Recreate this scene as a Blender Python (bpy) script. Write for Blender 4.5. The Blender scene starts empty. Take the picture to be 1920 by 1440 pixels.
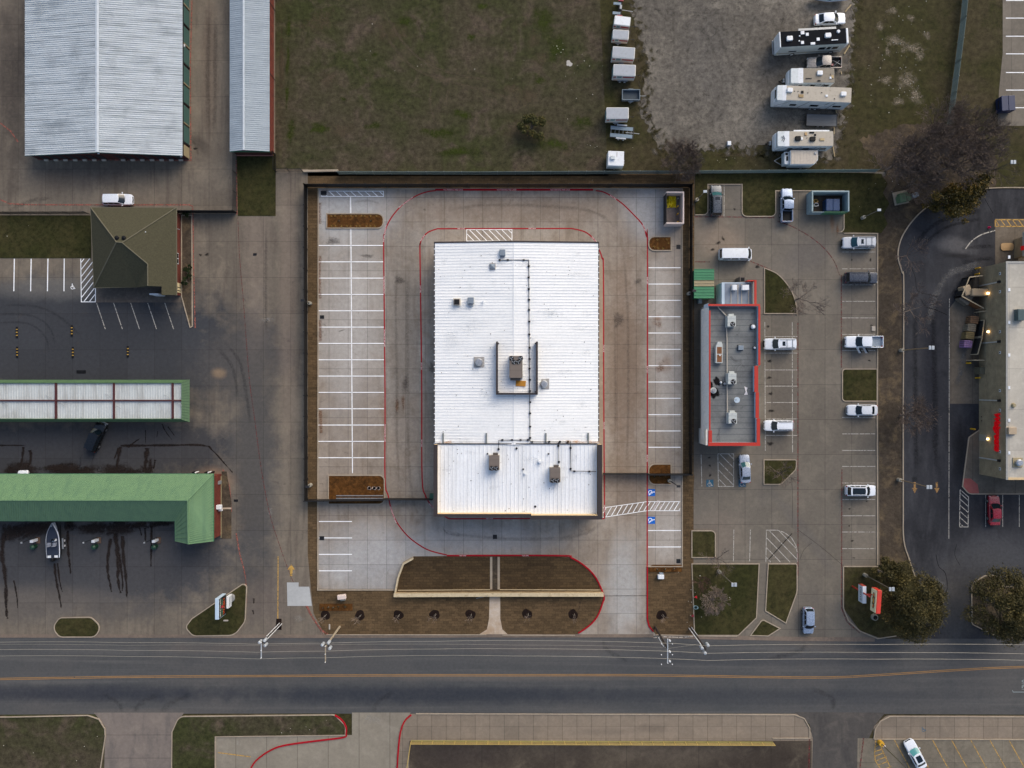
import bpy, math, random
from mathutils import Vector, Matrix
random.seed(11)
D = bpy.data
scene = bpy.context.scene
COL = scene.collection
S, H = 0.09, 120.0          # metres per photo pixel on the ground, camera height


def P(x, y, z=0.0):
    """ground plan: photo-pixel column/row of a point that stands z metres high -> world metres"""
    k = S * (1 - z / H)
    return Vector(((x - 960) * k, (720 - y) * k, z))


def c(r, g, b):
    f = lambda u: (u / 12.92 if u <= .04045 else ((u + .055) / 1.055) ** 2.4)
    return (f(r / 255), f(g / 255), f(b / 255), 1.0)


# ------------------------------------------------------------------ node helper
class NT:
    def __init__(s, name):
        m = D.materials.new(name)
        m.use_nodes = True
        s.m, s.t = m, m.node_tree
        s.t.nodes.clear()
        s.out = s.add('ShaderNodeOutputMaterial')
        s.pos = s.add('ShaderNodeNewGeometry').outputs['Position']

    def add(s, typ, **kw):
        n = s.t.nodes.new(typ)
        for k, v in kw.items():
            setattr(n, k, v)
        return n

    def put(s, sock, v):
        if isinstance(v, bpy.types.NodeSocket):
            s.t.links.new(v, sock)
        else:
            sock.default_value = v

    def m_(s, op, a, b=0.0, clamp=False):
        n = s.add('ShaderNodeMath', operation=op, use_clamp=clamp)
        s.put(n.inputs[0], a)
        s.put(n.inputs[1], b)
        return n.outputs[0]

    def mix(s, f, a, b, mode='MIX'):
        n = s.add('ShaderNodeMix', data_type='RGBA', blend_type=mode)
        n.clamp_factor = True
        s.put(n.inputs[0], f)
        s.put(n.inputs[6], a)
        s.put(n.inputs[7], b)
        return n.outputs[2]

    def sc(s, v, x, y, z=1.0, rot=0.0, loc=(0, 0, 0)):
        n = s.add('ShaderNodeMapping')
        s.put(n.inputs[0], v)
        n.inputs['Location'].default_value = loc
        n.inputs['Rotation'].default_value = (0, 0, rot)
        n.inputs['Scale'].default_value = (x, y, z)
        return n.outputs[0]

    def noise(s, v, scale, detail=4.0, rough=.55, dist=0.0):
        n = s.add('ShaderNodeTexNoise')
        s.put(n.inputs['Vector'], v)
        n.inputs['Scale'].default_value = scale
        n.inputs['Detail'].default_value = detail
        n.inputs['Roughness'].default_value = rough
        n.inputs['Distortion'].default_value = dist
        return n.outputs[0]

    def rng(s, v, a, b, lo=0.0, hi=1.0, smooth=True):
        n = s.add('ShaderNodeMapRange', interpolation_type='SMOOTHSTEP' if smooth else 'LINEAR')
        n.clamp = True
        s.put(n.inputs[0], v)
        for i, x in enumerate((a, b, lo, hi)):
            s.put(n.inputs[i + 1], x)
        return n.outputs[0]

    def xyz(s, v):
        n = s.add('ShaderNodeSeparateXYZ')
        s.put(n.inputs[0], v)
        return n.outputs

    def val(s, col, v):
        """scale a colour's value by v"""
        n = s.add('ShaderNodeHueSaturation')
        s.put(n.inputs['Value'], v)
        s.put(n.inputs['Color'], col)
        return n.outputs[0]

    def bsdf(s, col, rough=.8, metal=0.0, spec=.5, bump=None, bstr=.3, bdist=.05, coat=0.0, alpha=None, emit=None, estr=0.0):
        n = s.add('ShaderNodeBsdfPrincipled')
        s.put(n.inputs['Base Color'], col)
        s.put(n.inputs['Roughness'], rough)
        s.put(n.inputs['Metallic'], metal)
        n.inputs['Specular IOR Level'].default_value = spec
        n.inputs['Coat Weight'].default_value = coat
        if emit:
            n.inputs['Emission Color'].default_value = emit
            n.inputs['Emission Strength'].default_value = estr
        if bump is not None:
            b = s.add('ShaderNodeBump')
            b.inputs['Strength'].default_value = bstr
            b.inputs['Distance'].default_value = bdist
            s.put(b.inputs['Height'], bump)
            s.put(n.inputs['Normal'], b.outputs[0])
        if alpha is not None:
            s.put(n.inputs['Alpha'], alpha)
        s.put(s.out.inputs[0], n.outputs[0])
        return s.m


def mat(name, rgb, rough=.6, metal=0.0, var=.18, scale=1.5, coat=0.0, spec=.5, bump=0.0, space='Object', emit=None, estr=0.0, streak=None, dirt=None):
    """paint / metal / plastic with uneven tone, a little dirt and roughness variation"""
    t = NT(name)
    co = t.add('ShaderNodeTexCoord').outputs['Object'] if space == 'Object' else t.pos
    col = c(*rgb)
    v = co if streak is None else t.sc(co, *streak)
    n1 = t.noise(v, scale, 5, .6)
    n2 = t.noise(v, scale * 7, 3, .6)
    f = t.m_('ADD', t.m_('MULTIPLY', n1, .7), t.m_('MULTIPLY', n2, .3))
    k = t.rng(f, .25, .75, 1 - var, 1 + var, False)
    col2 = t.val(col, k)
    if dirt:
        col2 = t.mix(t.rng(t.noise(v, scale * 1.7, 6, .65), .5, .78), col2, c(*dirt))
    r = t.rng(n2, .3, .7, max(0, rough - .08), min(1, rough + .08), False)
    return t.bsdf(col2, r, metal, spec, n2 if bump else None, bump, .03, coat, emit=c(*emit) if emit else None, estr=estr)


def grid_mask(t, axis, period, off, w):
    """thin joint lines along a world axis"""
    x = t.xyz(t.pos)[axis]
    n = t.noise(t.pos, .8, 2)
    x = t.m_('ADD', x, t.m_('MULTIPLY', t.m_('SUBTRACT', n, .5), .05))
    f = t.m_('ABSOLUTE', t.m_('SUBTRACT', t.m_('FRACT', t.m_('DIVIDE', t.m_('SUBTRACT', x, off), period)), .5))
    d = t.m_('MULTIPLY', t.m_('SUBTRACT', .5, f), period)
    return t.rng(d, w * .3, w, 1.0, 0.0)


GK = 1.17    # linear lift of the ground colours


def ground(name, c0, c1, c2, big=.045, mid=.3, fine=3.0, amt=(1, 1), grain=.22, rough=.88, joints=(), stains_shade=(), streak=None, bstr=.35, blot=None):
    """ground surface: base colour drifting to c1 (broad) and c2 (patchy), grain, joints, streaks of wear, worn patches, painted shade"""
    t = NT(name)
    p = t.pos
    col = t.mix(t.m_('MULTIPLY', t.rng(t.noise(p, big, 4, .55, .6), .36, .66), amt[0]), c(*c0), c(*c1))
    col = t.mix(t.m_('MULTIPLY', t.rng(t.noise(p, mid, 6, .62, .8), .45, .75), amt[1]), col, c(*c2))
    if streak:
        sx, sy, cs, a = streak[:4]
        rot = streak[4] if len(streak) > 4 else 0.0
        n = t.noise(t.sc(p, sx, sy, 1, rot), 1.0, 6, .62, .25)
        col = t.mix(t.m_('MULTIPLY', t.rng(n, .45, .72), a), col, c(*cs))
    wob = t.noise(p, .35, 5, .6)
    wob2 = t.noise(p, 1.6, 5, .7)
    for (px, py, rx, ry, rot, st, sc_) in stains_shade:
        w = P(px, py)
        q = t.add('ShaderNodeVectorMath', operation='SUBTRACT')
        t.put(q.inputs[0], p)
        q.inputs[1].default_value = (w.x, w.y, 0)
        q = t.sc(q.outputs[0], 1, 1, 0, -math.radians(rot))
        q = t.sc(q, 1 / (rx * S), 1 / (ry * S), 0)
        ln = t.add('ShaderNodeVectorMath', operation='LENGTH')
        t.put(ln.inputs[0], q)
        d = t.m_('ADD', ln.outputs[1], t.m_('MULTIPLY', t.m_('SUBTRACT', wob, .5), .9))
        a = t.m_('MULTIPLY', t.rng(d, .25, 1.25, 1, 0), t.rng(wob2, .2, .7, st * .72, st))
        col = t.mix(a, col, c(*sc_))
    if blot:
        cb, lo, a, sc_ = blot
        col = t.mix(t.m_('MULTIPLY', t.rng(t.noise(p, sc_, 8, .72, 1.2), lo, lo + .14), a), col, c(*cb))
    g1 = t.noise(p, fine * .7, 7, .74)
    g2 = t.noise(p, fine * 4, 3, .7)
    gg = t.m_('ADD', t.m_('MULTIPLY', g1, .7), t.m_('MULTIPLY', g2, .3))
    col = t.val(col, t.rng(gg, .3, .7, 1 - grain * 1.3, 1 + grain * 1.3, False))
    if len(joints) == 2 and joints[0][0] != joints[1][0]:
        # every cast slab has its own slight tone
        cv = t.add('ShaderNodeCombineXYZ')
        for (axis, period, off, w, a) in joints:
            t.put(cv.inputs[axis], t.m_('FLOOR', t.m_('DIVIDE', t.m_('SUBTRACT', t.xyz(p)[axis], off), period)))
        wn = t.add('ShaderNodeTexWhiteNoise', noise_dimensions='3D')
        t.put(wn.inputs[0], cv.outputs[0])
        col = t.val(col, t.rng(wn.outputs[0], 0, 1, .93, 1.07, False))
    for (axis, period, off, w, a) in joints:
        col = t.mix(t.m_('MULTIPLY', grid_mask(t, axis, period, off, w), a), col, c(30, 28, 27))
    return t.bsdf(t.val(col, GK), rough, 0, .12, gg, bstr, .04)


def decal(name, rgb, strength, edge=.5, scale=1.2, lo=.35, hi=.6, rough=.8, fade=False):
    """thin stain or paint sheet: solid in the middle, broken towards its edges (uv.y runs across)"""
    t = NT(name)
    uv = t.xyz(t.add('ShaderNodeUVMap').outputs[0])
    e = t.m_('SUBTRACT', 1.0, t.m_('ABSOLUTE', t.m_('SUBTRACT', t.m_('MULTIPLY', uv[1], 2.0), 1.0)))
    n = t.noise(t.pos, scale, 6, .68, .5)
    a = t.rng(t.m_('ADD', e, t.m_('MULTIPLY', t.m_('SUBTRACT', n, .5), edge * 2)), .02, max(.05, edge))
    a = t.m_('MULTIPLY', a, t.rng(t.noise(t.pos, scale * 3, 5, .7), lo, hi, .25 if lo > 0 else 1.0, 1.0))
    if fade:
        u = t.m_('SUBTRACT', 1.0, t.m_('ABSOLUTE', t.m_('SUBTRACT', t.m_('MULTIPLY', uv[0], 2.0), 1.0)))
        a = t.m_('MULTIPLY', a, t.rng(u, 0, .35))
    a = t.m_('MULTIPLY', a, strength, True)
    return t.bsdf(t.val(c(*rgb), t.rng(n, .3, .7, .85, 1.15, False)), rough, 0, .1, alpha=a)


def linepaint(name, rgb, wear=.25, scale=2.5):
    t = NT(name)
    n = t.noise(t.pos, scale, 8, .75)
    a = t.rng(n, wear, wear + .16, .12, 1.0)
    g = t.noise(t.pos, .7, 4)
    return t.bsdf(t.val(c(*rgb), t.rng(g, .3, .7, .86, 1.1, False)), .7, 0, .3, alpha=a)


# ------------------------------------------------------------------ mesh helper
T = {}


def tag(o, label=None, cat=None, group=None, kind=None):
    if label: o['label'] = label
    if cat: o['category'] = cat
    if group: o['group'] = group
    if kind: o['kind'] = kind
    return o


def thing(name, label, cat, loc=(0, 0, 0), rz=0.0, group=None):
    o = D.objects.new(name, None)
    o.empty_display_size = .3
    COL.objects.link(o)
    o.location = loc
    o.rotation_euler = (0, 0, rz)
    T[o] = Matrix.Translation(Vector(loc)) @ Matrix.Rotation(rz, 4, 'Z')
    return tag(o, label, cat, group)


class MB:
    def __init__(s):
        s.v, s.f, s.uv = [], [], {}

    def add(s, vs, fs, uvs=None):
        o = len(s.v)
        s.v += [Vector(p) for p in vs]
        for i, f in enumerate(fs):
            if uvs: s.uv[len(s.f)] = [uvs[k] for k in f]
            s.f.append([o + k for k in f])
        return s

    def poly(s, pts, uvs=None):
        return s.add(pts, [list(range(len(pts)))], uvs)

    def prism(s, pts, z0, z1, bottom=False):
        n = len(pts)
        a = sum(pts[i][0] * pts[(i + 1) % n][1] - pts[(i + 1) % n][0] * pts[i][1] for i in range(n))
        if a < 0: pts = pts[::-1]
        vs = [(p[0], p[1], z0) for p in pts] + [(p[0], p[1], z1) for p in pts]
        fs = [[i, (i + 1) % n, n + (i + 1) % n, n + i] for i in range(n)] + [list(range(n, 2 * n))]
        if bottom: fs.append(list(range(n))[::-1])
        return s.add(vs, fs)

    def bx(s, x0, x1, y0, y1, z0, z1, rz=0.0, M=None):
        x0, x1 = sorted((x0, x1)); y0, y1 = sorted((y0, y1)); z0, z1 = sorted((z0, z1))
        vs = [Vector((x, y, z)) for z in (z0, z1) for x, y in ((x0, y0), (x1, y0), (x1, y1), (x0, y1))]
        if rz:
            ctr = Vector(((x0 + x1) / 2, (y0 + y1) / 2, 0))
            R = Matrix.Rotation(rz, 3, 'Z')
            vs = [R @ (p - ctr) + ctr for p in vs]
        if M is not None: vs = [M @ p for p in vs]
        return s.add(vs, [[3, 2, 1, 0], [4, 5, 6, 7], [0, 1, 5, 4], [1, 2, 6, 5], [2, 3, 7, 6], [3, 0, 4, 7]])

    def tube(s, a, b, r0, r1=None, n=6, caps=True):
        a, b = Vector(a), Vector(b)
        r1 = r0 if r1 is None else r1
        d = b - a
        if d.length < 1e-6: return s
        d.normalize()
        u = d.cross(Vector((0, 0, 1)) if abs(d.z) < .95 else Vector((1, 0, 0))).normalized()
        w = d.cross(u)
        vs = [a + (u * math.cos(t) + w * math.sin(t)) * r0 for t in [i * 2 * math.pi / n for i in range(n)]]
        vs += [b + (u * math.cos(t) + w * math.sin(t)) * r1 for t in [i * 2 * math.pi / n for i in range(n)]]
        fs = [[i, n + i, n + (i + 1) % n, (i + 1) % n] for i in range(n)]
        if caps: fs += [list(range(n)), list(range(2 * n - 1, n - 1, -1))]
        return s.add(vs, fs)

    def pipe(s, pts, r, n=6):
        for a, b in zip(pts, pts[1:]): s.tube(a, b, r, r, n)
        return s

    def cyl(s, x, y, z0, z1, r, r1=None, n=16):
        return s.tube((x, y, z0), (x, y, z1), r, r1, n)

    def strip(s, path, w, z, closed=False, uoff=0.0):
        """flat ribbon on the ground along world xy points"""
        pts = [Vector((p[0], p[1])) for p in path]
        n = len(pts)
        L, R, us = [], [], []
        acc = 0.0
        for i in range(n):
            a = pts[i - 1] if (i > 0 or closed) else None
            b = pts[(i + 1) % n] if (i < n - 1 or closed) else None
            d1 = (pts[i] - a).normalized() if a is not None else None
            d2 = (b - pts[i]).normalized() if b is not None else None
            d1 = d1 or d2; d2 = d2 or d1
            nn = (Vector((-d1.y, d1.x)) + Vector((-d2.y, d2.x)))
            nn = nn.normalized() if nn.length > 1e-6 else Vector((-d1.y, d1.x))
            k = 1 / max(.5, nn.dot(Vector((-d1.y, d1.x))))
            ww = w[i] if isinstance(w, (list, tuple)) else w
            L.append(pts[i] + nn * ww / 2 * k); R.append(pts[i] - nn * ww / 2 * k)
            if i: acc += (pts[i] - pts[i - 1]).length
            us.append(acc)
        vs = [(p.x, p.y, z) for p in L] + [(p.x, p.y, z) for p in R]
        tot = max(acc, 1e-6)
        uv = [(u / tot, 1.0) for u in us] + [(u / tot, 0.0) for u in us]
        m = n if closed else n - 1
        return s.add(vs, [[n + i, n + (i + 1) % n, (i + 1) % n, i] for i in range(m)], uv)

    def blob(s, x, y, rx, ry, z, rot=0.0, n=18, jag=.25):
        ph = [random.random() * 6.28 for _ in range(4)]
        vs, uv = [(x, y, z)], [(0.5, .5)]
        for i in range(n):
            t = i * 2 * math.pi / n
            k = 1 + jag * (.5 * math.sin(2 * t + ph[0]) + .4 * math.sin(3 * t + ph[1]) + .3 * math.sin(5 * t + ph[2]))
            dx, dy = rx * k * math.cos(t), ry * k * math.sin(t)
            vs.append((x + dx * math.cos(rot) - dy * math.sin(rot), y + dx * math.sin(rot) + dy * math.cos(rot), z))
            uv.append((0.5, 1.0))
        return s.add(vs, [[0, 1 + i, 1 + (i + 1) % n] for i in range(n)], uv)

    def sweep(s, path, w, z0, z1, closed=False):
        """box-section wall / kerb along world xy points"""
        t = MB().strip(path, w, 0, closed)
        n = len(path)
        L, R = t.v[:n], t.v[n:]
        vs = [(p.x, p.y, z0) for p in L] + [(p.x, p.y, z1) for p in L] + [(p.x, p.y, z0) for p in R] + [(p.x, p.y, z1) for p in R]
        fs = []
        for i in range(n if closed else n - 1):
            j = (i + 1) % n
            fs += [[j, i, n + i, n + j], [n + i, 3 * n + i, 3 * n + j, n + j], [2 * n + i, 2 * n + j, 3 * n + j, 3 * n + i]]
        if not closed:
            fs += [[0, 2 * n, 3 * n, n], [n - 1, 2 * n - 1, 4 * n - 1, 3 * n - 1]]
        return s.add(vs, fs)

    def build(s, name, m, parent=None, local=False, smooth=False, bevel=0.0, kind=None, label=None, cat=None, group=None, seg=2, loc=None):
        vs = s.v
        Mp = T.get(parent) if parent is not None else None
        if Mp is not None and not local:
            I = Mp.inverted()
            vs = [I @ p for p in vs]
        if loc is not None:
            vs = [p - Vector(loc) for p in vs]
        me = D.meshes.new(name)
        me.from_pydata([tuple(p) for p in vs], [], s.f)
        if s.uv:
            ul = me.uv_layers.new(name='UVMap')
            for i, p in enumerate(me.polygons):
                if i in s.uv:
                    for k, li in enumerate(p.loop_indices): ul.data[li].uv = s.uv[i][k]
        me.materials.append(m)
        if smooth:
            me.polygons.foreach_set('use_smooth', [True] * len(me.polygons))
        me.update()
        o = D.objects.new(name, me)
        COL.objects.link(o)
        if loc is not None: o.location = loc
        if parent is not None:
            o.parent = parent
            T[o] = Mp
        else:
            T[o] = Matrix.Translation(Vector(loc)) if loc is not None else Matrix.Identity(4)
        if bevel:
            b = o.modifiers.new('bevel', 'BEVEL')
            b.width, b.segments, b.limit_method, b.angle_limit = bevel, seg, 'ANGLE', math.radians(40)
        return tag(o, label, cat, group, kind)


def st(mb, name, m, **k):
    return mb.build(name, m, kind='structure', **k)


def rp(pts, seg=7):
    """polygon of photo-pixel corners; (x, y, r) rounds that corner"""
    out, n = [], len(pts)
    for i, p in enumerate(pts):
        if len(p) == 2:
            out.append((p[0], p[1])); continue
        v = Vector(p[:2]); a = Vector(pts[i - 1][:2]); b = Vector(pts[(i + 1) % n][:2])
        da, db = (a - v).normalized(), (b - v).normalized()
        ang = max(.05, da.angle(db))
        r = p[2]
        t = r / math.tan(ang / 2)
        ctr = v + (da + db).normalized() * (r / math.sin(ang / 2))
        p0, p1 = v + da * t, v + db * t
        a0 = math.atan2(p0.y - ctr.y, p0.x - ctr.x); a1 = math.atan2(p1.y - ctr.y, p1.x - ctr.x)
        d = (a1 - a0 + math.pi) % (2 * math.pi) - math.pi
        out += [(ctr.x + r * math.cos(a0 + d * k / seg), ctr.y + r * math.sin(a0 + d * k / seg)) for k in range(seg + 1)]
    return out


def W(pts, z=0.0):
    return [P(p[0], p[1], z) for p in pts]


def smooth_path(pts, sub=5):
    """Catmull-Rom through photo-pixel points"""
    q = [Vector(p[:2]) for p in pts]
    out = []
    for i in range(len(q) - 1):
        p0, p1, p2, p3 = q[max(i - 1, 0)], q[i], q[i + 1], q[min(i + 2, len(q) - 1)]
        for k in range(sub):
            t = k / sub
            out.append(tuple(.5 * ((2 * p1) + (p2 - p0) * t + (2 * p0 - 5 * p1 + 4 * p2 - p3) * t * t + (3 * p1 - p0 - 3 * p2 + p3) * t ** 3)))
    out.append(tuple(q[-1]))
    return out


def sheet(name, pts, m, z, **k):
    return st(MB().poly([Vector((p.x, p.y, z)) for p in W(rp(pts))][::-1]), name, m, **k)


def jag(pts, step=9, amp=5, seed=1):
    """ragged outline for soft ground edges"""
    rnd = random.Random(seed)
    out, n = [], len(pts)
    for i in range(n):
        a, b = Vector(pts[i]), Vector(pts[(i + 1) % n])
        m = max(1, int((b - a).length / step))
        for k in range(m):
            p = a + (b - a) * k / m
            nn = Vector((-(b - a).y, (b - a).x)).normalized() * rnd.uniform(-amp, amp) * min(1, k / 2, (m - k) / 2)
            out.append((p.x + nn.x, p.y + nn.y))
    return out


def island(name, pts, m, km, z=.11, kerb=.16, kh=.14, base=0.0):
    """raised bed or lawn with a kerb round it"""
    q = [Vector((p.x, p.y, 0)) for p in W(rp(pts))]
    st(MB().prism([(p.x, p.y) for p in q], base - .05, base + z), name, m)
    if km: st(MB().sweep(q, kerb, base - .05, base + kh, True), 'kerb', km)


_dg = bpy.context.evaluated_depsgraph_get()


def text(body, size, name, m, origin, right, up, parent=None, ext=0.0, align='CENTER', kind=None, shear=0.0, bold=0.0, sx=1.0):
    cu = D.curves.new('lettering', 'FONT')
    cu.body, cu.size, cu.align_x, cu.align_y = body, size, align, 'CENTER'
    cu.shear, cu.offset, cu.extrude = shear, bold, ext
    o = D.objects.new('lettering', cu)
    COL.objects.link(o)
    _d = bpy.context.evaluated_depsgraph_get(); _d.update()
    me = D.meshes.new_from_object(o.evaluated_get(_d))
    D.objects.remove(o)
    R, U = Vector(right).normalized(), Vector(up).normalized()
    Nn = R.cross(U)
    mb = MB()
    mb.add([Vector(origin) + R * v.co.x * sx + U * v.co.y + Nn * v.co.z for v in me.vertices], [list(p.vertices) for p in me.polygons])
    D.meshes.remove(me)
    return mb.build(name, m, parent, kind=kind)
# ------------------------------------------------------------------ camera, sun, sky
cam = D.cameras.new('camera')
cam.sensor_width, cam.lens, cam.clip_end = 36, 36 * H / (1920 * S), 3000
co_ = D.objects.new('camera', cam)
COL.objects.link(co_)
co_.location = (0, 0, H)
scene.camera = co_

SUN_EL, SUN_AZ = 34.0, 34.0      # azimuth clockwise from +Y (up in the photograph)
wd = D.worlds.new('World'); scene.world = wd
wd.use_nodes = True
wt = wd.node_tree
bg = wt.nodes['Background']
sk = wt.nodes.new('ShaderNodeTexSky')
sk.sky_type = 'NISHITA'
sk.sun_disc = False
sk.sun_elevation, sk.sun_rotation = math.radians(SUN_EL), math.radians(SUN_AZ)
sk.air_density, sk.dust_density, sk.ozone_density = 1.0, 3.5, .6
wt.links.new(sk.outputs[0], bg.inputs[0])
bg.inputs[1].default_value = .138
sl = D.lights.new('sun', 'SUN')
sl.energy, sl.angle, sl.color = 1.3, math.radians(52), (1.0, .93, .82)
so = D.objects.new('sun', sl)
COL.objects.link(so)
e, a = math.radians(SUN_EL), math.radians(SUN_AZ)
so.rotation_euler = Vector((math.sin(a) * math.cos(e), math.cos(a) * math.cos(e), math.sin(e))).to_track_quat('Z', 'Y').to_euler()
vs_ = scene.view_settings
vs_.view_transform, vs_.look, vs_.gamma, vs_.exposure, vs_.use_curve_mapping = 'Standard', 'None', 1.0, 0.40, False

# ------------------------------------------------------------------ ground materials
G_field = ground('field_grass', (62, 57, 44), (48, 52, 27), (76, 66, 57), .05, .22, 1.6, (.9, .95), .66, blot=((80, 74, 52), .6, .6, 1.3))
G_wild = ground('rough_grass', (52, 50, 28), (63, 56, 42), (44, 46, 21), .06, .3, 1.6, (.8, .8), .6, blot=((120, 112, 98), .72, .6, .35))
G_lawn = ground('lawn_grass', (44, 45, 22), (58, 54, 32), (35, 38, 18), .12, .55, 1.8, (.9, .8), .6, blot=((74, 66, 44), .64, .5, .8))
G_dirt = ground('bare_dirt', (69, 61, 52), (55, 49, 42), (96, 83, 64), .1, .35, 2.0, (.9, .9), .5, blot=((58, 58, 32), .6, .6, .5))
G_gravel = ground('gravel', (106, 101, 93), (84, 80, 74), (122, 116, 106), .05, .3, 1.8, (.9, .6), .55, blot=((60, 57, 53), .54, .8, .8),
                  stains_shade=[(1470, 120, 70, 130, 0, .55, (66, 62, 59)), (1330, 120, 60, 130, 8, .45, (80, 78, 76))])
J = lambda ax, per, px, w=.06, a=.5: (ax, per, (P(px, 0).x if ax == 0 else P(0, px).y), w, a)
G_new = ground('new_concrete', (135, 125, 114), (149, 144, 137), (120, 109, 97), .05, .3, 2.0, (.8, .85), .17, joints=[J(0, 3.24, 617, .06, .42), J(1, 4.13, 462, .06, .4)],
               stains_shade=[(650, 400, 110, 70, 0, .8, (160, 162, 163)), (700, 1050, 130, 75, 0, .7, (158, 160, 162)), (900, 1010, 150, 40, 0, .55, (150, 153, 157)),
                       (1215, 395, 60, 60, 0, .65, (158, 162, 166)), (1247, 640, 40, 200, 0, .85, (158, 153, 147)), (1247, 1000, 40, 60, 0, .7, (156, 151, 145)), (1170, 1100, 40, 110, 0, .7, (160, 162, 162)),
                       (660, 620, 64, 210, 0, .85, (160, 156, 151)), (754, 640, 36, 250, 0, .8, (108, 102, 95)), (1172, 680, 46, 240, 0, .95, (117, 102, 89)), (970, 395, 220, 34, 0, .8, (120, 108, 97)), (1180, 930, 44, 60, 0, .6, (120, 106, 94)), (690, 760, 40, 100, 0, .4, (122, 110, 99)),
                       (720, 790, 8, 60, 6, .4, (112, 86, 64)), (1233, 597, 10, 6, 0, .7, (118, 88, 66)), (1250, 680, 14, 20, 0, .5, (120, 94, 74))],
               streak=(.9, .12, (108, 97, 86), .5), blot=((88, 78, 68), .6, .6, .5))
G_yard = ground('old_concrete', (111, 103, 92), (97, 90, 81), (127, 117, 103), .04, .25, 2.4, (.9, .6), .16, joints=[J(0, 4.6, 443, .07, .3), J(1, 6.1, 317, .07, .3)],
                stains_shade=[(20, 150, 40, 200, 0, .8, (58, 54, 52)), (150, 335, 150, 26, 0, .6, (84, 77, 71)), (392, 120, 18, 160, 0, .5, (98, 84, 72)), (375, 270, 26, 14, -50, .6, (62, 57, 54)),  # includes painted shade west of the storage building and between the buildings
                        (180, 660, 360, 140, 0, 1.7, (56, 58, 62)), (90, 600, 280, 80, 0, 1.5, (56, 58, 62)), (450, 670, 110, 70, 20, 1.0, (74, 72, 71)), (240, 840, 290, 70, 0, 1.5, (60, 60, 62)), (60, 850, 200, 80, 0, 1.4, (58, 59, 62)), (100, 540, 140, 26, 0, .5, (110, 108, 104)),
                        (478, 880, 50, 300, 0, 1.3, (78, 76, 74)), (210, 1050, 290, 110, 0, 1.6, (66, 66, 68)), (60, 1040, 170, 110, 0, 1.3, (62, 63, 66)), (60, 1140, 260, 40, 0, .7, (88, 84, 80)), (70, 1130, 160, 40, 0, .6, (92, 87, 82)), (540, 560, 20, 300, 0, .4, (132, 118, 106)),
                        (480, 480, 30, 200, 0, .4, (126, 114, 104)), (400, 905, 40, 30, 0, .7, (140, 112, 90)), (410, 700, 16, 12, 0, .5, (150, 126, 98)), (505, 1130, 60, 60, 0, .6, (96, 88, 83))],
                streak=(.9, .1, (80, 72, 66), .55), blot=((74, 67, 61), .6, .55, .35))
G_road = ground('road_asphalt', (72, 73, 74), (84, 82, 80), (62, 65, 67), .03, .2, 3.0, (.6, .5), .14,
                stains_shade=[(150, 1300, 320, 20, 0, .95, (48, 51, 58)), (800, 1303, 520, 22, 0, .95, (46, 50, 57)), (1400, 1306, 420, 20, 0, .7, (54, 57, 62)), (960, 1270, 400, 8, 0, .6, (92, 88, 84)),
                        (520, 1215, 260, 14, 0, .6, (94, 87, 82)), (1050, 1212, 230, 16, 0, .6, (92, 87, 84)), (1560, 1215, 130, 12, -10, .5, (92, 86, 80)), (1400, 1236, 330, 16, 0, .5, (58, 61, 66)),
                        (270, 1335, 120, 8, 0, .5, (98, 93, 88))],
                streak=(.02, .7, (96, 95, 93), .45), blot=((104, 101, 97), .68, .25, .35))
G_lot = ground('lot_concrete', (108, 102, 93), (96, 91, 83), (120, 113, 102), .05, .3, 2.4, (.9, .6), .14, joints=[J(0, 4.5, 1497, .06, .38), J(1, 5.9, 590, .06, .38)],
               stains_shade=[(1510, 480, 60, 40, 30, .5, (94, 90, 88)), (1465, 760, 34, 90, 0, .6, (84, 79, 74)), (1350, 450, 50, 40, 0, .4, (138, 120, 104)), (1510, 1000, 14, 110, 38, .45, (90, 87, 85)),
                       (1612, 640, 34, 200, 0, .4, (98, 93, 88)), (1345, 1000, 60, 50, 0, .35, (122, 110, 100)), (1520, 1150, 34, 60, 0, .45, (92, 88, 85)), (1560, 415, 5, 22, 4, .6, (104, 72, 48)),
                       (1310, 870, 30, 60, 0, .5, (90, 82, 76))],
               streak=(.8, .12, (92, 86, 81), .35), blot=((78, 72, 66), .6, .55, .45))
G_black = ground('dark_asphalt', (44, 45, 49), (55, 56, 60), (36, 37, 41), .05, .25, 3.0, (.9, .7), .2,
                 stains_shade=[(1790, 460, 46, 18, -12, .6, (98, 97, 98)), (1745, 700, 22, 170, 0, .8, (33, 35, 42)), (1870, 1040, 100, 50, 0, 1.1, (68, 69, 72)), (1790, 1140, 46, 80, 0, .9, (78, 76, 74)),
                         (1800, 850, 18, 70, 0, .85, (30, 31, 34)), (1850, 960, 70, 26, 0, .6, (36, 38, 44)), (1800, 480, 40, 6, -4, .8, (34, 34, 36))],
                 streak=(.5, .12, (70, 71, 75), .5), blot=((82, 82, 84), .66, .5, .5))
G_pave = ground('terrace_concrete', (124, 113, 100), (112, 103, 92), (136, 124, 109), .06, .4, 2.4, (.8, .5), .13, joints=[J(0, 2.45, 755, .06, .5), J(1, 2.1, 1362, .05, .35)],
                stains_shade=[(1220, 1365, 40, 10, 0, .45, (92, 84, 76)), (1130, 1372, 60, 8, 0, .4, (96, 88, 80)), (690, 1355, 40, 18, 0, .5, (136, 130, 124))])
G_low = ground('low_yard', (74, 67, 58), (54, 48, 43), (92, 84, 73), .06, .3, 2.0, (1, .7), .25, joints=[J(0, 12.2, 768, .09, .35)],
               stains_shade=[(860, 1415, 110, 26, 0, .85, (56, 50, 47)), (1030, 1410, 120, 24, 0, .7, (64, 58, 52)), (1270, 1412, 150, 24, 0, .5, (82, 75, 67))])
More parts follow.
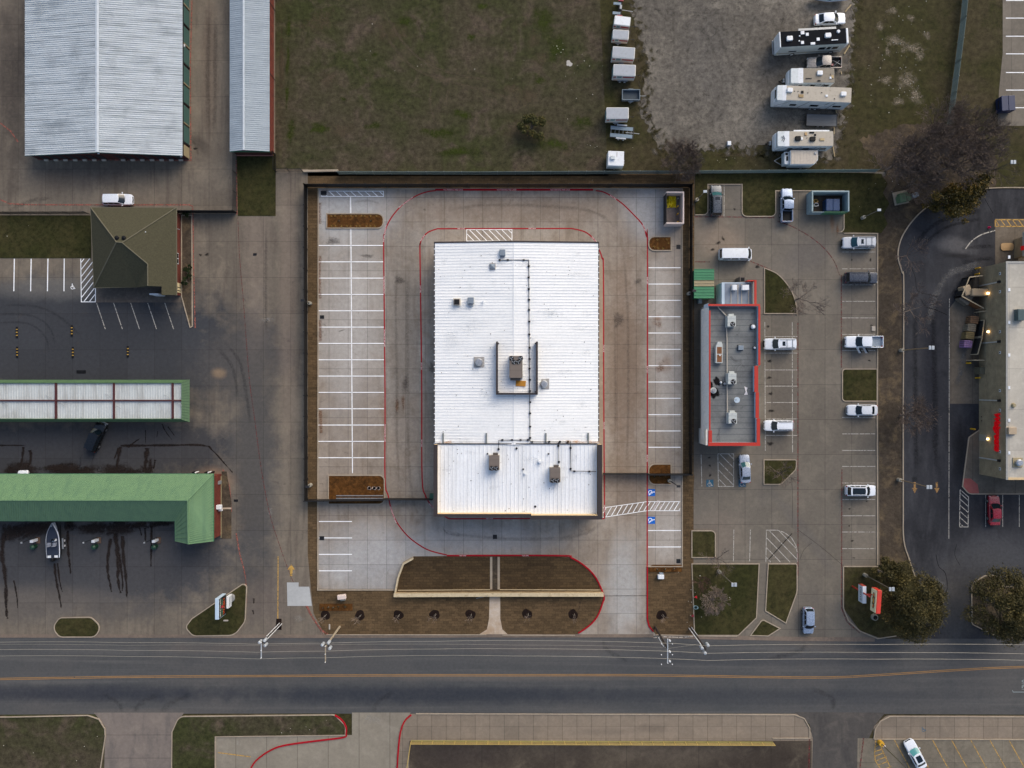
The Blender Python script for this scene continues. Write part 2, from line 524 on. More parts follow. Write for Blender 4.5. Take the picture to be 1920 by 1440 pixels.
G_drive = ground('drive_concrete', (112, 104, 98), (98, 92, 88), (126, 117, 108), .06, .4, 2.4, (.8, .6), .14, joints=[J(1, 3.9, 1378, .06, .5)], streak=(.6, .15, (82, 79, 78), .55, .9))
G_pad = ground('pad_concrete', (128, 122, 110), (114, 108, 98), (140, 134, 122), .06, .4, 2.4, (.8, .5), .12, joints=[J(0, 5.2, 500, .07, .5)], blot=((156, 156, 154), .64, .5, .3))


def sodmat(name, c0, c1, c2, bw, rh):
    t = NT(name)
    b = t.add('ShaderNodeTexBrick')
    n = t.noise(t.pos, 1.3, 4)
    off = t.add('ShaderNodeVectorMath', operation='ADD')
    t.put(off.inputs[0], t.pos)
    cc = t.add('ShaderNodeCombineXYZ')
    t.put(cc.inputs[0], t.m_('MULTIPLY', n, .3)); t.put(cc.inputs[1], t.m_('MULTIPLY', n, .22))
    t.put(off.inputs[1], cc.outputs[0])
    t.put(b.inputs['Vector'], off.outputs[0])
    GKS = 1.25
    b.inputs['Color1'].default_value, b.inputs['Color2'].default_value, b.inputs['Mortar'].default_value = c(*c0), c(*c1), c(*c2)
    for k, v in (('Scale', 1.0), ('Mortar Size', .03), ('Mortar Smooth', .6), ('Brick Width', bw), ('Row Height', rh)): b.inputs[k].default_value = v
    g = t.noise(t.pos, 3.5, 6, .7)
    big = t.noise(t.pos, .16, 4, .6)
    col = t.val(b.outputs[0], t.rng(t.m_('ADD', t.m_('MULTIPLY', g, .65), t.m_('MULTIPLY', big, .35)), .3, .7, .6, 1.4, False))
    return t.bsdf(col, .95, 0, .1, g, .5, .06)


G_sod = sodmat('sod_mats', (99, 81, 59), (80, 66, 48), (72, 59, 43), 1.0, .42)
G_sod_dark = sodmat('dark_sod_mats', (82, 67, 47), (66, 54, 39), (56, 45, 33), 1.1, .45)
G_mulch = ground('rust_mulch', (78, 50, 22), (62, 40, 18), (98, 66, 32), .4, 1.4, 3.0, (.9, .9), .55)
G_darkmulch = ground('dark_mulch', (28, 19, 16), (21, 15, 13), (38, 27, 22), .3, 1.0, 4.0, (.8, .8), .3)
K_kerb = ground('kerb_concrete', (150, 138, 122), (132, 122, 108), (160, 150, 134), .2, 1.0, 4.0, (.7, .6), .15)
K_red = ground('red_kerb_paint', (148, 16, 32), (134, 12, 26), (158, 36, 46), .2, 1.0, 4.0, (.7, .5), .12)
L_white = linepaint('white_line_paint', (246, 248, 250), .08)
L_white_old = linepaint('worn_white_line_paint', (176, 172, 164), .36)
L_red = linepaint('red_lane_paint', (150, 10, 28), .12)
L_red_old = linepaint('faded_red_paint', (150, 88, 76), .4)
L_red_dull = linepaint('dull_red_paint', (108, 46, 46), .42)
L_yel = linepaint('yellow_line_paint', (186, 148, 76), .36)
L_yel_old = linepaint('worn_yellow_line_paint', (150, 116, 72), .36)
L_blue = linepaint('blue_bay_paint', (8, 96, 190), .1)
L_blue_old = linepaint('worn_blue_bay_paint', (44, 92, 116), .3)
L_text = mat('white_lettering_paint', (226, 214, 214), .7, space='World')
L_grey = linepaint('grey_road_lettering', (128, 138, 140), .24)

# ------------------------------------------------------------------ ground sheets
sheet('ground', [(-16000, -16000), (18000, -16000), (18000, 18000), (-16000, 18000)], G_wild, -.03)
sheet('field', [(505, -330), (1120, -330), (1125, 0)] + [(1140, 330), (516, 330)], G_field, .0)
sheet('rough_grass_lot', [(1585, -330), (2300, -330), (2300, 352), (1560, 352)], G_wild, .0)
sheet('gravel_lot', jag([(1178, -330), (1608, -330), (1600, 60), (1592, 150), (1578, 230), (1560, 300), (1420, 272), (1330, 282), (1235, 280), (1200, 210), (1215, 120), (1190, 40)], 4, 5, 3), G_gravel, .006)
sheet('bare_dirt', jag([(1610, 262), (1700, 232), (1830, 232), (1870, 300), (1866, 350), (1760, 392), (1700, 400), (1662, 380), (1662, 322)], 5, 4, 9), G_dirt, .0075)
sheet('concrete_yard', [(-330, -330), (516, -330), (516, 317), (577, 317), (577, 1040), (583, 1105), (588, 1150), (612, 1196), (-330, 1196)], G_yard, .004)
sheet('sod_strip', [(570, 322), (1303, 322), (1303, 1196), (588, 1196), (574, 1100)], G_sod, .0)
sheet('sod_strip', jag([(1302, 890), (1296, 1057), (1303, 1190), (1216, 1192), (1213, 1062), (1280, 1062), (1280, 890)], 12, 1.0, 5), G_sod, .012)
sheet('right_lot', [(1302, 322), (1660, 322), (1660, 1199), (1300, 1199)], G_lot, .002)
sheet('dirt_strip', [(1644, 330), (1760, 330), (1735, 1060), (1700, 1196), (1650, 1196)], G_dirt, .006)
sheet('asphalt_lot', [(1862, 354), (2300, 354), (2300, 1199), (1700, 1199), (1742, 1150), (1716, 1090), (1703, 1048), (1692, 1010), (1691, 944), (1691, 750), (1692, 534), (1689, 511), (1682, 487), (1682, 467), (1689, 444), (1704, 420), (1724, 398), (1745, 384), (1790, 362)], G_black, .010)
sheet('road', [(-900, 1193), (600, 1192), (1225, 1191), (1500, 1197), (2800, 1199), (2800, 1344), (1500, 1338), (400, 1338), (-900, 1344)], G_road, .012)
# south side of the road
sheet('south_verge', [(-900, 1338), (205, 1338), (205, 1900), (-900, 1900)], G_field, .004)
sheet('south_drive', [(176, 1336), (345, 1336), (330, 1360), (322, 1900), (188, 1900), (197, 1362)], G_drive, .016)
sheet('south_pad', [(404, 1378), (660, 1378), (660, 1336), (770, 1336), (755, 1360), (745, 1400), (740, 1900), (404, 1900)], G_pad, .016)
sheet('terrace', [(742, 1335), (1500, 1337), (1528, 1385), (1528, 1900), (735, 1900)], G_pave, .008)
sheet('low_yard', [(768, 1389), (1522, 1389), (1518, 1900), (758, 1900)], G_low, .016)
sheet('south_drive', [(1490, 1335), (1660, 1336), (1640, 1360), (1622, 1400), (1610, 1900), (1512, 1900), (1524, 1385), (1518, 1358)], ground('worn_drive', (78, 75, 72), (66, 64, 63), (92, 87, 82), .08, .4, 2.4, (.8, .7), .16, streak=(.6, .15, (58, 57, 57), .6)), .020)
sheet('terrace', [(1638, 1385), (1638, 1362, 8), (1662, 1341, 14), (2400, 1343), (2400, 1385)], G_pave, .024)
sheet('south_parking', [(1608, 1384), (2400, 1386), (2400, 1900), (1600, 1900)], ground('bay_concrete', (112, 106, 94), (98, 92, 82), (124, 117, 104), .08, .4, 2.2, (.9, .6), .2, joints=[J(1, 9, 1430, .06, .4), J(0, 8, 1790, .06, .4)], blot=((84, 78, 70), .64, .5, .6)), .022)

# new lot
lotp = rp([(597, 354), (1278, 354), (1278, 1062), (1214, 1062), (1213, 1160), (1218, 1176), (1232, 1192), (1078, 1192), (1105, 1172), (1120, 1155), (1130, 1130), (1132, 1116), (1117, 1083), (1097, 1061), (1071, 1045), (1047, 1041), (775, 1043), (757, 1053), (748, 1075), (741, 1105), (597, 1105)])
st(MB().poly([Vector((p.x, p.y, .030)) for p in W(lotp)][::-1]), 'parking_lot', G_new)
lot_kerb = MB()
lot_kerb.sweep(W([(1214, 1062), (1279, 1062), (1279, 354), (597, 354), (596, 1106), (741, 1106), (748, 1076), (757, 1054), (775, 1044)]), .17, -.05, .15)
st(lot_kerb, 'kerb', K_kerb)
rk = MB()
rk.sweep(W(smooth_path([(838, 1041.5), (1047, 1041.5), (1071, 1045.5), (1097, 1061.5), (1117.5, 1083.5), (1132, 1116.5), (1130, 1130), (1120, 1155), (1105, 1172.5), (1084, 1187)], 4)), .22, -.05, .16)
rk.sweep(W([(1213.5, 1062), (1213.5, 1160), (1217, 1174), (1225, 1184)]), .22, -.05, .155)
rk.sweep(W([(816, 356), (1112, 356)]), .3, -.05, .16)
st(rk, 'red_kerb', K_red)
# planting beds by the retaining wall
sheet('planting_bed', [(757, 1054), (775, 1045), (919, 1045), (919, 1106), (745, 1106)], G_sod_dark, .02)
sheet('planting_bed', [(938, 1045), (1047, 1044), (1071, 1048), (1095, 1064), (1115, 1086), (1128, 1110), (938, 1108)], G_sod_dark, .02)
sheet('front_verge', [(597, 1106), (917, 1106), (917, 1189), (612, 1189), (588, 1150), (583, 1106)], G_sod, .016)
sheet('front_verge', [(939, 1110), (1131, 1116), (1129, 1130), (1119, 1155), (1104, 1172), (1080, 1190), (939, 1190)], G_sod, .016)
G_walk = ground('walk_concrete', (172, 158, 142), (150, 128, 104), (182, 174, 164), .2, .6, 3, (.8, .7), .13)
sheet('walk', [(918, 1118), (938, 1118), (938, 1160), (942, 1180), (954, 1191), (896, 1191), (913, 1180), (917, 1160)], G_walk, .028)
st(MB().sweep(W([(921, 1044), (921, 1105)]), .38, -.05, .05).sweep(W([(935, 1044), (935, 1105)]), .38, -.05, .05), 'walk_edge', K_kerb)
sheet('walk', [(923, 1044), (933, 1044), (933, 1106), (923, 1106)], G_dirt, .026)
G_gutter = ground('gutter_concrete', (112, 100, 90), (96, 87, 80), (128, 114, 100), .1, .5, 3, (.8, .6), .15)
st(MB().strip(W([(-400, 1192), (600, 1193), (900, 1192), (1225, 1192)]), .55, .034).strip(W([(1240, 1193), (1500, 1198), (1640, 1199)]), .7, .034), 'gutter', G_gutter)
st(MB().sweep(W([(612, 1190), (912, 1190)]), .14, -.05, .12).sweep(W([(942, 1190.5), (1078, 1191)]), .14, -.05, .12).sweep(W([(1230, 1190), (1300, 1192), (1382, 1193)]), .14, -.05, .12), 'kerb', K_kerb)
# mulch islands in the new lot
island('mulch_bed', [(613, 401), (719, 401, 11), (719, 428, 11), (613, 428)], G_mulch, K_kerb, .10, .18, .15, .03)
island('mulch_bed', [(616, 891), (721, 891, 10), (721, 945, 10), (616, 945)], G_mulch, K_kerb, .10, .18, .15, .03)
island('mulch_bed', [(1216, 444, 11), (1258, 444), (1258, 470), (1216, 470, 11)], G_mulch, K_kerb, .10, .18, .15, .03)
island('mulch_bed', [(1216, 870, 12), (1258, 870), (1258, 908), (1216, 908, 12)], G_mulch, K_kerb, .10, .18, .15, .03)
island('mulch_bed', [(1217, 1059, 8), (1278, 1059), (1278, 1072), (1217, 1072)], G_mulch, None, .10, .18, .15, .03)
island('mulch_bed', [(599, 1132), (661, 1132), (661, 1145), (599, 1145)], G_mulch, None, .08, .1, .1, .0)

# lawns west
island('lawn', [(444, 288), (517, 288), (517, 405), (446, 405)], G_lawn, None, .05)
island('lawn', [(-330, 404), (171, 404), (171, 484), (-330, 484)], G_lawn, None, .06)
island('lawn', [(99, 1177, 15), (112, 1158, 12), (172, 1157, 15), (191, 1176, 14), (178, 1194, 14), (112, 1194, 14)], G_lawn, K_kerb, .10)
island('lawn', [(348, 1176, 8), (360, 1160, 6), (455, 1095, 7), (463, 1097, 6), (460, 1165, 22), (440, 1191, 24), (362, 1192, 16)], G_lawn, K_kerb, .10)
island('flower_bed', [(341, 404), (360, 404), (361, 612), (357, 614), (341, 556)], G_dirt, K_kerb, .08)
island('flower_bed', [(416, 884), (425, 884), (434, 940), (434, 1010), (416, 1010)], G_dirt, None, .06)
# lawns south
island('lawn', [(318, 1900), (323, 1372), (336, 1343, 16), (628, 1340, 12), (648, 1360, 12), (648, 1378), (404, 1381), (404, 1900)], G_field, K_kerb, .10)
st(MB().sweep(W([(-400, 1344), (20, 1344), (165, 1341), (186, 1348), (197, 1366), (198, 1380), (189, 1440), (180, 1560)]), .16, -.05, .14), 'kerb', K_kerb)
st(MB().sweep(W([(780, 1338), (1490, 1340), (1508, 1347), (1518, 1365), (1518, 1384), (1448, 1384)]), .16, -.05, .12).sweep(W([(1638, 1385), (1641, 1366), (1650, 1352), (1668, 1343), (2300, 1345)]), .16, -.05, .14)
   .sweep(W([(1638, 1385.5), (2300, 1387.5)]), .16, -.05, .14), 'kerb', K_kerb)
st(MB().sweep(W(smooth_path([(628, 1340.5), (641, 1350), (649, 1363), (649, 1375), (645, 1382), (600, 1388), (540, 1396), (510, 1405), (480, 1426), (466, 1450)], 4)), .24, -.02, .15)
   .sweep(W(smooth_path([(771, 1340), (760, 1350), (753, 1365), (749, 1385), (746, 1420), (744, 1460)], 4)), .24, -.02, .16), 'red_kerb', K_red)
# lawns of the restaurant lot
nl = rp([(1582, 437, 9), (1582, 358), (1454, 358), (1454, 406, 9), (1391, 406, 9), (1391, 346), (1327, 346), (1327, 403, 8), (1303, 403)])
island('lawn', [(1303, 324)] + [(x, 324) for x in range(1330, 1640, 40)] + [(1652, 326), (1664, 345), (1655, 362), (1667, 382), (1656, 402), (1664, 420), (1652, 437)] + nl, G_lawn, None, .10)
st(MB().sweep(W([(1646, 438)] + nl), .16, -.05, .14), 'kerb', K_kerb)
island('lawn', [(1579, 692, 6), (1644, 692), (1644, 752), (1579, 752, 6)], G_lawn, K_kerb, .10)
island('lawn', rp([(1433, 503)]) + smooth_path([(1434, 503), (1456, 513), (1473, 530), (1486, 551), (1493, 574), (1494, 590)]) + [(1494, 588), (1433, 588)], G_lawn, K_kerb, .10)
island('lawn', [(1432, 862), (1493, 862, 3), (1492, 880, 12), (1464, 908, 14), (1432, 908)], G_lawn, K_kerb, .10)
island('lawn', [(1297, 995), (1341, 995, 8), (1341, 1045), (1297, 1045)], G_lawn, K_kerb, .10)
island('lawn', [(1297, 1057), (1423, 1057), (1418, 1158), (1384, 1191), (1302, 1191)], G_lawn, K_kerb, .10)
island('lawn', [(1440, 1057), (1494, 1057, 3), (1494, 1110, 40), (1473, 1168), (1435, 1145)], G_lawn, K_kerb, .10)
island('lawn', [(1407, 1191), (1429, 1161, 6), (1462, 1178), (1440, 1192)], G_lawn, K_kerb, .10)
island('lawn', [(1581, 1062), (1645, 1062), (1702, 1052), (1722, 1095), (1745, 1150), (1720, 1190), (1650, 1196, 10), (1612, 1182, 20), (1581, 1140, 20)], G_wild, None, .10)
st(MB().sweep(W([(1582, 438), (1645, 438), (1645, 692), (1644, 752), (1645, 1062), (1582, 1062)]), .16, -.05, .13).sweep(W([(1581, 1062), (1581, 1140), (1590, 1163), (1612, 1183), (1645, 1197), (1680, 1192)]), .16, -.05, .13), 'kerb', K_kerb)
kp = smooth_path([(1920, 352), (1855, 353), (1800, 362), (1747, 384), (1726, 398), (1706, 420), (1691, 444), (1684, 467), (1684, 487), (1691, 511), (1694, 534), (1693, 750), (1693, 944), (1694, 1012), (1705, 1050), (1718, 1090)], 4)
st(MB().sweep(W([(2200, 352)] + kp), .18, -.05, .13), 'kerb', K_kerb)
island('lawn', [(1822, 1170, 6), (1821, 1095, 14), (1846, 1079, 15), (1872, 1079, 12), (1880, 1100), (2200, 1100), (2200, 1196), (1876, 1196, 14), (1838, 1178)], G_dirt, K_kerb, .10)
G_conc2 = ground('store_concrete', (100, 92, 82), (82, 76, 68), (112, 104, 94), .1, .4, 2.5, (.9, .7), .18, joints=[J(0, 3.6, 1783, .06, .4)])
sheet('loading_pad', [(1781, 577), (1836, 505), (1836, 757), (1781, 757)], G_conc2, .016)
sheet('loading_pad', [(1866, 410), (2200, 410), (2200, 495), (1866, 495)], G_conc2, .016)
island('store_walk', [(1804, 912), (1816, 820, 6), (1836, 806), (1836, 888), (2200, 888), (2200, 926), (1816, 926, 14)], G_conc2, K_kerb, .12)
G_ramp = ground('ramp_red', (146, 84, 78), (132, 74, 68), (156, 98, 90), .3, 1, 4, (.8, .5), .12)
st(MB().poly([Vector((p.x, p.y, .135)) for p in W([(1804, 897), (1819, 897), (1832, 908), (1835, 925), (1816, 925), (1806, 912)])][::-1]), 'kerb_ramp', G_ramp)

# field of the far parking lot (top corner)
sheet('asphalt_lot', [(1880, -330), (2300, -330), (2300, 236), (1871, 236), (1873, 170), (1880, 100)], G_lot, .012)
# ------------------------------------------------------------------ painted markings
def lines(name, segs, w, m, z):
    mb = MB()
    for sg in segs: mb.strip(W(sg), w, z)
    st(mb, name, m)


def hatch(poly, ang, gap, off=0.0):
    """parallel segments clipped to a convex photo-pixel polygon"""
    a = math.radians(ang)
    d = Vector((math.cos(a), math.sin(a))); n = Vector((-d.y, d.x))
    pr = [n.dot(Vector(p)) for p in poly]
    out, t = [], min(pr) + gap * .6 + off
    while t < max(pr) - 1:
        hits = []
        for i in range(len(poly)):
            p, q = Vector(poly[i]), Vector(poly[(i + 1) % len(poly)])
            a0, a1 = n.dot(p) - t, n.dot(q) - t
            if a0 * a1 < 0: hits.append(p + (q - p) * a0 / (a0 - a1))
        if len(hits) == 2: out.append([tuple(hits[0]), tuple(hits[1])])
        t += gap
    return out


def box_(p): return [p + [p[0]]]


zl = .036
segs = [[(597, 460.3 + 30.6 * k), (720, 460.3 + 30.6 * k)] for k in range(14)]
segs += [[(657.5, 370), (658, 400)], [(658, 429), (661, 887)]]
segs += [[(598, 977.7 + 30.8 * k), (660, 977.7 + 30.8 * k)] for k in range(4)]
segs += [[(1216, 502 + 30.6 * k), (1276, 502 + 30.6 * k)] for k in range(12)] + [[(1215, 994.6), (1277, 994.6)], [(1215, 1025.4), (1277, 1025.4)]]
lines('parking_lines', segs, .14, L_white, zl)
h1 = [(603, 358.5), (719, 358.5), (719, 368.5), (603, 368.5)]
h2 = [(875, 430.5), (960, 430.5), (960, 452), (875, 452)]
h3 = [(1131, 952), (1213, 940.5), (1213, 957.5), (1131, 970)]
h4 = [(1214, 940.5), (1275, 940.5), (1275, 957.5), (1214, 957.5)]
lines('hatched_zone', [h1 + [h1[0]], h2 + [h2[0]], [h3[0], h3[1], h4[1]], [h3[3], h3[2], h4[2]]] + hatch(h1, 42, 9) + hatch(h2, 45, 8.6) + hatch(h3, -60, 8) + hatch(h4, -58, 7.7), .11, L_white, zl)
outer = smooth_path([(1117, 357.5), (1135, 361.5), (1164, 379.6), (1187, 401.5), (1205, 422), (1212, 443.7), (1214, 470), (1213.5, 900), (1213.5, 1062)], 5)
outer2 = smooth_path([(817, 357.5), (802, 359.5), (782, 366.5), (758.7, 381), (741, 398.5), (727, 420), (721, 440), (719.5, 470), (722, 740), (722, 897), (728, 929.5), (734, 956), (744, 979), (764.5, 1005), (788, 1023), (808, 1033), (838, 1040.5)], 5)
inner = smooth_path([(846, 972.7), (837, 970), (812, 951), (804, 941), (798, 929.5), (791.5, 897), (790.8, 740), (790, 650), (787.5, 476), (788, 458), (791, 449), (802, 436), (820, 429)], 5) + smooth_path([(1072, 428.5), (1097, 435), (1114.5, 449.5), (1121, 462.6), (1129, 484.5), (1131.4, 510), (1132, 740), (1133.5, 972)], 5)
mb = MB()
for pth in (outer, outer2, inner, [(846, 972.7), (994, 972.2)], [(1126, 972.5), (1133.5, 972.5)]): mb.strip(W(pth), .21, zl + .003)
st(mb, 'fire_lane_line', L_red)


def lane_words(path, at, body='FIRE LANE', size=.3, m=None, z=.0415, flip=False):
    w = W(path)
    acc, k = 0.0, 0
    for a, b in zip(w, w[1:]):
        L = (b - a).length
        while k < len(at) and acc + L >= at[k]:
            p = a + (b - a) * ((at[k] - acc) / max(L, 1e-6))
            d = (b - a).normalized()
            if flip: d = -d
            text(body, size, 'lane_lettering', m or L_text, (p.x, p.y, z), d, (-d.y, d.x, 0), kind='structure')
            k += 1
        acc += L


for pth, at, fl in ((outer, (3.2, 10.6, 22, 37, 52), 1), (outer2, (5.5, 12, 21, 30, 46, 60, 74), 0), (inner, (4, 15, 28, 41, 50, 57, 69, 80, 99, 112, 126, 136), 0)):
    lane_words(pth, at, 'NO PARKING FIRE LANE' if pth is outer2 else 'FIRE LANE', .27, flip=bool(fl))
for x in (850, 950, 1050):
    q = P(x, 356.6)
    text('NO PARKING FIRE LANE', .3, 'kerb_lettering', L_text, (q.x, q.y, .166), (1, 0, 0), (0, 1, 0), kind='structure')
for x, y in ((868, 1041.6), (985, 1041.6)):
    q = P(x, y)
    text('FIRE LANE', .24, 'kerb_lettering', L_text, (q.x, q.y, .166), (1, 0, 0), (0, 1, 0), kind='structure')
for x, body in ((918, 'FIRE LANE'),):
    q = P(x, 972.3); text(body, .26, 'lane_lettering', L_text, (q.x, q.y, .0415), (1, 0, 0), (0, 1, 0), kind='structure')
for x, y, body in ((1229.5, 948, 'PARKING'), (1239.5, 950, 'NO')):
    q = P(x, y); a_ = math.radians(60)
    text(body, .5, 'bay_lettering', L_text, (q.x, q.y, .0405), (math.cos(a_), math.sin(a_), 0), (-math.sin(a_), math.cos(a_), 0), kind='structure')


def access(px, py, rz, blue, white, z=.036, s=1.0):
    """blue access bay square with the wheelchair figure"""
    o = P(px, py)
    R = Matrix.Rotation(rz, 3, 'Z')
    g = lambda x, y, dz: o + R @ Vector((x * s, y * s, 0)) + Vector((0, 0, z + dz))
    if blue:
        st(MB().poly([g(-.6, -.6, 0), g(.6, -.6, 0), g(.6, .6, 0), g(-.6, .6, 0)]), 'access_bay_square', blue)
    mb = MB()
    arc = [g(-.05 + .3 * math.cos(t), -.2 + .3 * math.sin(t), 0) for t in [math.radians(a) for a in range(100, 381, 20)]]
    mb.strip(arc, .1 * s, z + .004)
    mb.strip([g(-.08, .28, 0), g(-.04, -.1, 0), g(.2, -.1, 0), g(.34, -.42, 0), g(.46, -.38, 0)], .11 * s, z + .0048)
    mb.strip([g(-.06, .12, 0), g(.16, .1, 0)], .09 * s, z + .0056)
    cc = g(-.1, .42, .004)
    mb.add([cc] + [cc + Vector((.11 * s * math.cos(t), .11 * s * math.sin(t), 0)) for t in [i * .6283 for i in range(10)]], [[0, 1 + i, 1 + (i + 1) % 10] for i in range(10)])
    st(mb, 'access_symbol', white)


access(1221.5, 923.5, -math.pi / 2, L_blue, L_white)
access(1221.5, 975.5, -math.pi / 2, L_blue, L_white)
access(1331, 906, 0, L_blue_old, L_white_old, .010)
access(1391.5, 906, 0, L_blue_old, L_white_old, .010)
access(136.5, 537, 0, None, L_white, .010, .9)
access(1731, 1367, .4, None, L_blue_old, .030, .8)

# old yard: bays, hatch, faded red lines, arrow
lines('parking_lines', [[(27, 485), (26, 546)], [(58.5, 485), (57.5, 546)], [(90, 485), (89, 546)]] + [[(120.5, 485), (120, 546)]], .16, L_white, .010)
lines('parking_lines', [[(181 + 32 * k, 568), (197.5 + 32 * k, 617)] for k in range(5)], .13, L_white_old, .010)
h5 = [(151.5, 485), (179, 485), (179, 566), (152.5, 566)]
lines('hatched_zone', [h5[1:] + [h5[0]]] + hatch(h5, -52, 8.2), .13, L_white, .010)
lines('faded_red_line', [smooth_path([(446, 404), (449, 480), (456, 560), (462, 640), (468, 715), (478, 790), (490, 880), (505, 960), (520, 1010), (545, 1080), (565, 1120), (580, 1150), (606, 1190)], 3)], .10, L_red_dull, .010)
lines('faded_red_line', [smooth_path([(443, 1000), (450, 1040), (460, 1080), (462, 1130)], 3), [(362, 404), (363, 500), (366, 615)], [(-40, 350), (0, 374), (18, 382), (60, 384), (355, 384), (361, 387), (362, 404)],
                         [(360, 0), (357, 120), (358, 301), (70, 299)], [(0, 230), (20, 246), (34, 266)], [(443, 300), (444, 402)], smooth_path([(418, 880), (428, 905), (432, 930), (434, 960)], 3)], .2, L_red_old, .010)
lines('faded_red_line', [smooth_path([(570, 1122), (582, 1150), (600, 1178), (618, 1192)], 3)], .3, L_red_old, .020)
lines('yellow_line', [[(521.5, 1043), (521, 1160)]], .16, L_yel, .010)
st(MB().poly([Vector((p.x, p.y, .011)) for p in W([(546, 1058), (539, 1068), (543.5, 1068), (543.5, 1080), (548.5, 1080), (548.5, 1068), (553, 1068)])][::-1]), 'yellow_arrow', L_yel)
G_patch = ground('fresh_concrete_patch', (160, 162, 162), (150, 152, 153), (168, 170, 170), .2, .8, 3, (.8, .6), .08)
sheet('concrete_patch', [(538, 1092), (560, 1092), (560, 1100), (580, 1100), (585, 1136), (539, 1136)], G_patch, .0225)
# restaurant lot
segs = [[(1579, y), (1641, y)] for y in (472.5, 504, 534, 565, 596, 627, 657, 782.5, 813.5, 844.5, 874.5, 905.6, 936.5, 967, 997.5, 1028.6)]
segs += [[(1435, y), (1496, y)] for y in (631, 662, 693.6, 724, 754.6, 785.5, 816.4)] + [[(1434, 604), (1435, 846)], [(1485.5, 604), (1486, 848)]]
segs += [[(1314.5, 852), (1316, 912)], [(1376, 993), (1375, 1053)], [(1407, 993), (1405.5, 1053)], [(1358, 346), (1357.5, 407)]]
lines('parking_lines', segs, .11, L_white_old, .010)
h6 = [(1346, 851), (1375.5, 851), (1375.5, 912), (1347, 912)]
h7 = [(1437, 994), (1457, 994), (1470, 998), (1484, 1008), (1492, 1022), (1495, 1036), (1495, 1054), (1436, 1054)]
lines('hatched_zone', [h6 + [h6[0]], [h7[7], h7[0]] + h7[1:7]] + hatch(h6, 45, 11.5) + hatch(h7, 46, 13), .12, L_white_old, .010)
lines('lane_line', [[(1496, 604), (1496, 1085)], [(1577.5, 516), (1577.5, 690)], [(1578.5, 880), (1578, 1064), (1578, 1140), (1588, 1166), (1612, 1187)],
                    smooth_path([(1457.7, 414.5), (1488, 426), (1523, 446.6), (1546.6, 467), (1564, 490), (1574, 516)], 4), [(1303, 406.5), (1395, 407), (1452, 408)], [(1303, 491), (1331, 491)], smooth_path([(1407, 490), (1432, 500), (1450, 509)], 3)], .16, L_red_dull, .011)
# pharmacy lot
lines('parking_lines', [[(1848, 928), (1848, 988)], [(1880, 928), (1880, 988)], [(1911, 928), (1911, 988)], [(1780, 560), (1779, 1010)]], .1, L_white_old, .018)
h8 = [(1800, 918), (1816, 932), (1815, 988), (1799, 988)]
h9 = [(1866, 412), (1960, 412), (1960, 424.5), (1866, 424.5)]
lines('hatched_zone', [h8 + [h8[0]]] + hatch(h8, 42, 8.5), .12, L_white_old, .018)
lines('hatched_zone', [h9 + [h9[0]]] + hatch(h9, 55, 9), .16, L_yel, .021)
for x in (1715, 1756.5):
    w_ = [(x, 925), (x - 5, 915), (x - 2, 915), (x - 2, 904), (x + 2, 904), (x + 2, 915), (x + 5, 915)]
    st(MB().poly([Vector((p.x, p.y, .018)) for p in W(w_)]), 'lane_arrow', L_yel_old)
lines('yellow_line', [smooth_path([(1810, 467), (1822, 452), (1840, 440), (1866, 432)], 4)], .18, L_white_old, .018)
# road centre lines and lettering
cl = [(-700, 1282), (-200, 1277), (0, 1273), (120, 1271), (240, 1269), (480, 1267.5), (720, 1266.2), (960, 1266), (1200, 1266), (1440, 1269.5), (1560, 1270), (1640, 1266), (1720, 1261), (1800, 1256), (1920, 1250.5), (2200, 1246)]
cl = smooth_path(cl, 6)
lines('road_centre_line', [[(x, y - 1.3) for x, y in cl], [(x, y + 1.3) for x, y in cl]], .10, linepaint('road_yellow_paint', (160, 120, 70), .26, 1.2), .018)
q = P(1911, 1278)
text('ONLY', 1.9, 'road_lettering', L_grey, (q.x + 1.0, q.y - .55, .018), (0, -1, 0), (1, 0, 0), kind='structure', sx=.36, bold=.02)
lines('road_line', [[(1899, 1297.5), (2050, 1297.5)], [(1899.5, 1297), (1898, 1294)]], .12, L_grey, .018)
lines('gutter_stain', [[(1225, 1195.5), (1243, 1193.5), (1262, 1194.5), (1275, 1195), (1300, 1193)]], .16, linepaint('pale_gutter_paint', (200, 190, 176), .42), .038)
# south parking
lines('parking_lines', [[(1676 + 36 * k, 1386 + .4 * k), (1711 + 36 * k, 1450)] for k in range(14)], .14, L_yel, .028)
lines('hatched_zone', [[(1642, 1386), (1639.5, 1412), (1641, 1426), (1650, 1440), (1656, 1450)], [(1648, 1392), (1658, 1415), (1668, 1436), (1673, 1450)]] +
      [[(1641, 1400), (1650, 1396)], [(1640, 1409), (1654, 1404.5)], [(1640, 1418), (1657, 1411)], [(1643, 1426), (1662, 1418.5)], [(1647, 1434), (1666, 1427)], [(1653, 1444), (1671, 1437)]], .14, L_yel, .0285)
lines('yellow_line', [[(409, 1411), (470, 1419)]], .16, L_yel, .021)
lines('lane_line', [[(1518, 1384), (1516, 1450)], [(1619, 1384), (1611, 1450)]], .22, L_red_dull, .028)
lines('parking_lines', [[(1886, y), (1960, y)] for y in (1, 34, 68, 101, 136, 169, 202)], .14, L_white, .018)

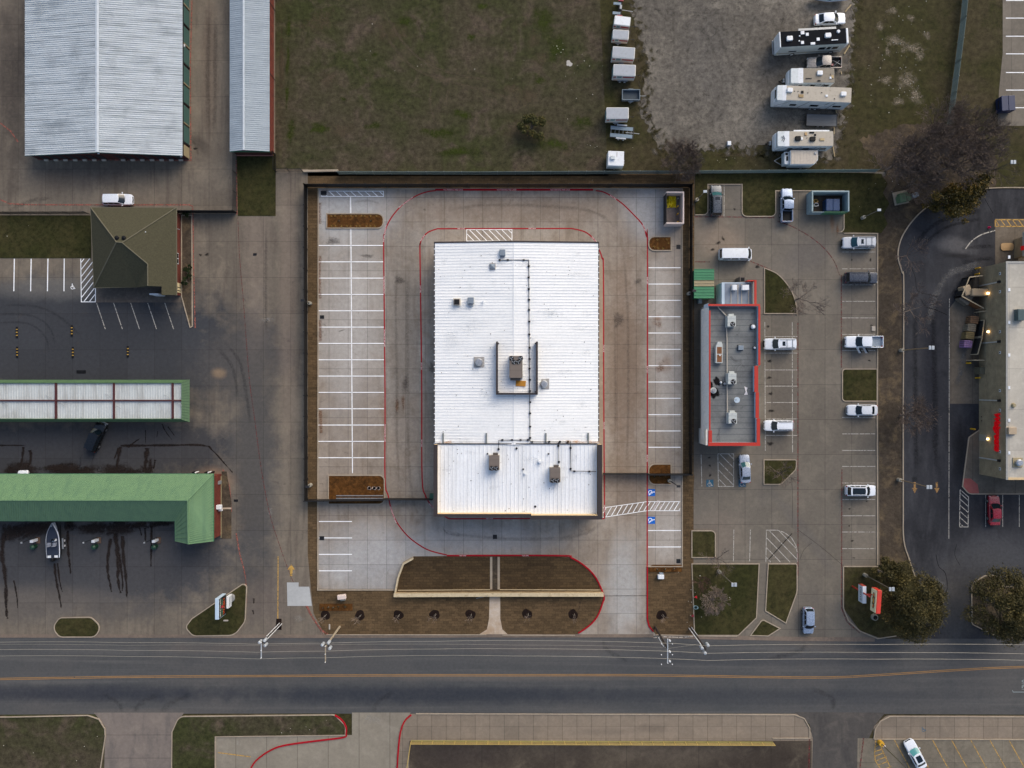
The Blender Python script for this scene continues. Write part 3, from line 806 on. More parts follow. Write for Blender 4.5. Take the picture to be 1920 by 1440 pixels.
# ------------------------------------------------------------------ stains, wet patches, tyre marks (thin sheets of their own)
D_wet = decal('wet_stain', (42, 35, 32), .85, .7, 1.8, .25, .5)
D_tyre = decal('tyre_mark', (46, 46, 50), .3, .8, .9, .35, .65, fade=True)
D_oil = decal('oil_stain', (36, 34, 34), .8, .7, 2.5, .3, .55)
D_pale = decal('pale_wear', (172, 168, 162), .4, .9, .8, .4, .7, fade=True)
D_rust = decal('rust_stain', (120, 78, 46), .55, .8, 1.5, .35, .6)
D_crack = decal('crack', (26, 26, 28), .8, .6, 3.0, .2, .5)
D_track = decal('dirt_track', (98, 88, 72), .55, .9, .6, .35, .65, fade=True)
D_rut = decal('gravel_rut', (70, 67, 63), .28, .9, .5, .4, .68, fade=True)


def blobs(name, m, items, z):
    mb = MB()
    for it in items:
        x, y, rx, ry = it[:4]
        q = P(x, y)
        mb.blob(q.x, q.y, rx * S, ry * S, z, it[4] if len(it) > 4 else 0, 20, .3)
        z += .0003
    st(mb, name, m)


def strips(name, m, items, z):
    mb = MB()
    for pts, w in items:
        pp = W(smooth_path(pts, 4))
        n = len(pp)
        mb.strip(pp, [w * (1.15 - .75 * (i / (n - 1)) ** 1.5 + .25 * math.sin(i * 2.1 + len(pts))) for i in range(n)] if name == 'wet_stain' else w, z)
        z += .0003
    st(mb, name, m)


blobs('wet_stain', D_wet, [(20, 884, 16, 14), (45, 878, 34, 18), (130, 884, 44, 20), (105, 878, 30, 12), (160, 884, 30, 15), (215, 882, 30, 18), (245, 886, 20, 12), (275, 882, 16, 12), (282, 872, 5, 16),
      (60, 992, 60, 20), (20, 1000, 24, 22), (130, 984, 16, 14), (175, 990, 44, 15), (225, 990, 40, 18), (262, 984, 22, 10), (300, 982, 30, 8), (1340, 732, 0.1, .1)], .012)
strips('wet_stain', D_wet, [([(226, 836), (300, 835), (380, 835), (400, 846), (436, 886)], .5), ([(226, 838), (222, 858), (218, 880)], .8), ([(240, 838), (262, 822)], .4), ([(276, 840), (274, 860), (272, 880)], 1.1), ([(291, 862), (288, 880)], .5),
       ([(44, 838), (42, 858), (38, 876)], .6), ([(0, 835), (48, 835)], .35), ([(56, 844), (58, 860), (54, 876)], .7), ([(222, 840), (214, 862)], .4),
       ([(208, 1010), (203, 1040), (202, 1070), (206, 1092), (209, 1110)], .7), ([(216, 1000), (220, 1030), (222, 1060), (221, 1084), (226, 1112)], 1.0), ([(230, 1005), (231, 1040), (236, 1080), (238, 1120)], .8), ([(224, 1040), (230, 1090), (229, 1108)], .5),
       ([(262, 990), (266, 1005)], .4), ([(272, 990), (273, 1015)], .5), ([(284, 985), (284, 1020), (283, 1062)], .6), ([(127, 995), (128, 1030), (131, 1060), (133, 1076)], .6),
       ([(102, 1056), (106, 1090), (112, 1120), (115, 1140)], .55), ([(108, 1056), (112, 1090), (117, 1110)], .4), ([(8, 1000), (4, 1040), (10, 1080), (12, 1140), (14, 1160)], 1.0), ([(26, 1088), (32, 1120), (33, 1140)], .35),
       ([(304, 795), (310, 808), (322, 824)], .25), ([(315, 800), (328, 818)], .22), ([(296, 808), (294, 820)], .2), ([(273, 806), (273, 832)], .2), ([(476, 1122), (476, 1132)], .4), ([(474, 1144), (476, 1152)], .4)], .0124)
strips('tyre_mark', D_tyre, [([(155, 850), (151, 860), (150, 874)], .3), ([(178, 850), (174, 860), (172, 872)], .3), ([(-20, 590), (60, 592), (96, 620), (104, 660)], .5), ([(-20, 606), (50, 606), (84, 630), (92, 664)], .5), ([(0, 572), (70, 575), (120, 600), (160, 640)], .6),
       ([(420, 640), (450, 680), (462, 740), (470, 800)], .8), ([(406, 650), (436, 690), (446, 750)], .8), ([(360, 262), (368, 276), (372, 292)], .5), ([(500, 420), (498, 520), (500, 640)], .8), ([(392, 20), (390, 150), (392, 260)], 1.2), ([(404, 20), (404, 150), (402, 260)], 1.0),
       ([(10, 398), (60, 376), (100, 372)], 1.0), ([(1080, 1170), (1090, 1120), (1112, 1050)], .4), ([(1148, 1170), (1150, 1110), (1156, 1050)], .6), ([(1170, 1170), (1172, 1110), (1176, 1040)], .6), ([(1192, 1170), (1194, 1120)], .5)], .0136)
strips('tyre_mark', decal('lot_tyre_mark', (84, 78, 73), .26, .9, .9, .35, .65, fade=True), [([(770, 470), (764, 560), (765, 700), (766, 840), (775, 940), (800, 985)], .8), ([(748, 470), (742, 560), (744, 700), (745, 840), (752, 930)], .7), ([(800, 985), (880, 1005), (1000, 1010), (1100, 1000), (1150, 950)], .8),
       ([(820, 400), (900, 385), (1040, 388), (1120, 400), (1165, 440)], .8), ([(1165, 440), (1176, 560), (1178, 760), (1174, 900)], .7), ([(1152, 560), (1154, 760), (1152, 860)], .6), ([(830, 985), (838, 1000), (870, 1006)], .4), ([(660, 380), (690, 376), (716, 384)], .6)], .040)
strips('tyre_mark', decal('road_tyre_mark', (52, 53, 57), .28, .8, .5, .35, .65, fade=True), [([(250, 1338), (262, 1320), (300, 1300)], 1.2), ([(230, 1338), (222, 1318), (190, 1300)], 1.0), ([(300, 1338), (320, 1318), (360, 1300)], 1.2), ([(700, 1338), (706, 1318), (740, 1296)], 1.0), ([(1130, 1196), (1140, 1220), (1180, 1240)], 1.0),
       ([(1560, 1336), (1560, 1310), (1520, 1290)], 1.2), ([(1510, 1200), (1500, 1220), (1440, 1236)], 1.2)], .020)
strips('tyre_mark', decal('dark_lot_tyre_mark', (30, 31, 35), .5, .8, .8, .35, .65, fade=True), [([(1712, 470), (1730, 440), (1770, 412), (1850, 392)], 1.0), ([(1722, 480), (1742, 450), (1780, 424), (1850, 408)], .8), ([(1800, 492), (1840, 486), (1866, 486)], 1.0), ([(1800, 465), (1840, 462), (1866, 462)], .9),
       ([(1750, 560), (1752, 700), (1755, 900)], 1.4), ([(1716, 560), (1716, 700), (1718, 900)], 1.2), ([(1782, 560), (1800, 540), (1830, 505)], 1.6)], .0165)
strips('pale_wear', decal('asphalt_pale_wear', (112, 112, 112), .55, .8, .6, .35, .65, fade=True), [([(1740, 620), (1752, 560), (1784, 512), (1850, 494)], 1.6), ([(1790, 730), (1800, 700), (1812, 640), (1830, 600)], 1.2), ([(1720, 1100), (1760, 1090), (1780, 1120)], 1.5)], .0162)
strips('crack', D_crack, [([(1708, 500), (1716, 520), (1720, 545), (1740, 552), (1758, 556)], .12), ([(1726, 560), (1736, 575), (1752, 580), (1775, 590)], .14), ([(1755, 1040), (1760, 1062), (1772, 1074), (1776, 1100), (1770, 1120)], .14), ([(1800, 1060), (1790, 1040), (1794, 1020)], .1),
       ([(1846, 372), (1856, 390), (1862, 400)], .12), ([(1497, 994), (1540, 1026), (1580, 1060)], .07), ([(1500, 1048), (1508, 1030), (1522, 1018)], .06), ([(1485, 1000), (1440, 1050)], .2), ([(1484, 895), (1486, 930), (1485, 990)], .06)], .0168)
blobs('oil_stain', D_oil, [(1440, 612, 4, 3), (1443, 677, 5, 4), (1442, 708, 6, 4), (1445, 738, 6, 4), (1446, 770, 7, 4), (1444, 832, 7, 5), (1597, 487, 2, 2), (1632, 487, 2, 5), (1634, 610, 3, 2), (1630, 676, 4, 2), (1593, 954, 3, 2), (1625, 940, 3, 1.5), (1592, 986, 2.5, 2), (1598, 1014, 4, 2.5), (1601, 1046, 4, 1.6),
       (1330, 858, 3, 3), (1331, 873, 3, 3), (1331.5, 891, 3.4, 3), (1377, 392, 3, 3), (376, 478, 4, 3), (388, 477, 5, 4), (366, 279, 5, 3), (1347, 455, 7, 3, .6), (1356, 448, 3, 7, .4), (1336, 468, 6, 3), (1420, 500, 6, 4, .4)], .0132)
blobs('oil_stain', decal('lot_oil_stain', (84, 78, 74), .55, .8, 2.0, .3, .6), [(796, 393, 3, 3), (812, 384, 2, 1.6), (750, 526, 14, 8), (1196, 528, 8, 8), (625, 452, 18, 8), (690, 480, 16, 5), (760, 720, 8, 20), (810, 690, 8, 14), (640, 620, 8, 2, .3), (1160, 600, 12, 20)], .0402)
blobs('rust_stain', D_rust, [(1233, 607, 11, 9), (1238, 690, 10, 14), (1570, 430, 4, 14), (745, 760, 5, 16), (756, 756, 5, 18)], .041)
strips('rust_stain', D_rust, [([(599, 380), (599, 420)], .9), ([(600, 480), (599, 520), (600, 560)], .8), ([(600, 600), (601, 640)], .8), ([(601, 770), (602, 812)], .8), ([(603, 358), (616, 358)], .7)], .0415)
blobs('pale_wear', D_pale, [(560, 1160, 14, 8), (508, 960, 6, 10), (700, 1350, 20, 10), (690, 1346, 6, 6), (500, 600, 20, 8)], .0185)
strips('dirt_track', D_track, [([(685, 0), (708, 40), (740, 90), (780, 130), (840, 152), (930, 176), (1010, 205)], .9), ([(706, 0), (728, 36), (760, 84), (800, 118), (860, 140), (950, 156)], .8), ([(812, 150), (806, 190), (816, 230)], .7), ([(842, 165), (834, 200)], .7), ([(1000, 215), (1060, 245)], 1.0)], .005)
strips('gravel_rut', D_rut, [([(1300, 20), (1340, 100), (1352, 170), (1310, 230), (1240, 262)], .9), ([(1320, 20), (1362, 100), (1374, 170), (1330, 240), (1260, 270)], .9), ([(1260, 10), (1264, 80), (1260, 140)], .7), ([(1284, 10), (1290, 90), (1284, 150)], .7), ([(1420, 20), (1400, 80), (1380, 160)], .9), ([(1230, 30), (1340, 24), (1420, 40)], .7)], .010)
strips('crack', decal('lot_joint', (40, 37, 35), .7, .7, 3, .2, .5), [([(1131, 1117.3), (1170, 1117), (1213, 1116.8)], .14)], .0405)
rg = random.Random(77)
edge = [(1184, y) for y in range(0, 60, 9)] + [(1198 + (y - 60) * .2, y) for y in range(60, 130, 9)] + [(1208, y) for y in range(130, 215, 9)] + [(1205 + (y - 210) * .5, y) for y in range(210, 280, 9)] + [(x, 281) for x in range(1235, 1425, 9)] + [(x, 281 + (x - 1425) * .14) for x in range(1425, 1560, 9)] + [(1600 - y * .05, y) for y in range(0, 160, 10)] + [(1596 - (y - 150) * .22, y) for y in range(150, 300, 9)]
blobs('gravel_fringe', decal('gravel_fringe', (104, 99, 92), .8, 1.0, 1.1, .3, .6), [(x + rg.uniform(-8, 8), y + rg.uniform(-8, 8), rg.uniform(5, 13), rg.uniform(4, 9), rg.uniform(0, 3)) for x, y in edge], .0082)
blobs('grass_fringe', decal('grass_fringe', (58, 54, 32), .85, 1.0, 1.1, .3, .6), [(x + rg.uniform(-10, 16), y + rg.uniform(-12, 12), rg.uniform(4, 12), rg.uniform(3, 8), rg.uniform(0, 3)) for x, y in edge + edge[10:40]], .030)
blobs('weed_patch', decal('weed_patch', (54, 64, 20), .85, 1.0, .9, .3, .6), [(541, 50, 6, 30), (540, 110, 5, 50), (538, 180, 5, 30), (545, 245, 10, 30), (703, 102, 8, 6), (643, 186, 7, 6), (884, 70, 10, 12), (905, 12, 14, 10), (870, 215, 30, 12), (700, 236, 20, 8), (820, 250, 50, 12), (860, 285, 60, 10), (1020, 40, 26, 40), (1045, 90, 22, 40), (1010, 150, 12, 20), (1040, 270, 40, 20), (760, 40, 26, 10), (600, 240, 30, 14), (1090, 230, 24, 20)], .0052)
blobs('bare_patch', decal('bare_patch', (92, 80, 64), .6, 1.0, .7, .3, .65), [(985, 45, 14, 10), (1000, 75, 18, 24), (1015, 110, 22, 20), (960, 165, 20, 14), (615, 150, 26, 20), (640, 245, 40, 24), (735, 60, 50, 30), (990, 180, 30, 20), (1065, 285, 12, 14), (980, 250, 50, 30), (528, 120, 6, 90), (600, 40, 40, 30), (1480, 288, 60, 8), (1380, 290, 50, 8), (1590, 110, 4, 50)], .0056)
blobs('bare_patch', decal('pale_rubble_ground', (138, 128, 112), .75, 1.0, 1.4, .35, .6), [(1680, 76, 24, 14), (1710, 90, 28, 14), (1664, 95, 6, 14), (1725, 104, 10, 16), (1672, 20, 12, 10), (1708, 34, 12, 8), (1700, 150, 22, 24), (1718, 180, 18, 20), (1684, 190, 16, 10), (1650, 50, 8, 14), (1738, 66, 10, 8), (1660, 150, 18, 10)], .0058)
# litter and pale stones scattered in the grass
rl = random.Random(5)
mb = MB()
for cx, cy, sx, sy, n in ((1080, 140, 40, 60, 26), (1050, 90, 16, 10, 10), (1680, 100, 50, 60, 46), (1700, 160, 30, 30, 30), (1610, 200, 50, 90, 26), (1350, 300, 40, 8, 16), (1300, 1150, 12, 40, 16), (1660, 340, 60, 40, 16), (90, 1400, 70, 40, 12), (560, 1360, 80, 12, 10), (1340, 1110, 40, 50, 10),
                          (800, 120, 240, 100, 18), (1130, 290, 40, 30, 14), (60, 440, 80, 30, 6), (1700, 60, 40, 50, 24)):
    for _ in range(int(n * .6)):
        q = P(rl.gauss(cx, sx * .6), rl.gauss(cy, sy * .6))
        r = rl.uniform(.03, .11)
        h = [Vector((q.x + r * rl.uniform(.5, 1.1) * math.cos(t), q.y + r * rl.uniform(.5, 1.1) * math.sin(t), .14)) for t in [i * 1.2566 for i in range(5)]]
        mb.add([Vector((q.x, q.y, .2))] + h, [[0, 1 + i, 1 + (i + 1) % 5] for i in range(5)])
mb.build('litter', mat('pale_litter', (196, 192, 182), .8, var=.3, space='World'), kind='stuff', label='pale scraps of paper and stones scattered in the grass')
st(MB().blob(*P(1067, 119)[:2], .45, .55, .02, 0, 14, .4), 'pale_rubble_patch', mat('pale_rubble', (170, 166, 160), .9, space='World'))
# ------------------------------------------------------------------ shared materials
M_glass = mat('tinted_glass', (14, 26, 34), .08, 0, .1, coat=.3)
M_glass2 = mat('clear_windscreen', (52, 92, 96), .08, 0, .12, coat=.3)
M_black = mat('black_plastic', (19, 20, 23), .6, spec=.2)
M_tyre = mat('tyre_rubber', (24, 24, 25), .85)
M_rim = mat('alloy_rim', (150, 152, 156), .35, .7)
M_lamp = mat('headlamp_lens', (206, 214, 222), .15, 0, .1, coat=.5)
M_tail = mat('tail_lamp_lens', (150, 18, 22), .25, 0, .1, coat=.5)
M_steel = mat('galvanised_steel', (150, 154, 158), .45, .4, .2)
M_dsteel = mat('dark_steel', (40, 41, 44), .5, .3)
M_white = mat('white_enamel', (222, 226, 230), .4, 0, .06, dirt=(196, 198, 196))
M_offw = mat('off_white_membrane', (176, 168, 156), .7, 0, .1, dirt=(146, 136, 122))
CAR = {k: mat('car_paint_' + k, v, .28, .25 if k in ('silver', 'grey', 'bluegrey', 'tan') else 0, .04, .6, .6) for k, v in dict(
    white=(224, 230, 238), white2=(206, 212, 220), silver=(160, 170, 186), grey=(70, 76, 84), black=(5, 6, 8), blackg=(48, 56, 70), red=(140, 20, 38), bluegrey=(146, 162, 186), tan=(158, 150, 142), pearl=(196, 200, 206)).items()}

SPEC = dict(   # height, belt, windscreen base, roof front, roof rear, rear-glass base, nose z, cowl z, tail z (x as a share of the length)
    sedan=(1.46, .93, .21, .05, -.24, -.39, .70, .94, .97),
    suv=(1.76, 1.06, .235, .10, -.43, -.487, .86, 1.06, 1.02),
    crossover=(1.64, 1.0, .245, .09, -.39, -.475, .78, 1.0, 1.0),
    van=(1.98, 1.12, .43, .30, -.46, -.492, .86, 1.10, 1.08),
    pickup=(1.86, 1.12, .225, .10, -.125, -.165, .95, 1.14, .66))


def lerp(a, b, t): return a + (b - a) * t


def car(name, kind, px, py, head, paint, L, Wd, label, cat, sunroof=None, rails=False, group=None, glassy=None, rear_dark=True, bed=None, roofm=None, ladder=False):
    Hh, belt, wb, rf, rr, rb, nz, cz, tz = SPEC[kind]
    q = P(px, py, .85)
    t = thing(name, label, cat, (q.x, q.y, .04), math.radians(head), group)
    pm = CAR[paint]
    hw = Wd / 2
    xs = [.5, .492, .475, .44, .38, .28, .21, .1, 0, -.1, -.2, -.3, -.38, -.44, -.475, -.492, -.5]
    ww = [.60, .74, .86, .94, .98, 1, .985, .99, 1, 1, 1, 1, .985, .955, .90, .80, .70]
    if kind in ('van', 'suv', 'pickup'): ww = [.72, .83, .91, .96, .985, 1, .99, .99, 1, 1, 1, 1, .99, .975, .95, .90, .84]

    def deck(x):
        if x >= wb: return lerp(cz, nz, ((x - wb) / (.5 - wb)) ** 1.5) - (.10 if x > .488 else 0)
        if x >= rb: return lerp(tz, cz, (x - rb) / (wb - rb)) if kind != 'pickup' else cz
        return tz - (.06 if x < -.488 else 0)
    xs2 = sorted(set(xs + ([rb, rb - .004] if kind == 'pickup' else [])), reverse=True)
    wf = lambda x: next(lerp(ww[i + 1], ww[i], (x - xs[i + 1]) / (xs[i] - xs[i + 1])) for i in range(len(xs) - 1) if xs[i + 1] - 1e-9 <= x <= xs[i] + 1e-9)
    rows = []
    for x in xs2:
        w, z = hw * wf(x), deck(x)
        X = x * L
        half = [(w * .90, .24), (w * .985, .42), (w, .60), (w * .975, z * .86 if z > .8 else z * .93), (w * .90, z - .03), (w * .80, z), (w * .4, z + .025), (0, z + .035)]
        rows.append([(X, y, zz) for y, zz in half] + [(X, -y, zz) for y, zz in half[-2::-1]])
    m = len(rows[0])
    mb = MB()
    mb.add([p for r_ in rows for p in r_], [[i * m + k, i * m + k + 1, (i + 1) * m + k + 1, (i + 1) * m + k] for i in range(len(rows) - 1) for k in range(m - 1)] + [list(range(m))[::-1], [(len(rows) - 1) * m + k for k in range(m)]])
    # cabin
    bw, tw = hw * .90, hw * (.74 if kind in ('sedan', 'crossover') else .80)
    if kind == 'van': bw, tw = hw * .95, hw * .84
    zt = Hh
    fb, rbw = (.16, .08) if kind != 'van' else (.14, .05)

    def front(u, v):
        return Vector((lerp(wb, rf, v) * L + (fb + .05 * (1 - v)) * (1 - (2 * u - 1) ** 2), lerp(-1, 1, u) * lerp(bw, tw, v), lerp(deck(wb), zt, v) + .03 * (1 - (2 * u - 1) ** 2) * v))

    def rear(u, v):
        z0 = tz if kind != 'pickup' else cz
        return Vector((lerp(rb, rr, v) * L - rbw * (1 - (2 * u - 1) ** 2), lerp(1, -1, u) * lerp(bw, tw, v), lerp(z0, zt, v) + .03 * (1 - (2 * u - 1) ** 2) * v))

    def side(sg):
        def f(u, v):
            z0 = lerp(tz if kind != 'pickup' else cz, deck(wb), u)
            return Vector((lerp(lerp(rb, wb, u), lerp(rr, rf, u), v) * L, sg * lerp(bw, tw, v), lerp(z0, zt, v)))
        return f

    def patch(f, u0, u1, v0, v1, off=0.0, nu=6, nv=2, flip=False):
        b = MB()
        vs = []
        for j in range(nv + 1):
            for i in range(nu + 1):
                u, v = lerp(u0, u1, i / nu), lerp(v0, v1, j / nv)
                p = f(u, v)
                if off:
                    du, dv = f(u + .01, v) - p, f(u, v + .01) - p
                    n = du.cross(dv)
                    if flip: n = -n
                    p = p + n.normalized() * off
                vs.append(p)
        fs = [[j * (nu + 1) + i, j * (nu + 1) + i + 1, (j + 1) * (nu + 1) + i + 1, (j + 1) * (nu + 1) + i] for j in range(nv) for i in range(nu)]
        if flip: fs = [x[::-1] for x in fs]
        return b.add(vs, fs)
    for f, fl in ((front, False), (rear, False), (side(1), True), (side(-1), False)):
        b = patch(f, 0, 1, 0, 1, 0, 6, 2, fl)
        mb.add(b.v, b.f)

    def roof(u, v):
        a, b = rear(1 - v, 1), front(v, 1)
        p = a.lerp(b, u)
        p.z += .05 * (1 - (2 * u - 1) ** 2)
        return p
    b = patch(roof, 0, 1, 0, 1, 0, 6, 6)
    mb.add(b.v, b.f)
    mb.build('body', pm, t, True, smooth=False, bevel=.03, seg=2)
    patch(front, .04, .96, .05, .95, .012).build('windscreen', glassy or M_glass, t, True, smooth=True)
    patch(rear, .08, .92, .14, .92, .012).build('rear_window', M_glass, t, True, smooth=True)
    sp = {'sedan': ((.16, .50), (.53, .84)), 'pickup': ((.08, .44), (.5, .9)), 'van': ((.08, .34), (.38, .62), (.68, .95))}.get(kind, ((.05, .28), (.32, .58), (.62, .9)))
    for sg in (1, -1):
        for u0, u1 in sp:
            patch(side(sg), u0, u1, .12, .86, .012, 3, 1, sg > 0).build('side_window', M_glass, t, True)
    if sunroof:
        patch(roof, sunroof[0], sunroof[1], sunroof[2], 1 - sunroof[2], .012, 3, 3).build('sunroof', M_glass, t, True, smooth=True)
    if roofm:
        patch(roof, .03, .97, .05, .95, .008, 4, 4).build('roof_panel', roofm, t, True, smooth=True)
    if rails:
        for sg in (.08, .92):
            MB().pipe([roof(.06, sg) + Vector((0, 0, .06)), roof(.5, sg) + Vector((0, 0, .07)), roof(.94, sg) + Vector((0, 0, .06))], .03, 5).build('roof_rail', M_black, t, True)
    if ladder:
        for u in (.22, .55):
            MB().tube(roof(u, .06) + Vector((0, 0, .07)), roof(u, .94) + Vector((0, 0, .07)), .03, .03, 5).build('roof_crossbar', M_black, t, True)
    if kind == 'pickup':
        x0, x1 = rb * L - .10, -.5 * L
        for sg in (1, -1):
            MB().bx(x1 + .1, x0 + .1, sg * hw * .86, sg * hw * .985, .6, 1.16).build('bed_side', pm, t, True, bevel=.03)
        MB().bx(x1 + .02, x1 + .12, -hw * .9, hw * .9, .6, 1.13).build('tailgate', pm, t, True, bevel=.03)
        MB().bx(x1 + .14, x0 + .06, -hw * .84, hw * .84, .66, .72).build('bed_liner', bed or M_black, t, True)
    wr = .35 if kind in ('sedan', 'crossover', 'van') else .40
    for X in (.31 * L, -.29 * L):
        for sg in (1, -1):
            y = sg * (hw - .12)
            w_ = MB().tube((X, y - .12, wr), (X, y + .14 * sg + (.12 if sg < 0 else 0) - (0 if sg > 0 else .12), wr), wr, wr, 18).build('wheel', M_tyre, t, True)
            MB().tube((X, y + sg * .14, wr), (X, y + sg * .155, wr), wr * .62, wr * .55, 12).build('rim', M_rim, w_, True)
    for sg in (1, -1):
        zz = nz - .06
        MB().bx(L * .455, L * .488, sg * hw * .52, sg * hw * .83, zz - .10, zz + .055).build('headlight', M_lamp, t, True, bevel=.03)
        MB().bx(-L * .497, -L * .465, sg * hw * .62, sg * hw * .885, (1.0 if kind == 'pickup' else tz) - .3, (1.06 if kind == 'pickup' else tz) - .03).build('tail_light', M_tail, t, True, bevel=.02)
        mx = (wb - .045) * L
        MB().bx(mx - .09, mx + .07, sg * (hw - .02), sg * (hw + .2), cz + .02, cz + .17).build('mirror', pm, t, True, bevel=.03)
    MB().bx(L * .484, L * .506, -hw * .5, hw * .5, nz - .3, nz - .07).build('grille', M_black, t, True)
    MB().bx(L * .47, L * .507, -hw * .66, hw * .66, .28, .46).build('bumper', M_black if kind in ('suv', 'pickup') else pm, t, True, bevel=.04)
    if kind in ('sedan', 'crossover', 'suv', 'pickup'):
        for sg in (1, -1):
            f0 = front(.14 if sg < 0 else .86, 0)
            MB().tube((f0.x + .03, f0.y * .9, f0.z + .03), (f0.x + .14, f0.y * .25, f0.z + .03), .012, .012, 4).build('wiper', M_black, t, True)
    return t


car('parked_car', 'crossover', 220, 374, 0, 'white', 5.0, 1.9, 'white hatchback by the faded red line behind the brown roofed office', 'car')
t = car('off_road_truck', 'suv', 180, 819, 67, 'black', 5.1, 1.95, 'black boxy off-road truck angled beside the vacuum canopy', 'truck', group=None)
MB().bx(2.5, 2.75, -.9, .9, .45, .7).build('front_bumper', M_steel, t, True, bevel=.05)
car('parked_car', 'sedan', 42, 908, 90, 'white', 4.6, 1.8, 'white car almost hidden in a wash bay under the green roof', 'car')
car('parked_car', 'sedan', 1557, 35, 3, 'white', 5.2, 1.9, 'white coupe on gravel beside the black roofed motorhome', 'car')
t = car('pickup_truck', 'pickup', 1545, 118, 180, 'tan', 5.8, 1.95, 'tan pickup truck with junk in its black bed, on gravel', 'pickup')
MB().tube((-1.3, -.5, .8), (-2.6, .4, 1.15), .04, .04, 5).tube((-1.6, .5, .8), (-2.5, -.3, 1.1), .04, .04, 5).build('loose_pipe', M_steel, t, True)
MB().bx(-1.5, -1.2, .2, .5, .72, .95).build('red_crate', CAR['red'], t, True)
car('parked_car', 'suv', 1342.5, 376, 90, 'grey', 5.1, 1.95, 'dark grey people carrier with sunroof, backed up to the lawn', 'car', sunroof=(.72, .9, .24), glassy=M_glass2, rails=True)
car('pickup_truck', 'pickup', 1475, 385, 90, 'bluegrey', 5.6, 1.95, 'silver pickup truck with empty black bed beside the dumpster enclosure', 'pickup', sunroof=None)
car('delivery_van', 'van', 1379, 477, 0, 'white', 5.5, 1.95, 'plain white van driving past the green roofed shed', 'van', roofm=M_white)
car('parked_car', 'suv', 1610, 455, 180, 'pearl', 5.4, 1.98, 'white sport utility with roof bars, parked below the corner lawn', 'car', sunroof=(.66, .80, .26), rails=True, ladder=True, glassy=mat('teal_windscreen', (16, 60, 72), .08, coat=.3))
car('parked_car', 'suv', 1615, 521, 0, 'blackg', 5.4, 1.98, 'black sport utility with slate roof, nose to the dirt strip', 'car', rails=True)
car('parked_car', 'suv', 1463, 645, 180, 'white', 5.3, 1.95, 'white sport utility with roof bars, parked beside the red trimmed restaurant', 'car', sunroof=(.62, .78, .26), rails=True, ladder=True)
t = car('pickup_truck', 'pickup', 1620, 641, 180, 'white', 6.3, 2.0, 'white pickup truck with two doors standing open', 'pickup', bed=mat('grey_bed_cover', (138, 150, 162), .6))
for x0, a in ((1.15, 62), (.05, 62)):
    R = Matrix.Translation((x0, .95, 0)) @ Matrix.Rotation(math.radians(180 - a), 4, 'Z')
    d = MB().bx(0, 1.05, -.05, .05, .45, 1.12, M=R).build('open_door', CAR['white'], t, True, bevel=.03)
    MB().bx(.08, .98, -.02, .02, 1.12, 1.62, M=R).build('pane', M_glass, d, True)
car('parked_car', 'sedan', 1617, 769, 180, 'white2', 5.0, 1.86, 'white saloon parked just below the small square lawn', 'car')
car('parked_car', 'crossover', 1460.5, 798, 180, 'white', 4.9, 1.86, 'white crossover by the red trimmed corner of the restaurant', 'car', rails=True)
car('parked_car', 'sedan', 1397, 879, 93, 'silver', 4.7, 1.8, 'silver saloon over a blue access square by the hatched bay', 'car', glassy=M_glass2)
car('parked_car', 'crossover', 1614.5, 920, 0, 'white', 5.0, 1.88, 'white crossover with a long dark glass roof', 'car', sunroof=(.08, .92, .14), rails=True)
car('parked_car', 'sedan', 1865, 957, 91, 'red', 4.9, 1.86, 'dark red saloon in a bay in front of the pharmacy', 'car')
car('moving_car', 'crossover', 1516, 1164, -90, 'bluegrey', 4.4, 1.8, 'blue grey hatchback leaving by the drive towards the road', 'car')
car('parked_car', 'sedan', 1717, 1415, 118, 'white', 5.1, 1.9, 'white saloon with black glass roof slanted between yellow lines', 'car', sunroof=(.15, .85, .18), glassy=mat('aqua_windscreen', (84, 150, 150), .1, coat=.3))


# ------------------------------------------------------------------ caravans, motorhome and trailers on the gravel
def roundrect(x0, x1, y0, y1, r, n=4):
    out = []
    for cx, cy, a0 in ((x1 - r, y1 - r, 0), (x0 + r, y1 - r, 90), (x0 + r, y0 + r, 180), (x1 - r, y0 + r, 270)):
        out += [(cx + r * math.cos(math.radians(a0 + 90 * k / n)), cy + r * math.sin(math.radians(a0 + 90 * k / n))) for k in range(n + 1)]
    return out


def wheels(t, xs, hw, r=.36):
    for x in xs:
        for sg in (1, -1):
            w_ = MB().tube((x, sg * (hw - .2), r), (x, sg * (hw + .02), r), r, r, 16).build('wheel', M_tyre, t, True)
            MB().tube((x, sg * (hw + .02), r), (x, sg * (hw + .035), r), r * .6, r * .5, 12).build('rim', mat_rimw, w_, True)


mat_rimw = mat('white_rim', (200, 202, 204), .4)
M_rvwall = mat('caravan_wall', (196, 204, 208), .45, 0, .06, dirt=(168, 172, 170))
M_rvgraph = mat('caravan_graphics', (30, 40, 58), .45)
M_rubber = mat('caravan_roof_rubber', (176, 168, 154), .75, 0, .1, dirt=(150, 140, 124))
M_rubberg = mat('beige_caravan_roof', (138, 130, 116), .75, 0, .1, dirt=(120, 110, 96))
M_rvblack = mat('black_roof_membrane', (16, 19, 25), .75, 0, .2, spec=.08)


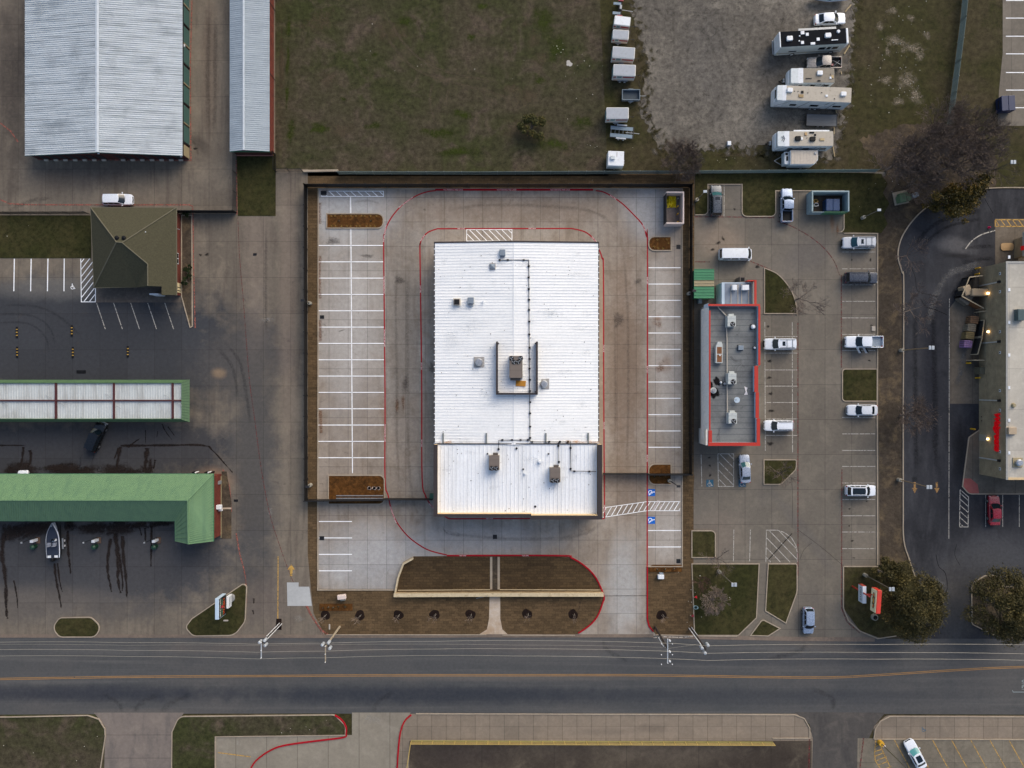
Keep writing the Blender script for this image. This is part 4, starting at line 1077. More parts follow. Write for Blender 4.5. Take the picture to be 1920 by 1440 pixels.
def caravan(px, py, rz, L, Wd, Hh, roofm, label, nose=.0, front=None, acs=(), vents=(), name='caravan', cat='caravan', tongue=True, ramp=None):
    q = P(px, py, Hh)
    t = thing(name, label, cat, (q.x, q.y, .006), math.radians(rz))
    hw, hl = Wd / 2, L / 2
    MB().prism(roundrect(-hl, hl, -hw, hw, .18), .55, Hh - .06).build('body', M_rvwall, t, True, bevel=.06)
    MB().prism(roundrect(-hl + nose, hl - .05, -hw + .05, hw - .05, .12), Hh - .06, Hh).build('roof', roofm, t, True, bevel=.02)
    if nose:
        # sloped white front cap
        b = MB()
        prof = [(-hl + nose + .02, Hh + .02), (-hl + nose * .6, Hh - .05), (-hl + nose * .2, Hh - .35), (-hl - .12, Hh - 1.0), (-hl - .14, 1.0)]
        n = len(prof)
        ys = [-hw - .01, -hw * .7, 0, hw * .7, hw + .01]
        vs = [(x + (.10 if abs(y) > hw * .9 else 0) * (1 if k else 0), y, z) for k, (x, z) in enumerate(prof) for y in ys]
        b.add(vs, [[k * 5 + j, (k + 1) * 5 + j, (k + 1) * 5 + j + 1, k * 5 + j + 1] for k in range(n - 1) for j in range(4)])
        b.add([vs[k * 5] for k in range(n)] + [(-hl + nose, -hw, 1.0)], [list(range(n + 1))])
        b.add([vs[k * 5 + 4] for k in range(n)] + [(-hl + nose, hw, 1.0)], [list(range(n + 1))[::-1]])
        cap = b.build('front_cap', M_white, t, True, smooth=False, bevel=.05)
        if front == 'window':
            MB().add([(-hl + .05, -hw * .5, Hh - .42), (-hl + .05, hw * .5, Hh - .42), (-hl - .10, hw * .62, Hh - .85), (-hl - .10, -hw * .62, Hh - .85)], [[0, 1, 2, 3]]).build('front_window', M_glass, cap, True)
        if front == 'band':
            MB().bx(-hl + nose * .28, -hl + nose * .36, -hw * .6, hw * .6, Hh - .2, Hh - .1).build('front_band', M_rvgraph, cap, True)
        if front == 'badge':
            MB().strip([(-hl + nose * .5, -.5), (-hl + nose * .62, 0), (-hl + nose * .5, .5)], .1, Hh + .0).strip([(-hl + nose * .36, -.35), (-hl + nose * .5, 0), (-hl + nose * .36, .35)], .1, Hh + .004).build('front_badge', M_rvgraph, cap, True)
    for x, y, cm in acs:
        MB().prism(roundrect(x - .45, x + .45, y - .36, y + .36, .15), Hh, Hh + .3).build('roof_air_conditioner', cm, t, True, bevel=.06)
    for x, y, sx, sy, cm in vents:
        MB().bx(x - sx / 2, x + sx / 2, y - sy / 2, y + sy / 2, Hh, Hh + .11).build('roof_vent', cm, t, True, bevel=.02)
    for sg in (1, -1):
        for x0, x1 in ((-hl * .55, -hl * .38), (hl * .0, hl * .22), (hl * .62, hl * .84)):
            MB().bx(x0, x1, sg * hw, sg * (hw + .03), 1.5, 2.15 if Hh > 2.6 else Hh - .4).build('window', M_glass, t, True)
        b = MB()
        for x0, x1, z0, z1 in ((-hl * .95, -hl * .62, 1.0, Hh - .3), (-hl * .3, -hl * .12, .7, Hh - .3), (hl * .3, hl * .42, .7, Hh - .3), (hl * .5, hl * .58, .7, Hh - .4), (-hl * .1, hl * .28, Hh - .5, Hh - .38)):
            y0, y1 = sg * hw, sg * (hw + .012)
            b.add([(x0, y1, z0), (x0 + .12, y1, z0), (x1 + .12, y1, z1), (x1, y1, z1)], [[0, 1, 2, 3]])
        b.bx(-hl * .9, hl * .9, sg * hw, sg * (hw + .012), .66, .78)
        b.build('side_graphics', M_rvgraph, t, True)
    MB().bx(hl * .33, hl * .48, -hw - .03, -hw, .75, 2.1).build('door', M_rvwall, t, True, bevel=.02)
    wheels(t, (hl * .1, hl * .1 + .85) if L > 5 else (hl * .1,), hw)
    if tongue:
        MB().tube((-hl, -.5, .5), (-hl - 1.1, 0, .5), .06, .06, 6).tube((-hl, .5, .5), (-hl - 1.1, 0, .5), .06, .06, 6).cyl(-hl - .9, 0, .05, .8, .05).build('tow_hitch', M_black, t, True)
        MB().cyl(-hl - .4, -.15, .5, .95, .16).cyl(-hl - .4, .2, .5, .95, .16).build('gas_bottle', M_steel, t, True)
    return t


# motorhome with black roof
q = P(1526, 71, 3.3)
t = thing('motorhome', 'long white motorhome with a black roof carrying white vents', 'motorhome', (q.x, q.y, .006), math.radians(3.2))
hl, hw, Hh = 5.6, 1.28, 3.4
MB().prism(roundrect(-hl, hl, -hw, hw, .2), .4, Hh - .05).build('body', mat('motorhome_wall', (190, 194, 188), .4, 0, .06), t, True, bevel=.07)
MB().prism(roundrect(-hl + .1, hl - .35, -hw + .04, hw - .04, .08), Hh - .05, Hh + .02).build('roof', M_rvblack, t, True)
MB().prism(roundrect(hl - .36, hl + .04, -hw - .01, hw + .01, .16), 1.9, Hh + .04).build('front_cap', M_white, t, True, bevel=.1)
MB().prism(roundrect(-hl - .1, -hl + .12, -hw, hw, .08), 1.0, Hh + .02).build('rear_cap', M_white, t, True, bevel=.05)
MB().bx(-hl - .3, -hl - .1, -hw * .9, hw * .9, .5, .8).build('rear_bumper', M_steel, t, True, bevel=.05)
MB().bx(hl - .1, hl + .06, -hw * .9, hw * .9, 1.4, 2.4).build('windscreen', M_glass, t, True)
for x, y in ((-4.1, .0), (2.2, .15)):
    MB().prism(roundrect(x - .5, x + .5, y - .38, y + .38, .18), Hh + .02, Hh + .34).build('roof_air_conditioner', M_white, t, True, bevel=.08)
for x, y, sx, sy in ((-1.9, .85, .6, .55), (-1.15, .55, .5, .5), (-2.0, -.75, .5, .5), (.6, -.35, .5, .5), (-.3, -1.0, .75, .4), (3.3, -.62, 1.1, .14), (-2.4, .35, .22, .2), (-2.5, -.45, .22, .2)):
    MB().bx(x - sx / 2, x + sx / 2, y - sy / 2, y + sy / 2, Hh + .02, Hh + .14).build('roof_vent', M_white, t, True, bevel=.03)
MB().cyl(4.0, .75, Hh + .02, Hh + .2, .3, .24, 16).build('satellite_dome', M_white, t, True)
for sg in (1, -1):
    for x0, x1 in ((1.2, 2.3), (2.6, 3.2), (3.5, 4.4), (-3.6, -2.3)):
        MB().bx(x0, x1, sg * hw, sg * (hw + .03), 1.75 if x0 > 0 else 1.5, 2.5 if x0 > 0 else 1.8).build('window', M_glass, t, True)
    MB().bx(-hl * .95, hl * .9, sg * hw, sg * (hw + .02), 1.0, 1.12).build('side_stripe', mat('brown_stripe', (120, 104, 84), .5), t, True)
MB().bx(-2.4, 3.9, hw, hw + .5, 2.9, 3.05).build('awning_roll', M_steel, t, True, bevel=.06)
wheels(t, (3.9, -2.6), hw, .45)

AW, AB = M_white, M_black
caravan(1524, 141.5, 0, 7.2, 2.45, 2.9, M_rubberg, 'white caravan with short beige roof, behind the tan pickup', 2.0, 'band', [(1.1, .35, AW)], [(2.9, -.4, .35, .35, AW), (3.2, -.25, .4, .5, mat('tan_vent', (168, 146, 104), .6)), (1.0, -.9, .5, .2, AB), (-.7, -.5, 1.0, .08, AB), (2.9, .2, .1, .1, AB)])
caravan(1527, 176, -2.2, 12.2, 2.5, 3.5, M_rubber, 'longest white caravan with a pale roof and pointed nose window', 1.5, 'window', [(-4.1, .4, AW), (4.7, .1, AW)],
        [(-2.0, .2, .4, .4, AB), (-2.2, -.45, .8, .5, mat('wood_skylight', (150, 126, 84), .6)), (2.0, -.25, .4, .36, AW), (-3.3, .3, .12, .12, AB), (-2.7, .3, .12, .12, AB), (-1.1, .1, .12, .12, AB), (1.2, .25, .12, .12, AB), (3.3, -.7, .16, .12, AB)], tongue=False)
t = caravan(1510.5, 260, 0, 9.2, 2.5, 3.1, M_rubber, 'white caravan with two black roof units and a dark badge on its nose', 1.9, 'badge', [(-1.3, -.0, AB), (1.1, -.1, AB)],
            [(.0, .75, .4, .5, mat('wood_vent', (168, 138, 96), .6)), (1.0, 1.0, .75, .25, AB), (1.55, .6, .3, .3, AB), (2.7, -.15, .75, .4, mat('tan_skylight', (176, 156, 116), .6)), (.2, .1, .12, .12, AB), (-.7, .0, .4, .4, AW)])
MB().bx(-1.9, 4.0, 1.25, 1.5, 2.8, 2.95).build('awning_roll', M_white, t, True, bevel=.05)
# small white box trailer with an A-frame nose
q = P(1507, 295, 2.4)
t = thing('box_trailer', 'ribbed off-white box trailer with pointed tow frame, beside the green fence', 'trailer', (q.x, q.y, .006))
MB().prism([(-2.2, -1.2), (1.7, -1.2), (2.4, -.4), (2.4, 1.2), (-2.2, 1.2)], .5, 2.35).build('body', M_rvwall, t, True, bevel=.05)
b = MB().prism([(-2.1, -1.1), (1.6, -1.1), (2.3, -.35), (2.3, 1.15), (-2.1, 1.15)], 2.35, 2.4)
for k in range(9): b.bx(-2.0 + k * .5, -1.94 + k * .5, -1.08, 1.1, 2.4, 2.43)
b.build('roof', mat('ribbed_trailer_roof', (186, 176, 162), .5, 0, .12, dirt=(160, 150, 136)), t, True)
MB().bx(-3.0, -2.2, -1.0, 1.1, .5, 1.9).build('nose_box', M_rvwall, t, True, bevel=.08)
MB().bx(-2.85, -2.45, .5, .9, 1.9, 1.96).bx(-2.7, -2.4, -.4, .35, 1.9, 1.98).build('battery_box', M_black, t, True)
MB().tube((-3.0, -.7, .5), (-4.2, 0, .5), .06, .06).tube((-3.0, .7, .5), (-4.2, 0, .5), .06, .06).build('tow_hitch', M_steel, t, True)
MB().cyl(1.9, .7, 2.4, 2.55, .22, .2).build('roof_vent', M_steel, t, True)
wheels(t, (.3,), 1.2)
# weathered flat trailer
q = P(1541, 225, .9)
t = thing('flat_trailer', 'weathered grey plank flat trailer between two caravans', 'trailer', (q.x, q.y, .006), math.radians(-1.5))
wood = mat('weathered_planks', (104, 106, 108), .85, 0, .35, 1.2, streak=(.6, 7, 1))
b = MB()
for k in range(9): b.bx(-2.5, 2.5, -.96 + k * .215, -.77 + k * .215, .78, .84 + .006 * (k % 2))
b.build('plank_deck', wood, t, True)
MB().bx(-2.55, 2.55, -1.0, -.96, .6, .88).bx(-2.55, 2.55, .96, 1.0, .6, .88).bx(-2.6, -2.55, -1, 1, .6, .9).bx(2.55, 2.6, -1, 1, .6, .9).build('frame', M_dsteel, t, True)
wheels(t, (-.4, .5), .9)
MB().tube((-2.6, 0, .6), (-3.6, 0, .55), .06, .06).build('tow_hitch', M_dsteel, t, True)
for k, (x0, y0, x1, y1) in enumerate(((1584, 23, 1595, 10), (1582, 102, 1592, 86), (1576, 135, 1577, 140), (1565, 201, 1568, 212), (1563, 239, 1563, 252), (1561, 275, 1564, 294))):
    a, b_ = P(x0, y0), P(x1, y1)
    MB().tube((a.x, a.y, .12), (b_.x, b_.y, .12), .11, .11, 6).build('parking_log', mat('pale_timber', (168, 150, 116), .8) if k == 0 else D.materials['pale_timber'], label='pale timber parking log on the gravel ' + ('above the white coupe', 'between motorhome and tan pickup', 'behind the short beige roofed caravan', 'under the rear of the longest caravan', 'behind the flat trailer', 'at the rear corner of the badge nosed caravan')[k], cat='log', group='parking logs along the gravel edge')

# boat on the gravel, cut by the top of the picture
def boat(t, L, Wd, hullm, deckm, z0=.55):
    n = 12
    rows = []
    for k in range(n + 1):
        x = -L / 2 + L * k / n
        u = k / n
        w = Wd / 2 * (1 - max(0, (u - .45) / .55) ** 2.2) * (.94 + .06 * min(1, u * 6)) + .02
        rows.append([(x, -w * .55, z0), (x, -w, z0 + .75), (x, -w + .1, z0 + .82), (x, w - .1, z0 + .82), (x, w, z0 + .75), (x, w * .55, z0)])
    f = [[i * 6 + k, (i + 1) * 6 + k, (i + 1) * 6 + k + 1, i * 6 + k + 1] for i in range(n) for k in (0, 1, 3, 4)]
    MB().add([p for r in rows for p in r], f + [[0, 1, 2, 3, 4, 5], [n * 6 + k for k in (5, 4, 3, 2, 1, 0)]] + [[i * 6 + 5, (i + 1) * 6 + 5, (i + 1) * 6, i * 6] for i in range(n)]).build('hull', hullm, t, True, smooth=False)
    MB().add([(r[2][0], r[2][1] + .06, z0 + .8) for r in rows[:-1]] + [(r[3][0], r[3][1] - .06, z0 + .8) for r in rows[:-1]], [[i, i + 1, n + i + 1, n + i] for i in range(n - 1)]).build('deck', deckm, t, True)


q = P(99, 1013, 1.2)
t = thing('speedboat', 'navy and white speedboat outside the wash bays', 'boat', (q.x, q.y, .004), math.radians(92))
boat(t, 5.8, 2.3, mat('white_gelcoat', (206, 212, 222), .3, 0, .05), mat('navy_deck_carpet', (34, 44, 62), .85, 0, .25), .5)
for y in (-.45, .45):
    MB().bx(-.9, -.35, y - .3, y + .3, 1.3, 1.6).bx(-.98, -.86, y - .3, y + .3, 1.5, 1.95).build('seat', mat('grey_vinyl', (128, 134, 146), .6) if y < 0 else D.materials['grey_vinyl'], t, True, bevel=.06)
MB().bx(-.1, .25, -.8, -.2, 1.3, 1.75).build('console', M_white, t, True, bevel=.06)
MB().add([(.3, -.8, 1.7), (.3, -.1, 1.7), (.05, -.2, 2.05), (.05, -.75, 2.05)], [[0, 1, 2, 3]]).build('windscreen', M_glass, t, True)
MB().bx(-2.9, -2.5, -.85, -.3, 1.3, 1.42).bx(-2.9, -2.5, .3, .85, 1.3, 1.42).build('rear_locker', M_white, t, True, bevel=.03)
mo = MB().bx(-3.5, -2.95, -.25, .25, 1.0, 1.75).build('outboard_motor', M_black, t, True, bevel=.12)
MB().bx(-3.35, -3.1, -.1, .1, .2, 1.0).build('motor_leg', M_black, mo, True)
MB().bx(2.3, 2.7, -.12, .12, 1.35, 1.5).build('trolling_motor', M_steel, t, True)
t2 = thing('boat_trailer', 'black boat trailer with twin wheels carrying the navy speedboat', 'trailer', (q.x, q.y, .004), math.radians(92))
MB().bx(-2.6, 2.4, -.9, -.8, .42, .5).bx(-2.6, 2.4, .8, .9, .42, .5).bx(-2.4, -2.3, -.8, .8, .42, .5).bx(1.6, 1.7, -.8, .8, .42, .5).build('frame', M_black, t2, True)
for sg in (1, -1): MB().bx(-1.6, .2, sg * 1.22, sg * 1.5, .74, .8).build('fender', M_steel, t2, True, bevel=.03)
wheels(t2, (-1.15, -.3), 1.42, .34)
MB().tube((2.4, 0, .45), (3.9, 0, .45), .06, .06).build('tow_hitch', M_black, t2, True)
q = P(1555, -9, 1.2)
t = thing('grey_boat', 'grey boat on gravel at the top edge of the picture', 'boat', (q.x, q.y, .006), math.radians(184))
boat(t, 6.0, 2.2, mat('grey_gelcoat', (150, 160, 172), .3, 0, .08), mat('blue_deck', (90, 124, 140), .7), .5)
MB().bx(-.3, .1, -.8, .8, 1.3, 1.6).build('windscreen', M_glass, t, True, bevel=.04)

# rental cargo trailers
M_ctop = mat('trailer_top_grey', (158, 164, 172), .5, 0, .08, dirt=(144, 148, 152))
M_cside = mat('trailer_side_white', (206, 206, 202), .5, 0, .06)
M_cred = mat('trailer_stripe_red', (150, 34, 40), .5)
M_cteal = mat('trailer_panel_teal', (110, 140, 142), .5)
M_corange = mat('trailer_stripe_sand', (196, 172, 144), .5)


def cargo(px, py, rz, L, Wd, Hh, label, axles, top=None):
    q = P(px, py, Hh)
    t = thing('cargo_trailer', label, 'trailer', (q.x, q.y, .006), math.radians(rz), 'rental cargo trailers along the gravel')
    hl, hw = L / 2, Wd / 2
    MB().prism(roundrect(-hl, hl, -hw, hw, .12), .4, Hh).build('body', M_cside, t, True, bevel=.06)
    MB().prism(roundrect(-hl + .12, hl - .12, -hw + .1, hw - .1, .1), Hh, Hh + .02).build('roof_panel', top or M_ctop, t, True)
    for sg in (-1, 1):
        y0, y1 = sg * hw, sg * (hw + .012)
        MB().bx(-hl * .1, hl * .92, y0, y1, Hh - .75, Hh - .35).build('red_stripe', M_cred, t, True)
        MB().bx(-hl * .6, -hl * .2, y0, y1, Hh - .85, Hh - .25).build('picture_panel', M_cteal, t, True)
        MB().bx(-hl * .9, hl * .9, y0, y1, .5, .78).build('lower_stripe', M_corange, t, True)
        MB().bx(-hl * .94, -hl * .7, y0, y1, Hh - .8, Hh - .4).build('red_stripe', M_cred, t, True)
    MB().bx(-hl - .015, -hl, -hw * .8, hw * .8, .55, Hh - .2).build('rear_door', M_cteal, t, True)
    MB().tube((hl, 0, .45), (hl + 1.2, 0, .45), .05, .05).cyl(hl + 1.0, 0, .05, .6, .05).build('tow_hitch', M_dsteel, t, True)
    for x in axles:
        for sg in (1, -1): MB().bx(x - .45, x + .45, sg * (hw - .02), sg * (hw + .24), .68, .74).build('fender', M_steel, t, True, bevel=.02)
    wheels(t, axles, hw + .2, .3)


cargo(1167, 39, -7, 2.7, 1.55, 1.9, 'small bright white cargo trailer parked last, beside the red tow dolly', (-.2,), M_white)
cargo(1164, 64.5, -4, 2.7, 1.55, 1.9, 'small grey topped cargo trailer parked tight to the bright white one', (-.2,))
cargo(1169.5, 98.5, -4, 3.7, 1.9, 2.25, 'larger grey topped cargo trailer, second in line below the small ones', (-.1,))
cargo(1171, 131.5, -2, 3.7, 1.9, 2.25, 'grey topped cargo trailer with twin axles beside the open utility trailer', (-.45, .35))
cargo(1158, 212, 0, 3.7, 1.9, 2.2, 'grey topped cargo trailer parked beside the steel car hauler', (-.1,))
q = P(1183.5, 177, 1.1)
t = thing('utility_trailer', 'small open grey utility trailer with solid sides', 'trailer', (q.x, q.y, .006))
g = mat('grey_trailer_paint', (112, 126, 136), .5, 0, .12)
MB().bx(-1.4, 1.4, -.8, .8, .45, .52).build('floor', mat('dark_trailer_floor', (62, 72, 80), .8), t, True)
for nm, a in (('side_panel', (-1.45, 1.45, .8, .9)), ('side_panel', (-1.45, 1.45, -.9, -.8)), ('front_panel', (1.4, 1.5, -.9, .9)), ('tailgate', (-1.5, -1.4, -.9, .9))):
    MB().bx(*a, .42, 1.05).build(nm, g, t, True, bevel=.02)
MB().tube((1.5, 0, .45), (2.6, 0, .45), .05, .05).build('tow_hitch', M_steel, t, True)
for sg in (1, -1): MB().bx(-.4, .4, sg * .9, sg * 1.12, .66, .72).build('fender', g, t, True)
wheels(t, (0,), 1.08, .3)
q = P(1167, 247, .8)
t = thing('car_hauler', 'open blue grey car hauler trailer with two steel runways', 'trailer', (q.x, q.y, .006), math.radians(-5))
for y in (.62, -.62): MB().bx(-2.0, 1.75, y - .3, y + .3, .55, .62).build('runway', mat('runway_steel', (112, 130, 144), .5, .2, .2) if y > 0 else D.materials['runway_steel'], t, True, bevel=.02)
b = MB()
for k in range(6): b.bx(-1.9 + k * .68, -1.86 + k * .68, -.35, .35, .5, .56)
b.build('cross_member', M_steel, t, True)
MB().bx(-2.05, 1.95, -1.02, -.96, .5, .6).bx(-2.05, 1.95, .96, 1.02, .5, .6).bx(1.85, 1.95, -1, 1, .5, .6).build('frame', M_dsteel, t, True)
for sg in (1, -1): MB().bx(-1.0, .7, sg * .98, sg * 1.24, .72, .78).build('fender', mat('pale_fender', (168, 174, 180), .5) if sg > 0 else D.materials['pale_fender'], t, True, bevel=.03)
MB().tube((.6, 0, .55), (2.9, 0, .5), .06, .06).build('tow_hitch', M_steel, t, True)
wheels(t, (-.5, .3), 1.2, .3)
q = P(1155, 297, 2.3)
t = thing('square_trailer', 'square white trailer with a roof air conditioner, alone by the green fence', 'trailer', (q.x, q.y, .006), math.radians(-2))
MB().prism(roundrect(-1.32, 1.32, -1.22, 1.22, .08), .45, 2.3).build('body', M_white, t, True, bevel=.06)
MB().bx(-.95, -.2, -.25, .35, 2.3, 2.62).build('roof_air_conditioner', M_rvwall, t, True, bevel=.05)
MB().bx(.1, .16, .3, 1.1, 2.3, 2.34).build('roof_seam', M_rubberg, t, True)
MB().cyl(1.45, -.3, .5, 1.0, .17).cyl(1.45, .1, .5, 1.0, .17).build('gas_bottle', M_steel, t, True)
wheels(t, (0,), 1.2, .34)
q = P(1163, 15, .7)
t = thing('tow_dolly', 'red and black tow dolly at the top edge of the gravel', 'trailer', (q.x, q.y, .006), math.radians(-5))
MB().bx(-.3, .3, -1.3, 1.3, .4, .6).build('axle', M_black, t, True, bevel=.05)
for y in (.75, -.85): MB().bx(-1.2, .1, y - .22, y + .22, .5, .62).build('wheel_tray', D.materials['runway_steel'], t, True, bevel=.03)
for y in (1.35, -1.35): MB().bx(-.45, .45, y - .2, y + .2, .62, .72).build('fender', CAR['red'], t, True, bevel=.05)
MB().tube((.3, -.2, .5), (2.2, -.3, .45), .06, .06).build('tow_hitch', M_steel, t, True)
MB().bx(-.1, .25, -.2, .5, .6, .8).build('winch', M_steel, t, True, bevel=.03)
wheels(t, (0,), 1.5, .3)
# ------------------------------------------------------------------ buildings
def ribroof(a, b, c_, d, pitch, h=.05, w=.06, along='ab', z=.0):
    """panel a-b-c-d (world corners) with raised ribs; ribs run from edge ab to edge dc"""
    a, b, c_, d = map(Vector, (a, b, c_, d))
    n = (b - a).cross(d - a).normalized()
    if n.z < 0: n = -n
    mb = MB().add([a, b, c_, d], [[0, 1, 2, 3]] if (b - a).cross(d - a).z > 0 else [[3, 2, 1, 0]])
    L = (b - a).length
    k = max(2, int(L / pitch))
    for i in range(k + 1):
        t = i / k
        p, q = a.lerp(b, t), d.lerp(c_, t)
        e = (b - a).normalized() * w
        t0 = [p - e * .5, p + e * .5, p + e * .28 + n * h, p - e * .28 + n * h]
        t1 = [q - e * .5, q + e * .5, q + e * .28 + n * h, q - e * .28 + n * h]
        mb.add(t0 + t1, [[0, 4, 7, 3], [3, 7, 6, 2], [2, 6, 5, 1], [0, 3, 2, 1], [4, 5, 6, 7]])
    return mb


def roofmat(name, rgb, streak, stain, amt, rough=.45, metal=.0, scale=1.0):
    t = NT(name)
    n = t.noise(t.sc(t.pos, *streak), scale, 6, .65)
    n2 = t.noise(t.pos, .25, 5, .6)
    col = t.mix(t.m_('MULTIPLY', t.rng(n, .42, .7), amt), c(*rgb), c(*stain))
    col = t.mix(t.m_('MULTIPLY', t.rng(n2, .5, .75), amt * .6), col, c(*stain))
    col = t.val(col, t.rng(t.noise(t.pos, 3, 4, .7), .3, .7, .93, 1.06, False))
    return t.bsdf(col, rough, metal, .5)


def brickmat(name, c1, c2, mo, bw=.4, rh=.15, rot=None):
    t = NT(name)
    v = t.add('ShaderNodeCombineXYZ')
    x = t.xyz(t.pos)
    t.put(v.inputs[0], t.m_('ADD', x[0], x[1])); t.put(v.inputs[1], x[2])
    b = t.add('ShaderNodeTexBrick')
    t.put(b.inputs[0], v.outputs[0])
    b.inputs['Color1'].default_value, b.inputs['Color2'].default_value, b.inputs['Mortar'].default_value = c(*c1), c(*c2), c(*mo)
    for k, q in (('Scale', 1.0), ('Mortar Size', .012), ('Brick Width', bw), ('Row Height', rh)): b.inputs[k].default_value = q
    col = t.val(b.outputs[0], t.rng(t.noise(t.pos, .8, 5, .6), .3, .7, .8, 1.2, False))
    return t.bsdf(col, .85, 0, .3)


M_brick = brickmat('red_brick', (112, 48, 36), (92, 40, 32), (84, 60, 52))
M_brickd = brickmat('dark_red_brick', (88, 42, 36), (70, 34, 30), (70, 52, 46))
M_tan = mat('tan_metal', (150, 138, 108), .6, space='World')
M_teal = mat('teal_roller_door', (58, 92, 86), .55, 0, .12, space='World')
M_storage = roofmat('weathered_galvalume', (204, 210, 212), (.03, 3.2, 1), (134, 142, 146), .75, .45, .05)
M_storage2 = roofmat('shed_galvalume', (168, 178, 184), (.05, 2.2, 1), (128, 138, 148), .5, .42, .05)
M_wroof = roofmat('white_standing_seam', (240, 241, 240), (.05, .6, 1), (206, 212, 218), .3, .4)
M_wroof2 = roofmat('white_front_roof', (230, 234, 238), (.6, .05, 1), (196, 198, 198), .4, .4)
M_cop = mat('dark_bronze_coping', (58, 53, 54), .6, 0, .1, space='World', spec=.2)
M_stucco = mat('pale_stucco', (196, 186, 170), .85, space='World')
M_sheath = mat('tan_parapet_back', (206, 180, 138), .8, 0, .1, space='World')
M_green = roofmat('green_metal_roof', (98, 130, 94), (1.2, .05, 1), (82, 114, 86), .7, .5)
M_greent = mat('green_trim', (70, 122, 90), .45, 0, .1, space='World')
M_shing = mat('brown_shingles', (72, 70, 56), .95, 0, .3, 4.0, space='World', dirt=(62, 62, 50), spec=.12)
M_ridge = mat('shingle_ridge_cap', (96, 92, 76), .9, 0, .12, space='World')


def building(name, label, cx, cy, cat='building'):
    q = P(cx, cy)
    return thing(name, label, cat, (q.x, q.y, 0))


# --- large storage building
t = building('storage_building', 'wide self storage building with a weathered ribbed metal gable roof', 190, 150)
xl, xr, xm = -80.2, -54.5, -67.3
ys, yn = (720 - 299) * S, (720 + 330) * S
ez, rz_ = 2.9, 4.6
o_ = .25
MB().bx(xl + .3, xr, ys, yn, -.05, ez - .1).build('wall', M_brickd, t)
MB().add([(xl + .3, ys, ez - .1), (xr, ys, ez - .1), (xm, ys, rz_ - .15)], [[0, 1, 2]]).build('gable_wall', M_brickd, t)
ribroof((xm, ys - o_, rz_), (xm, yn, rz_), (xl, yn, ez), (xl, ys - o_, ez), .34, .075, .14).build('roof', M_storage, t)
ribroof((xm, ys - o_, rz_), (xm, yn, rz_), (xr + o_, yn, ez), (xr + o_, ys - o_, ez), .34, .075, .14).build('roof', M_storage, t)
MB().add([(xm - .3, ys - o_ - .02, rz_ + .05), (xm, ys - o_ - .02, rz_ + .12), (xm + .3, ys - o_ - .02, rz_ + .05), (xm - .3, yn, rz_ + .05), (xm, yn, rz_ + .12), (xm + .3, yn, rz_ + .05)], [[0, 1, 4, 3], [1, 2, 5, 4]]).build('ridge_cap', mat('ridge_flashing', (196, 204, 210), .4, space='World'), t)
MB().tube((xl, ys - o_ - .05, ez - .02), (xm, ys - o_ - .05, rz_ - .04), .09, .09, 4).tube((xm, ys - o_ - .05, rz_ - .04), (xr + o_, ys - o_ - .05, ez - .02), .09, .09, 4).build('gable_trim', M_teal, t)
MB().bx(xr + o_, xr + o_ + .12, ys - o_, yn, ez - .14, ez).build('gutter', M_dsteel, t)
for k in range(20):
    y0 = ys + 2.2 + k * 3.28
    MB().bx(xr, xr + .05, y0 + .25, y0 + 3.0, .02, 2.45).build('roller_door', M_teal, t)
    MB().bx(xr, xr + .16, y0 - .06, y0 + .12, .02, 2.7).build('pilaster', M_tan if k % 2 else M_dsteel, t)
MB().bx(xr, xr + .06, ys + .1, ys + 1.9, .02, 2.6).build('corner_panel', M_tan, t)
for k in range(15):
    x0 = xl + 1.3 + k * 1.62
    if abs(x0 - xm) < .9: continue
    MB().bx(x0, x0 + 1.05, ys - .05, ys, .02, 2.3).build('roller_door', M_dsteel, t)
    MB().bx(x0 + .1, x0 + .75, ys - .3, ys - .06, .02, .3).build('door_step', M_stucco, t)
for x, z in ((xm, 4.2), (xr - .1, 2.6)):
    MB().bx(x - .15, x + .15, ys - .45, ys - .1, z, z + .12).build('wall_lamp', M_white, t)
MB().bx(xr + .12, xr + .4, (720 - 100) * S, (720 - 96) * S, 2.3, 2.5).build('wall_lamp', M_white, t)

# --- narrow storage shed
t = building('storage_shed', 'long narrow storage shed with a blue grey metal roof, beside the grass field', 467, 140)
xl2, xr2, xm2 = (431 - 960) * S * .978 , (513 - 960) * S, -44.0
ys2 = (720 - 291) * S
MB().bx(xl2 + .2, xr2 - .15, ys2, yn, -.05, 2.6).build('wall', M_brickd, t)
MB().add([(xl2 + .2, ys2, 2.6), (xr2 - .15, ys2, 2.6), (xm2, ys2, 3.25)], [[0, 1, 2]]).build('gable_wall', M_brickd, t)
xe = (505.5 - 960) * S * .9775
ribroof((xm2, ys2 - .2, 3.35), (xm2, yn, 3.35), (xl2, yn, 2.7), (xl2, ys2 - .2, 2.7), .33, .045, .1).build('roof', M_storage2, t)
ribroof((xm2, ys2 - .2, 3.35), (xm2, yn, 3.35), (xe, yn, 2.7), (xe, ys2 - .2, 2.7), .33, .045, .1).build('roof', M_storage2, t)
MB().bx(xm2 - .14, xm2 + .14, ys2 - .22, yn, 3.37, 3.44).build('ridge_cap', D.materials['ridge_flashing'], t)
MB().bx(xl2, xe, ys2 - .32, ys2 - .2, 2.55, 2.7).build('green_fascia', M_greent, t)
MB().bx(xe, xr2 - .1, ys2 - .1, yn, .6, 2.5).build('brick_band', M_brick, t)
MB().bx(xr2 - .1, xr2 + .02, ys2 - .1, yn, .02, .5).build('orange_glow_strip', mat('orange_glow', (188, 124, 88), .6, space='World'), t)  # added strip, its colour paints the orange glow along the wall
MB().bx(xl2, xr2, ys2 - .16, ys2 - .02, .02, .16).build('pink_sill', L_red_old if False else mat('pink_sill_paint', (170, 110, 100), .7, space='World'), t)
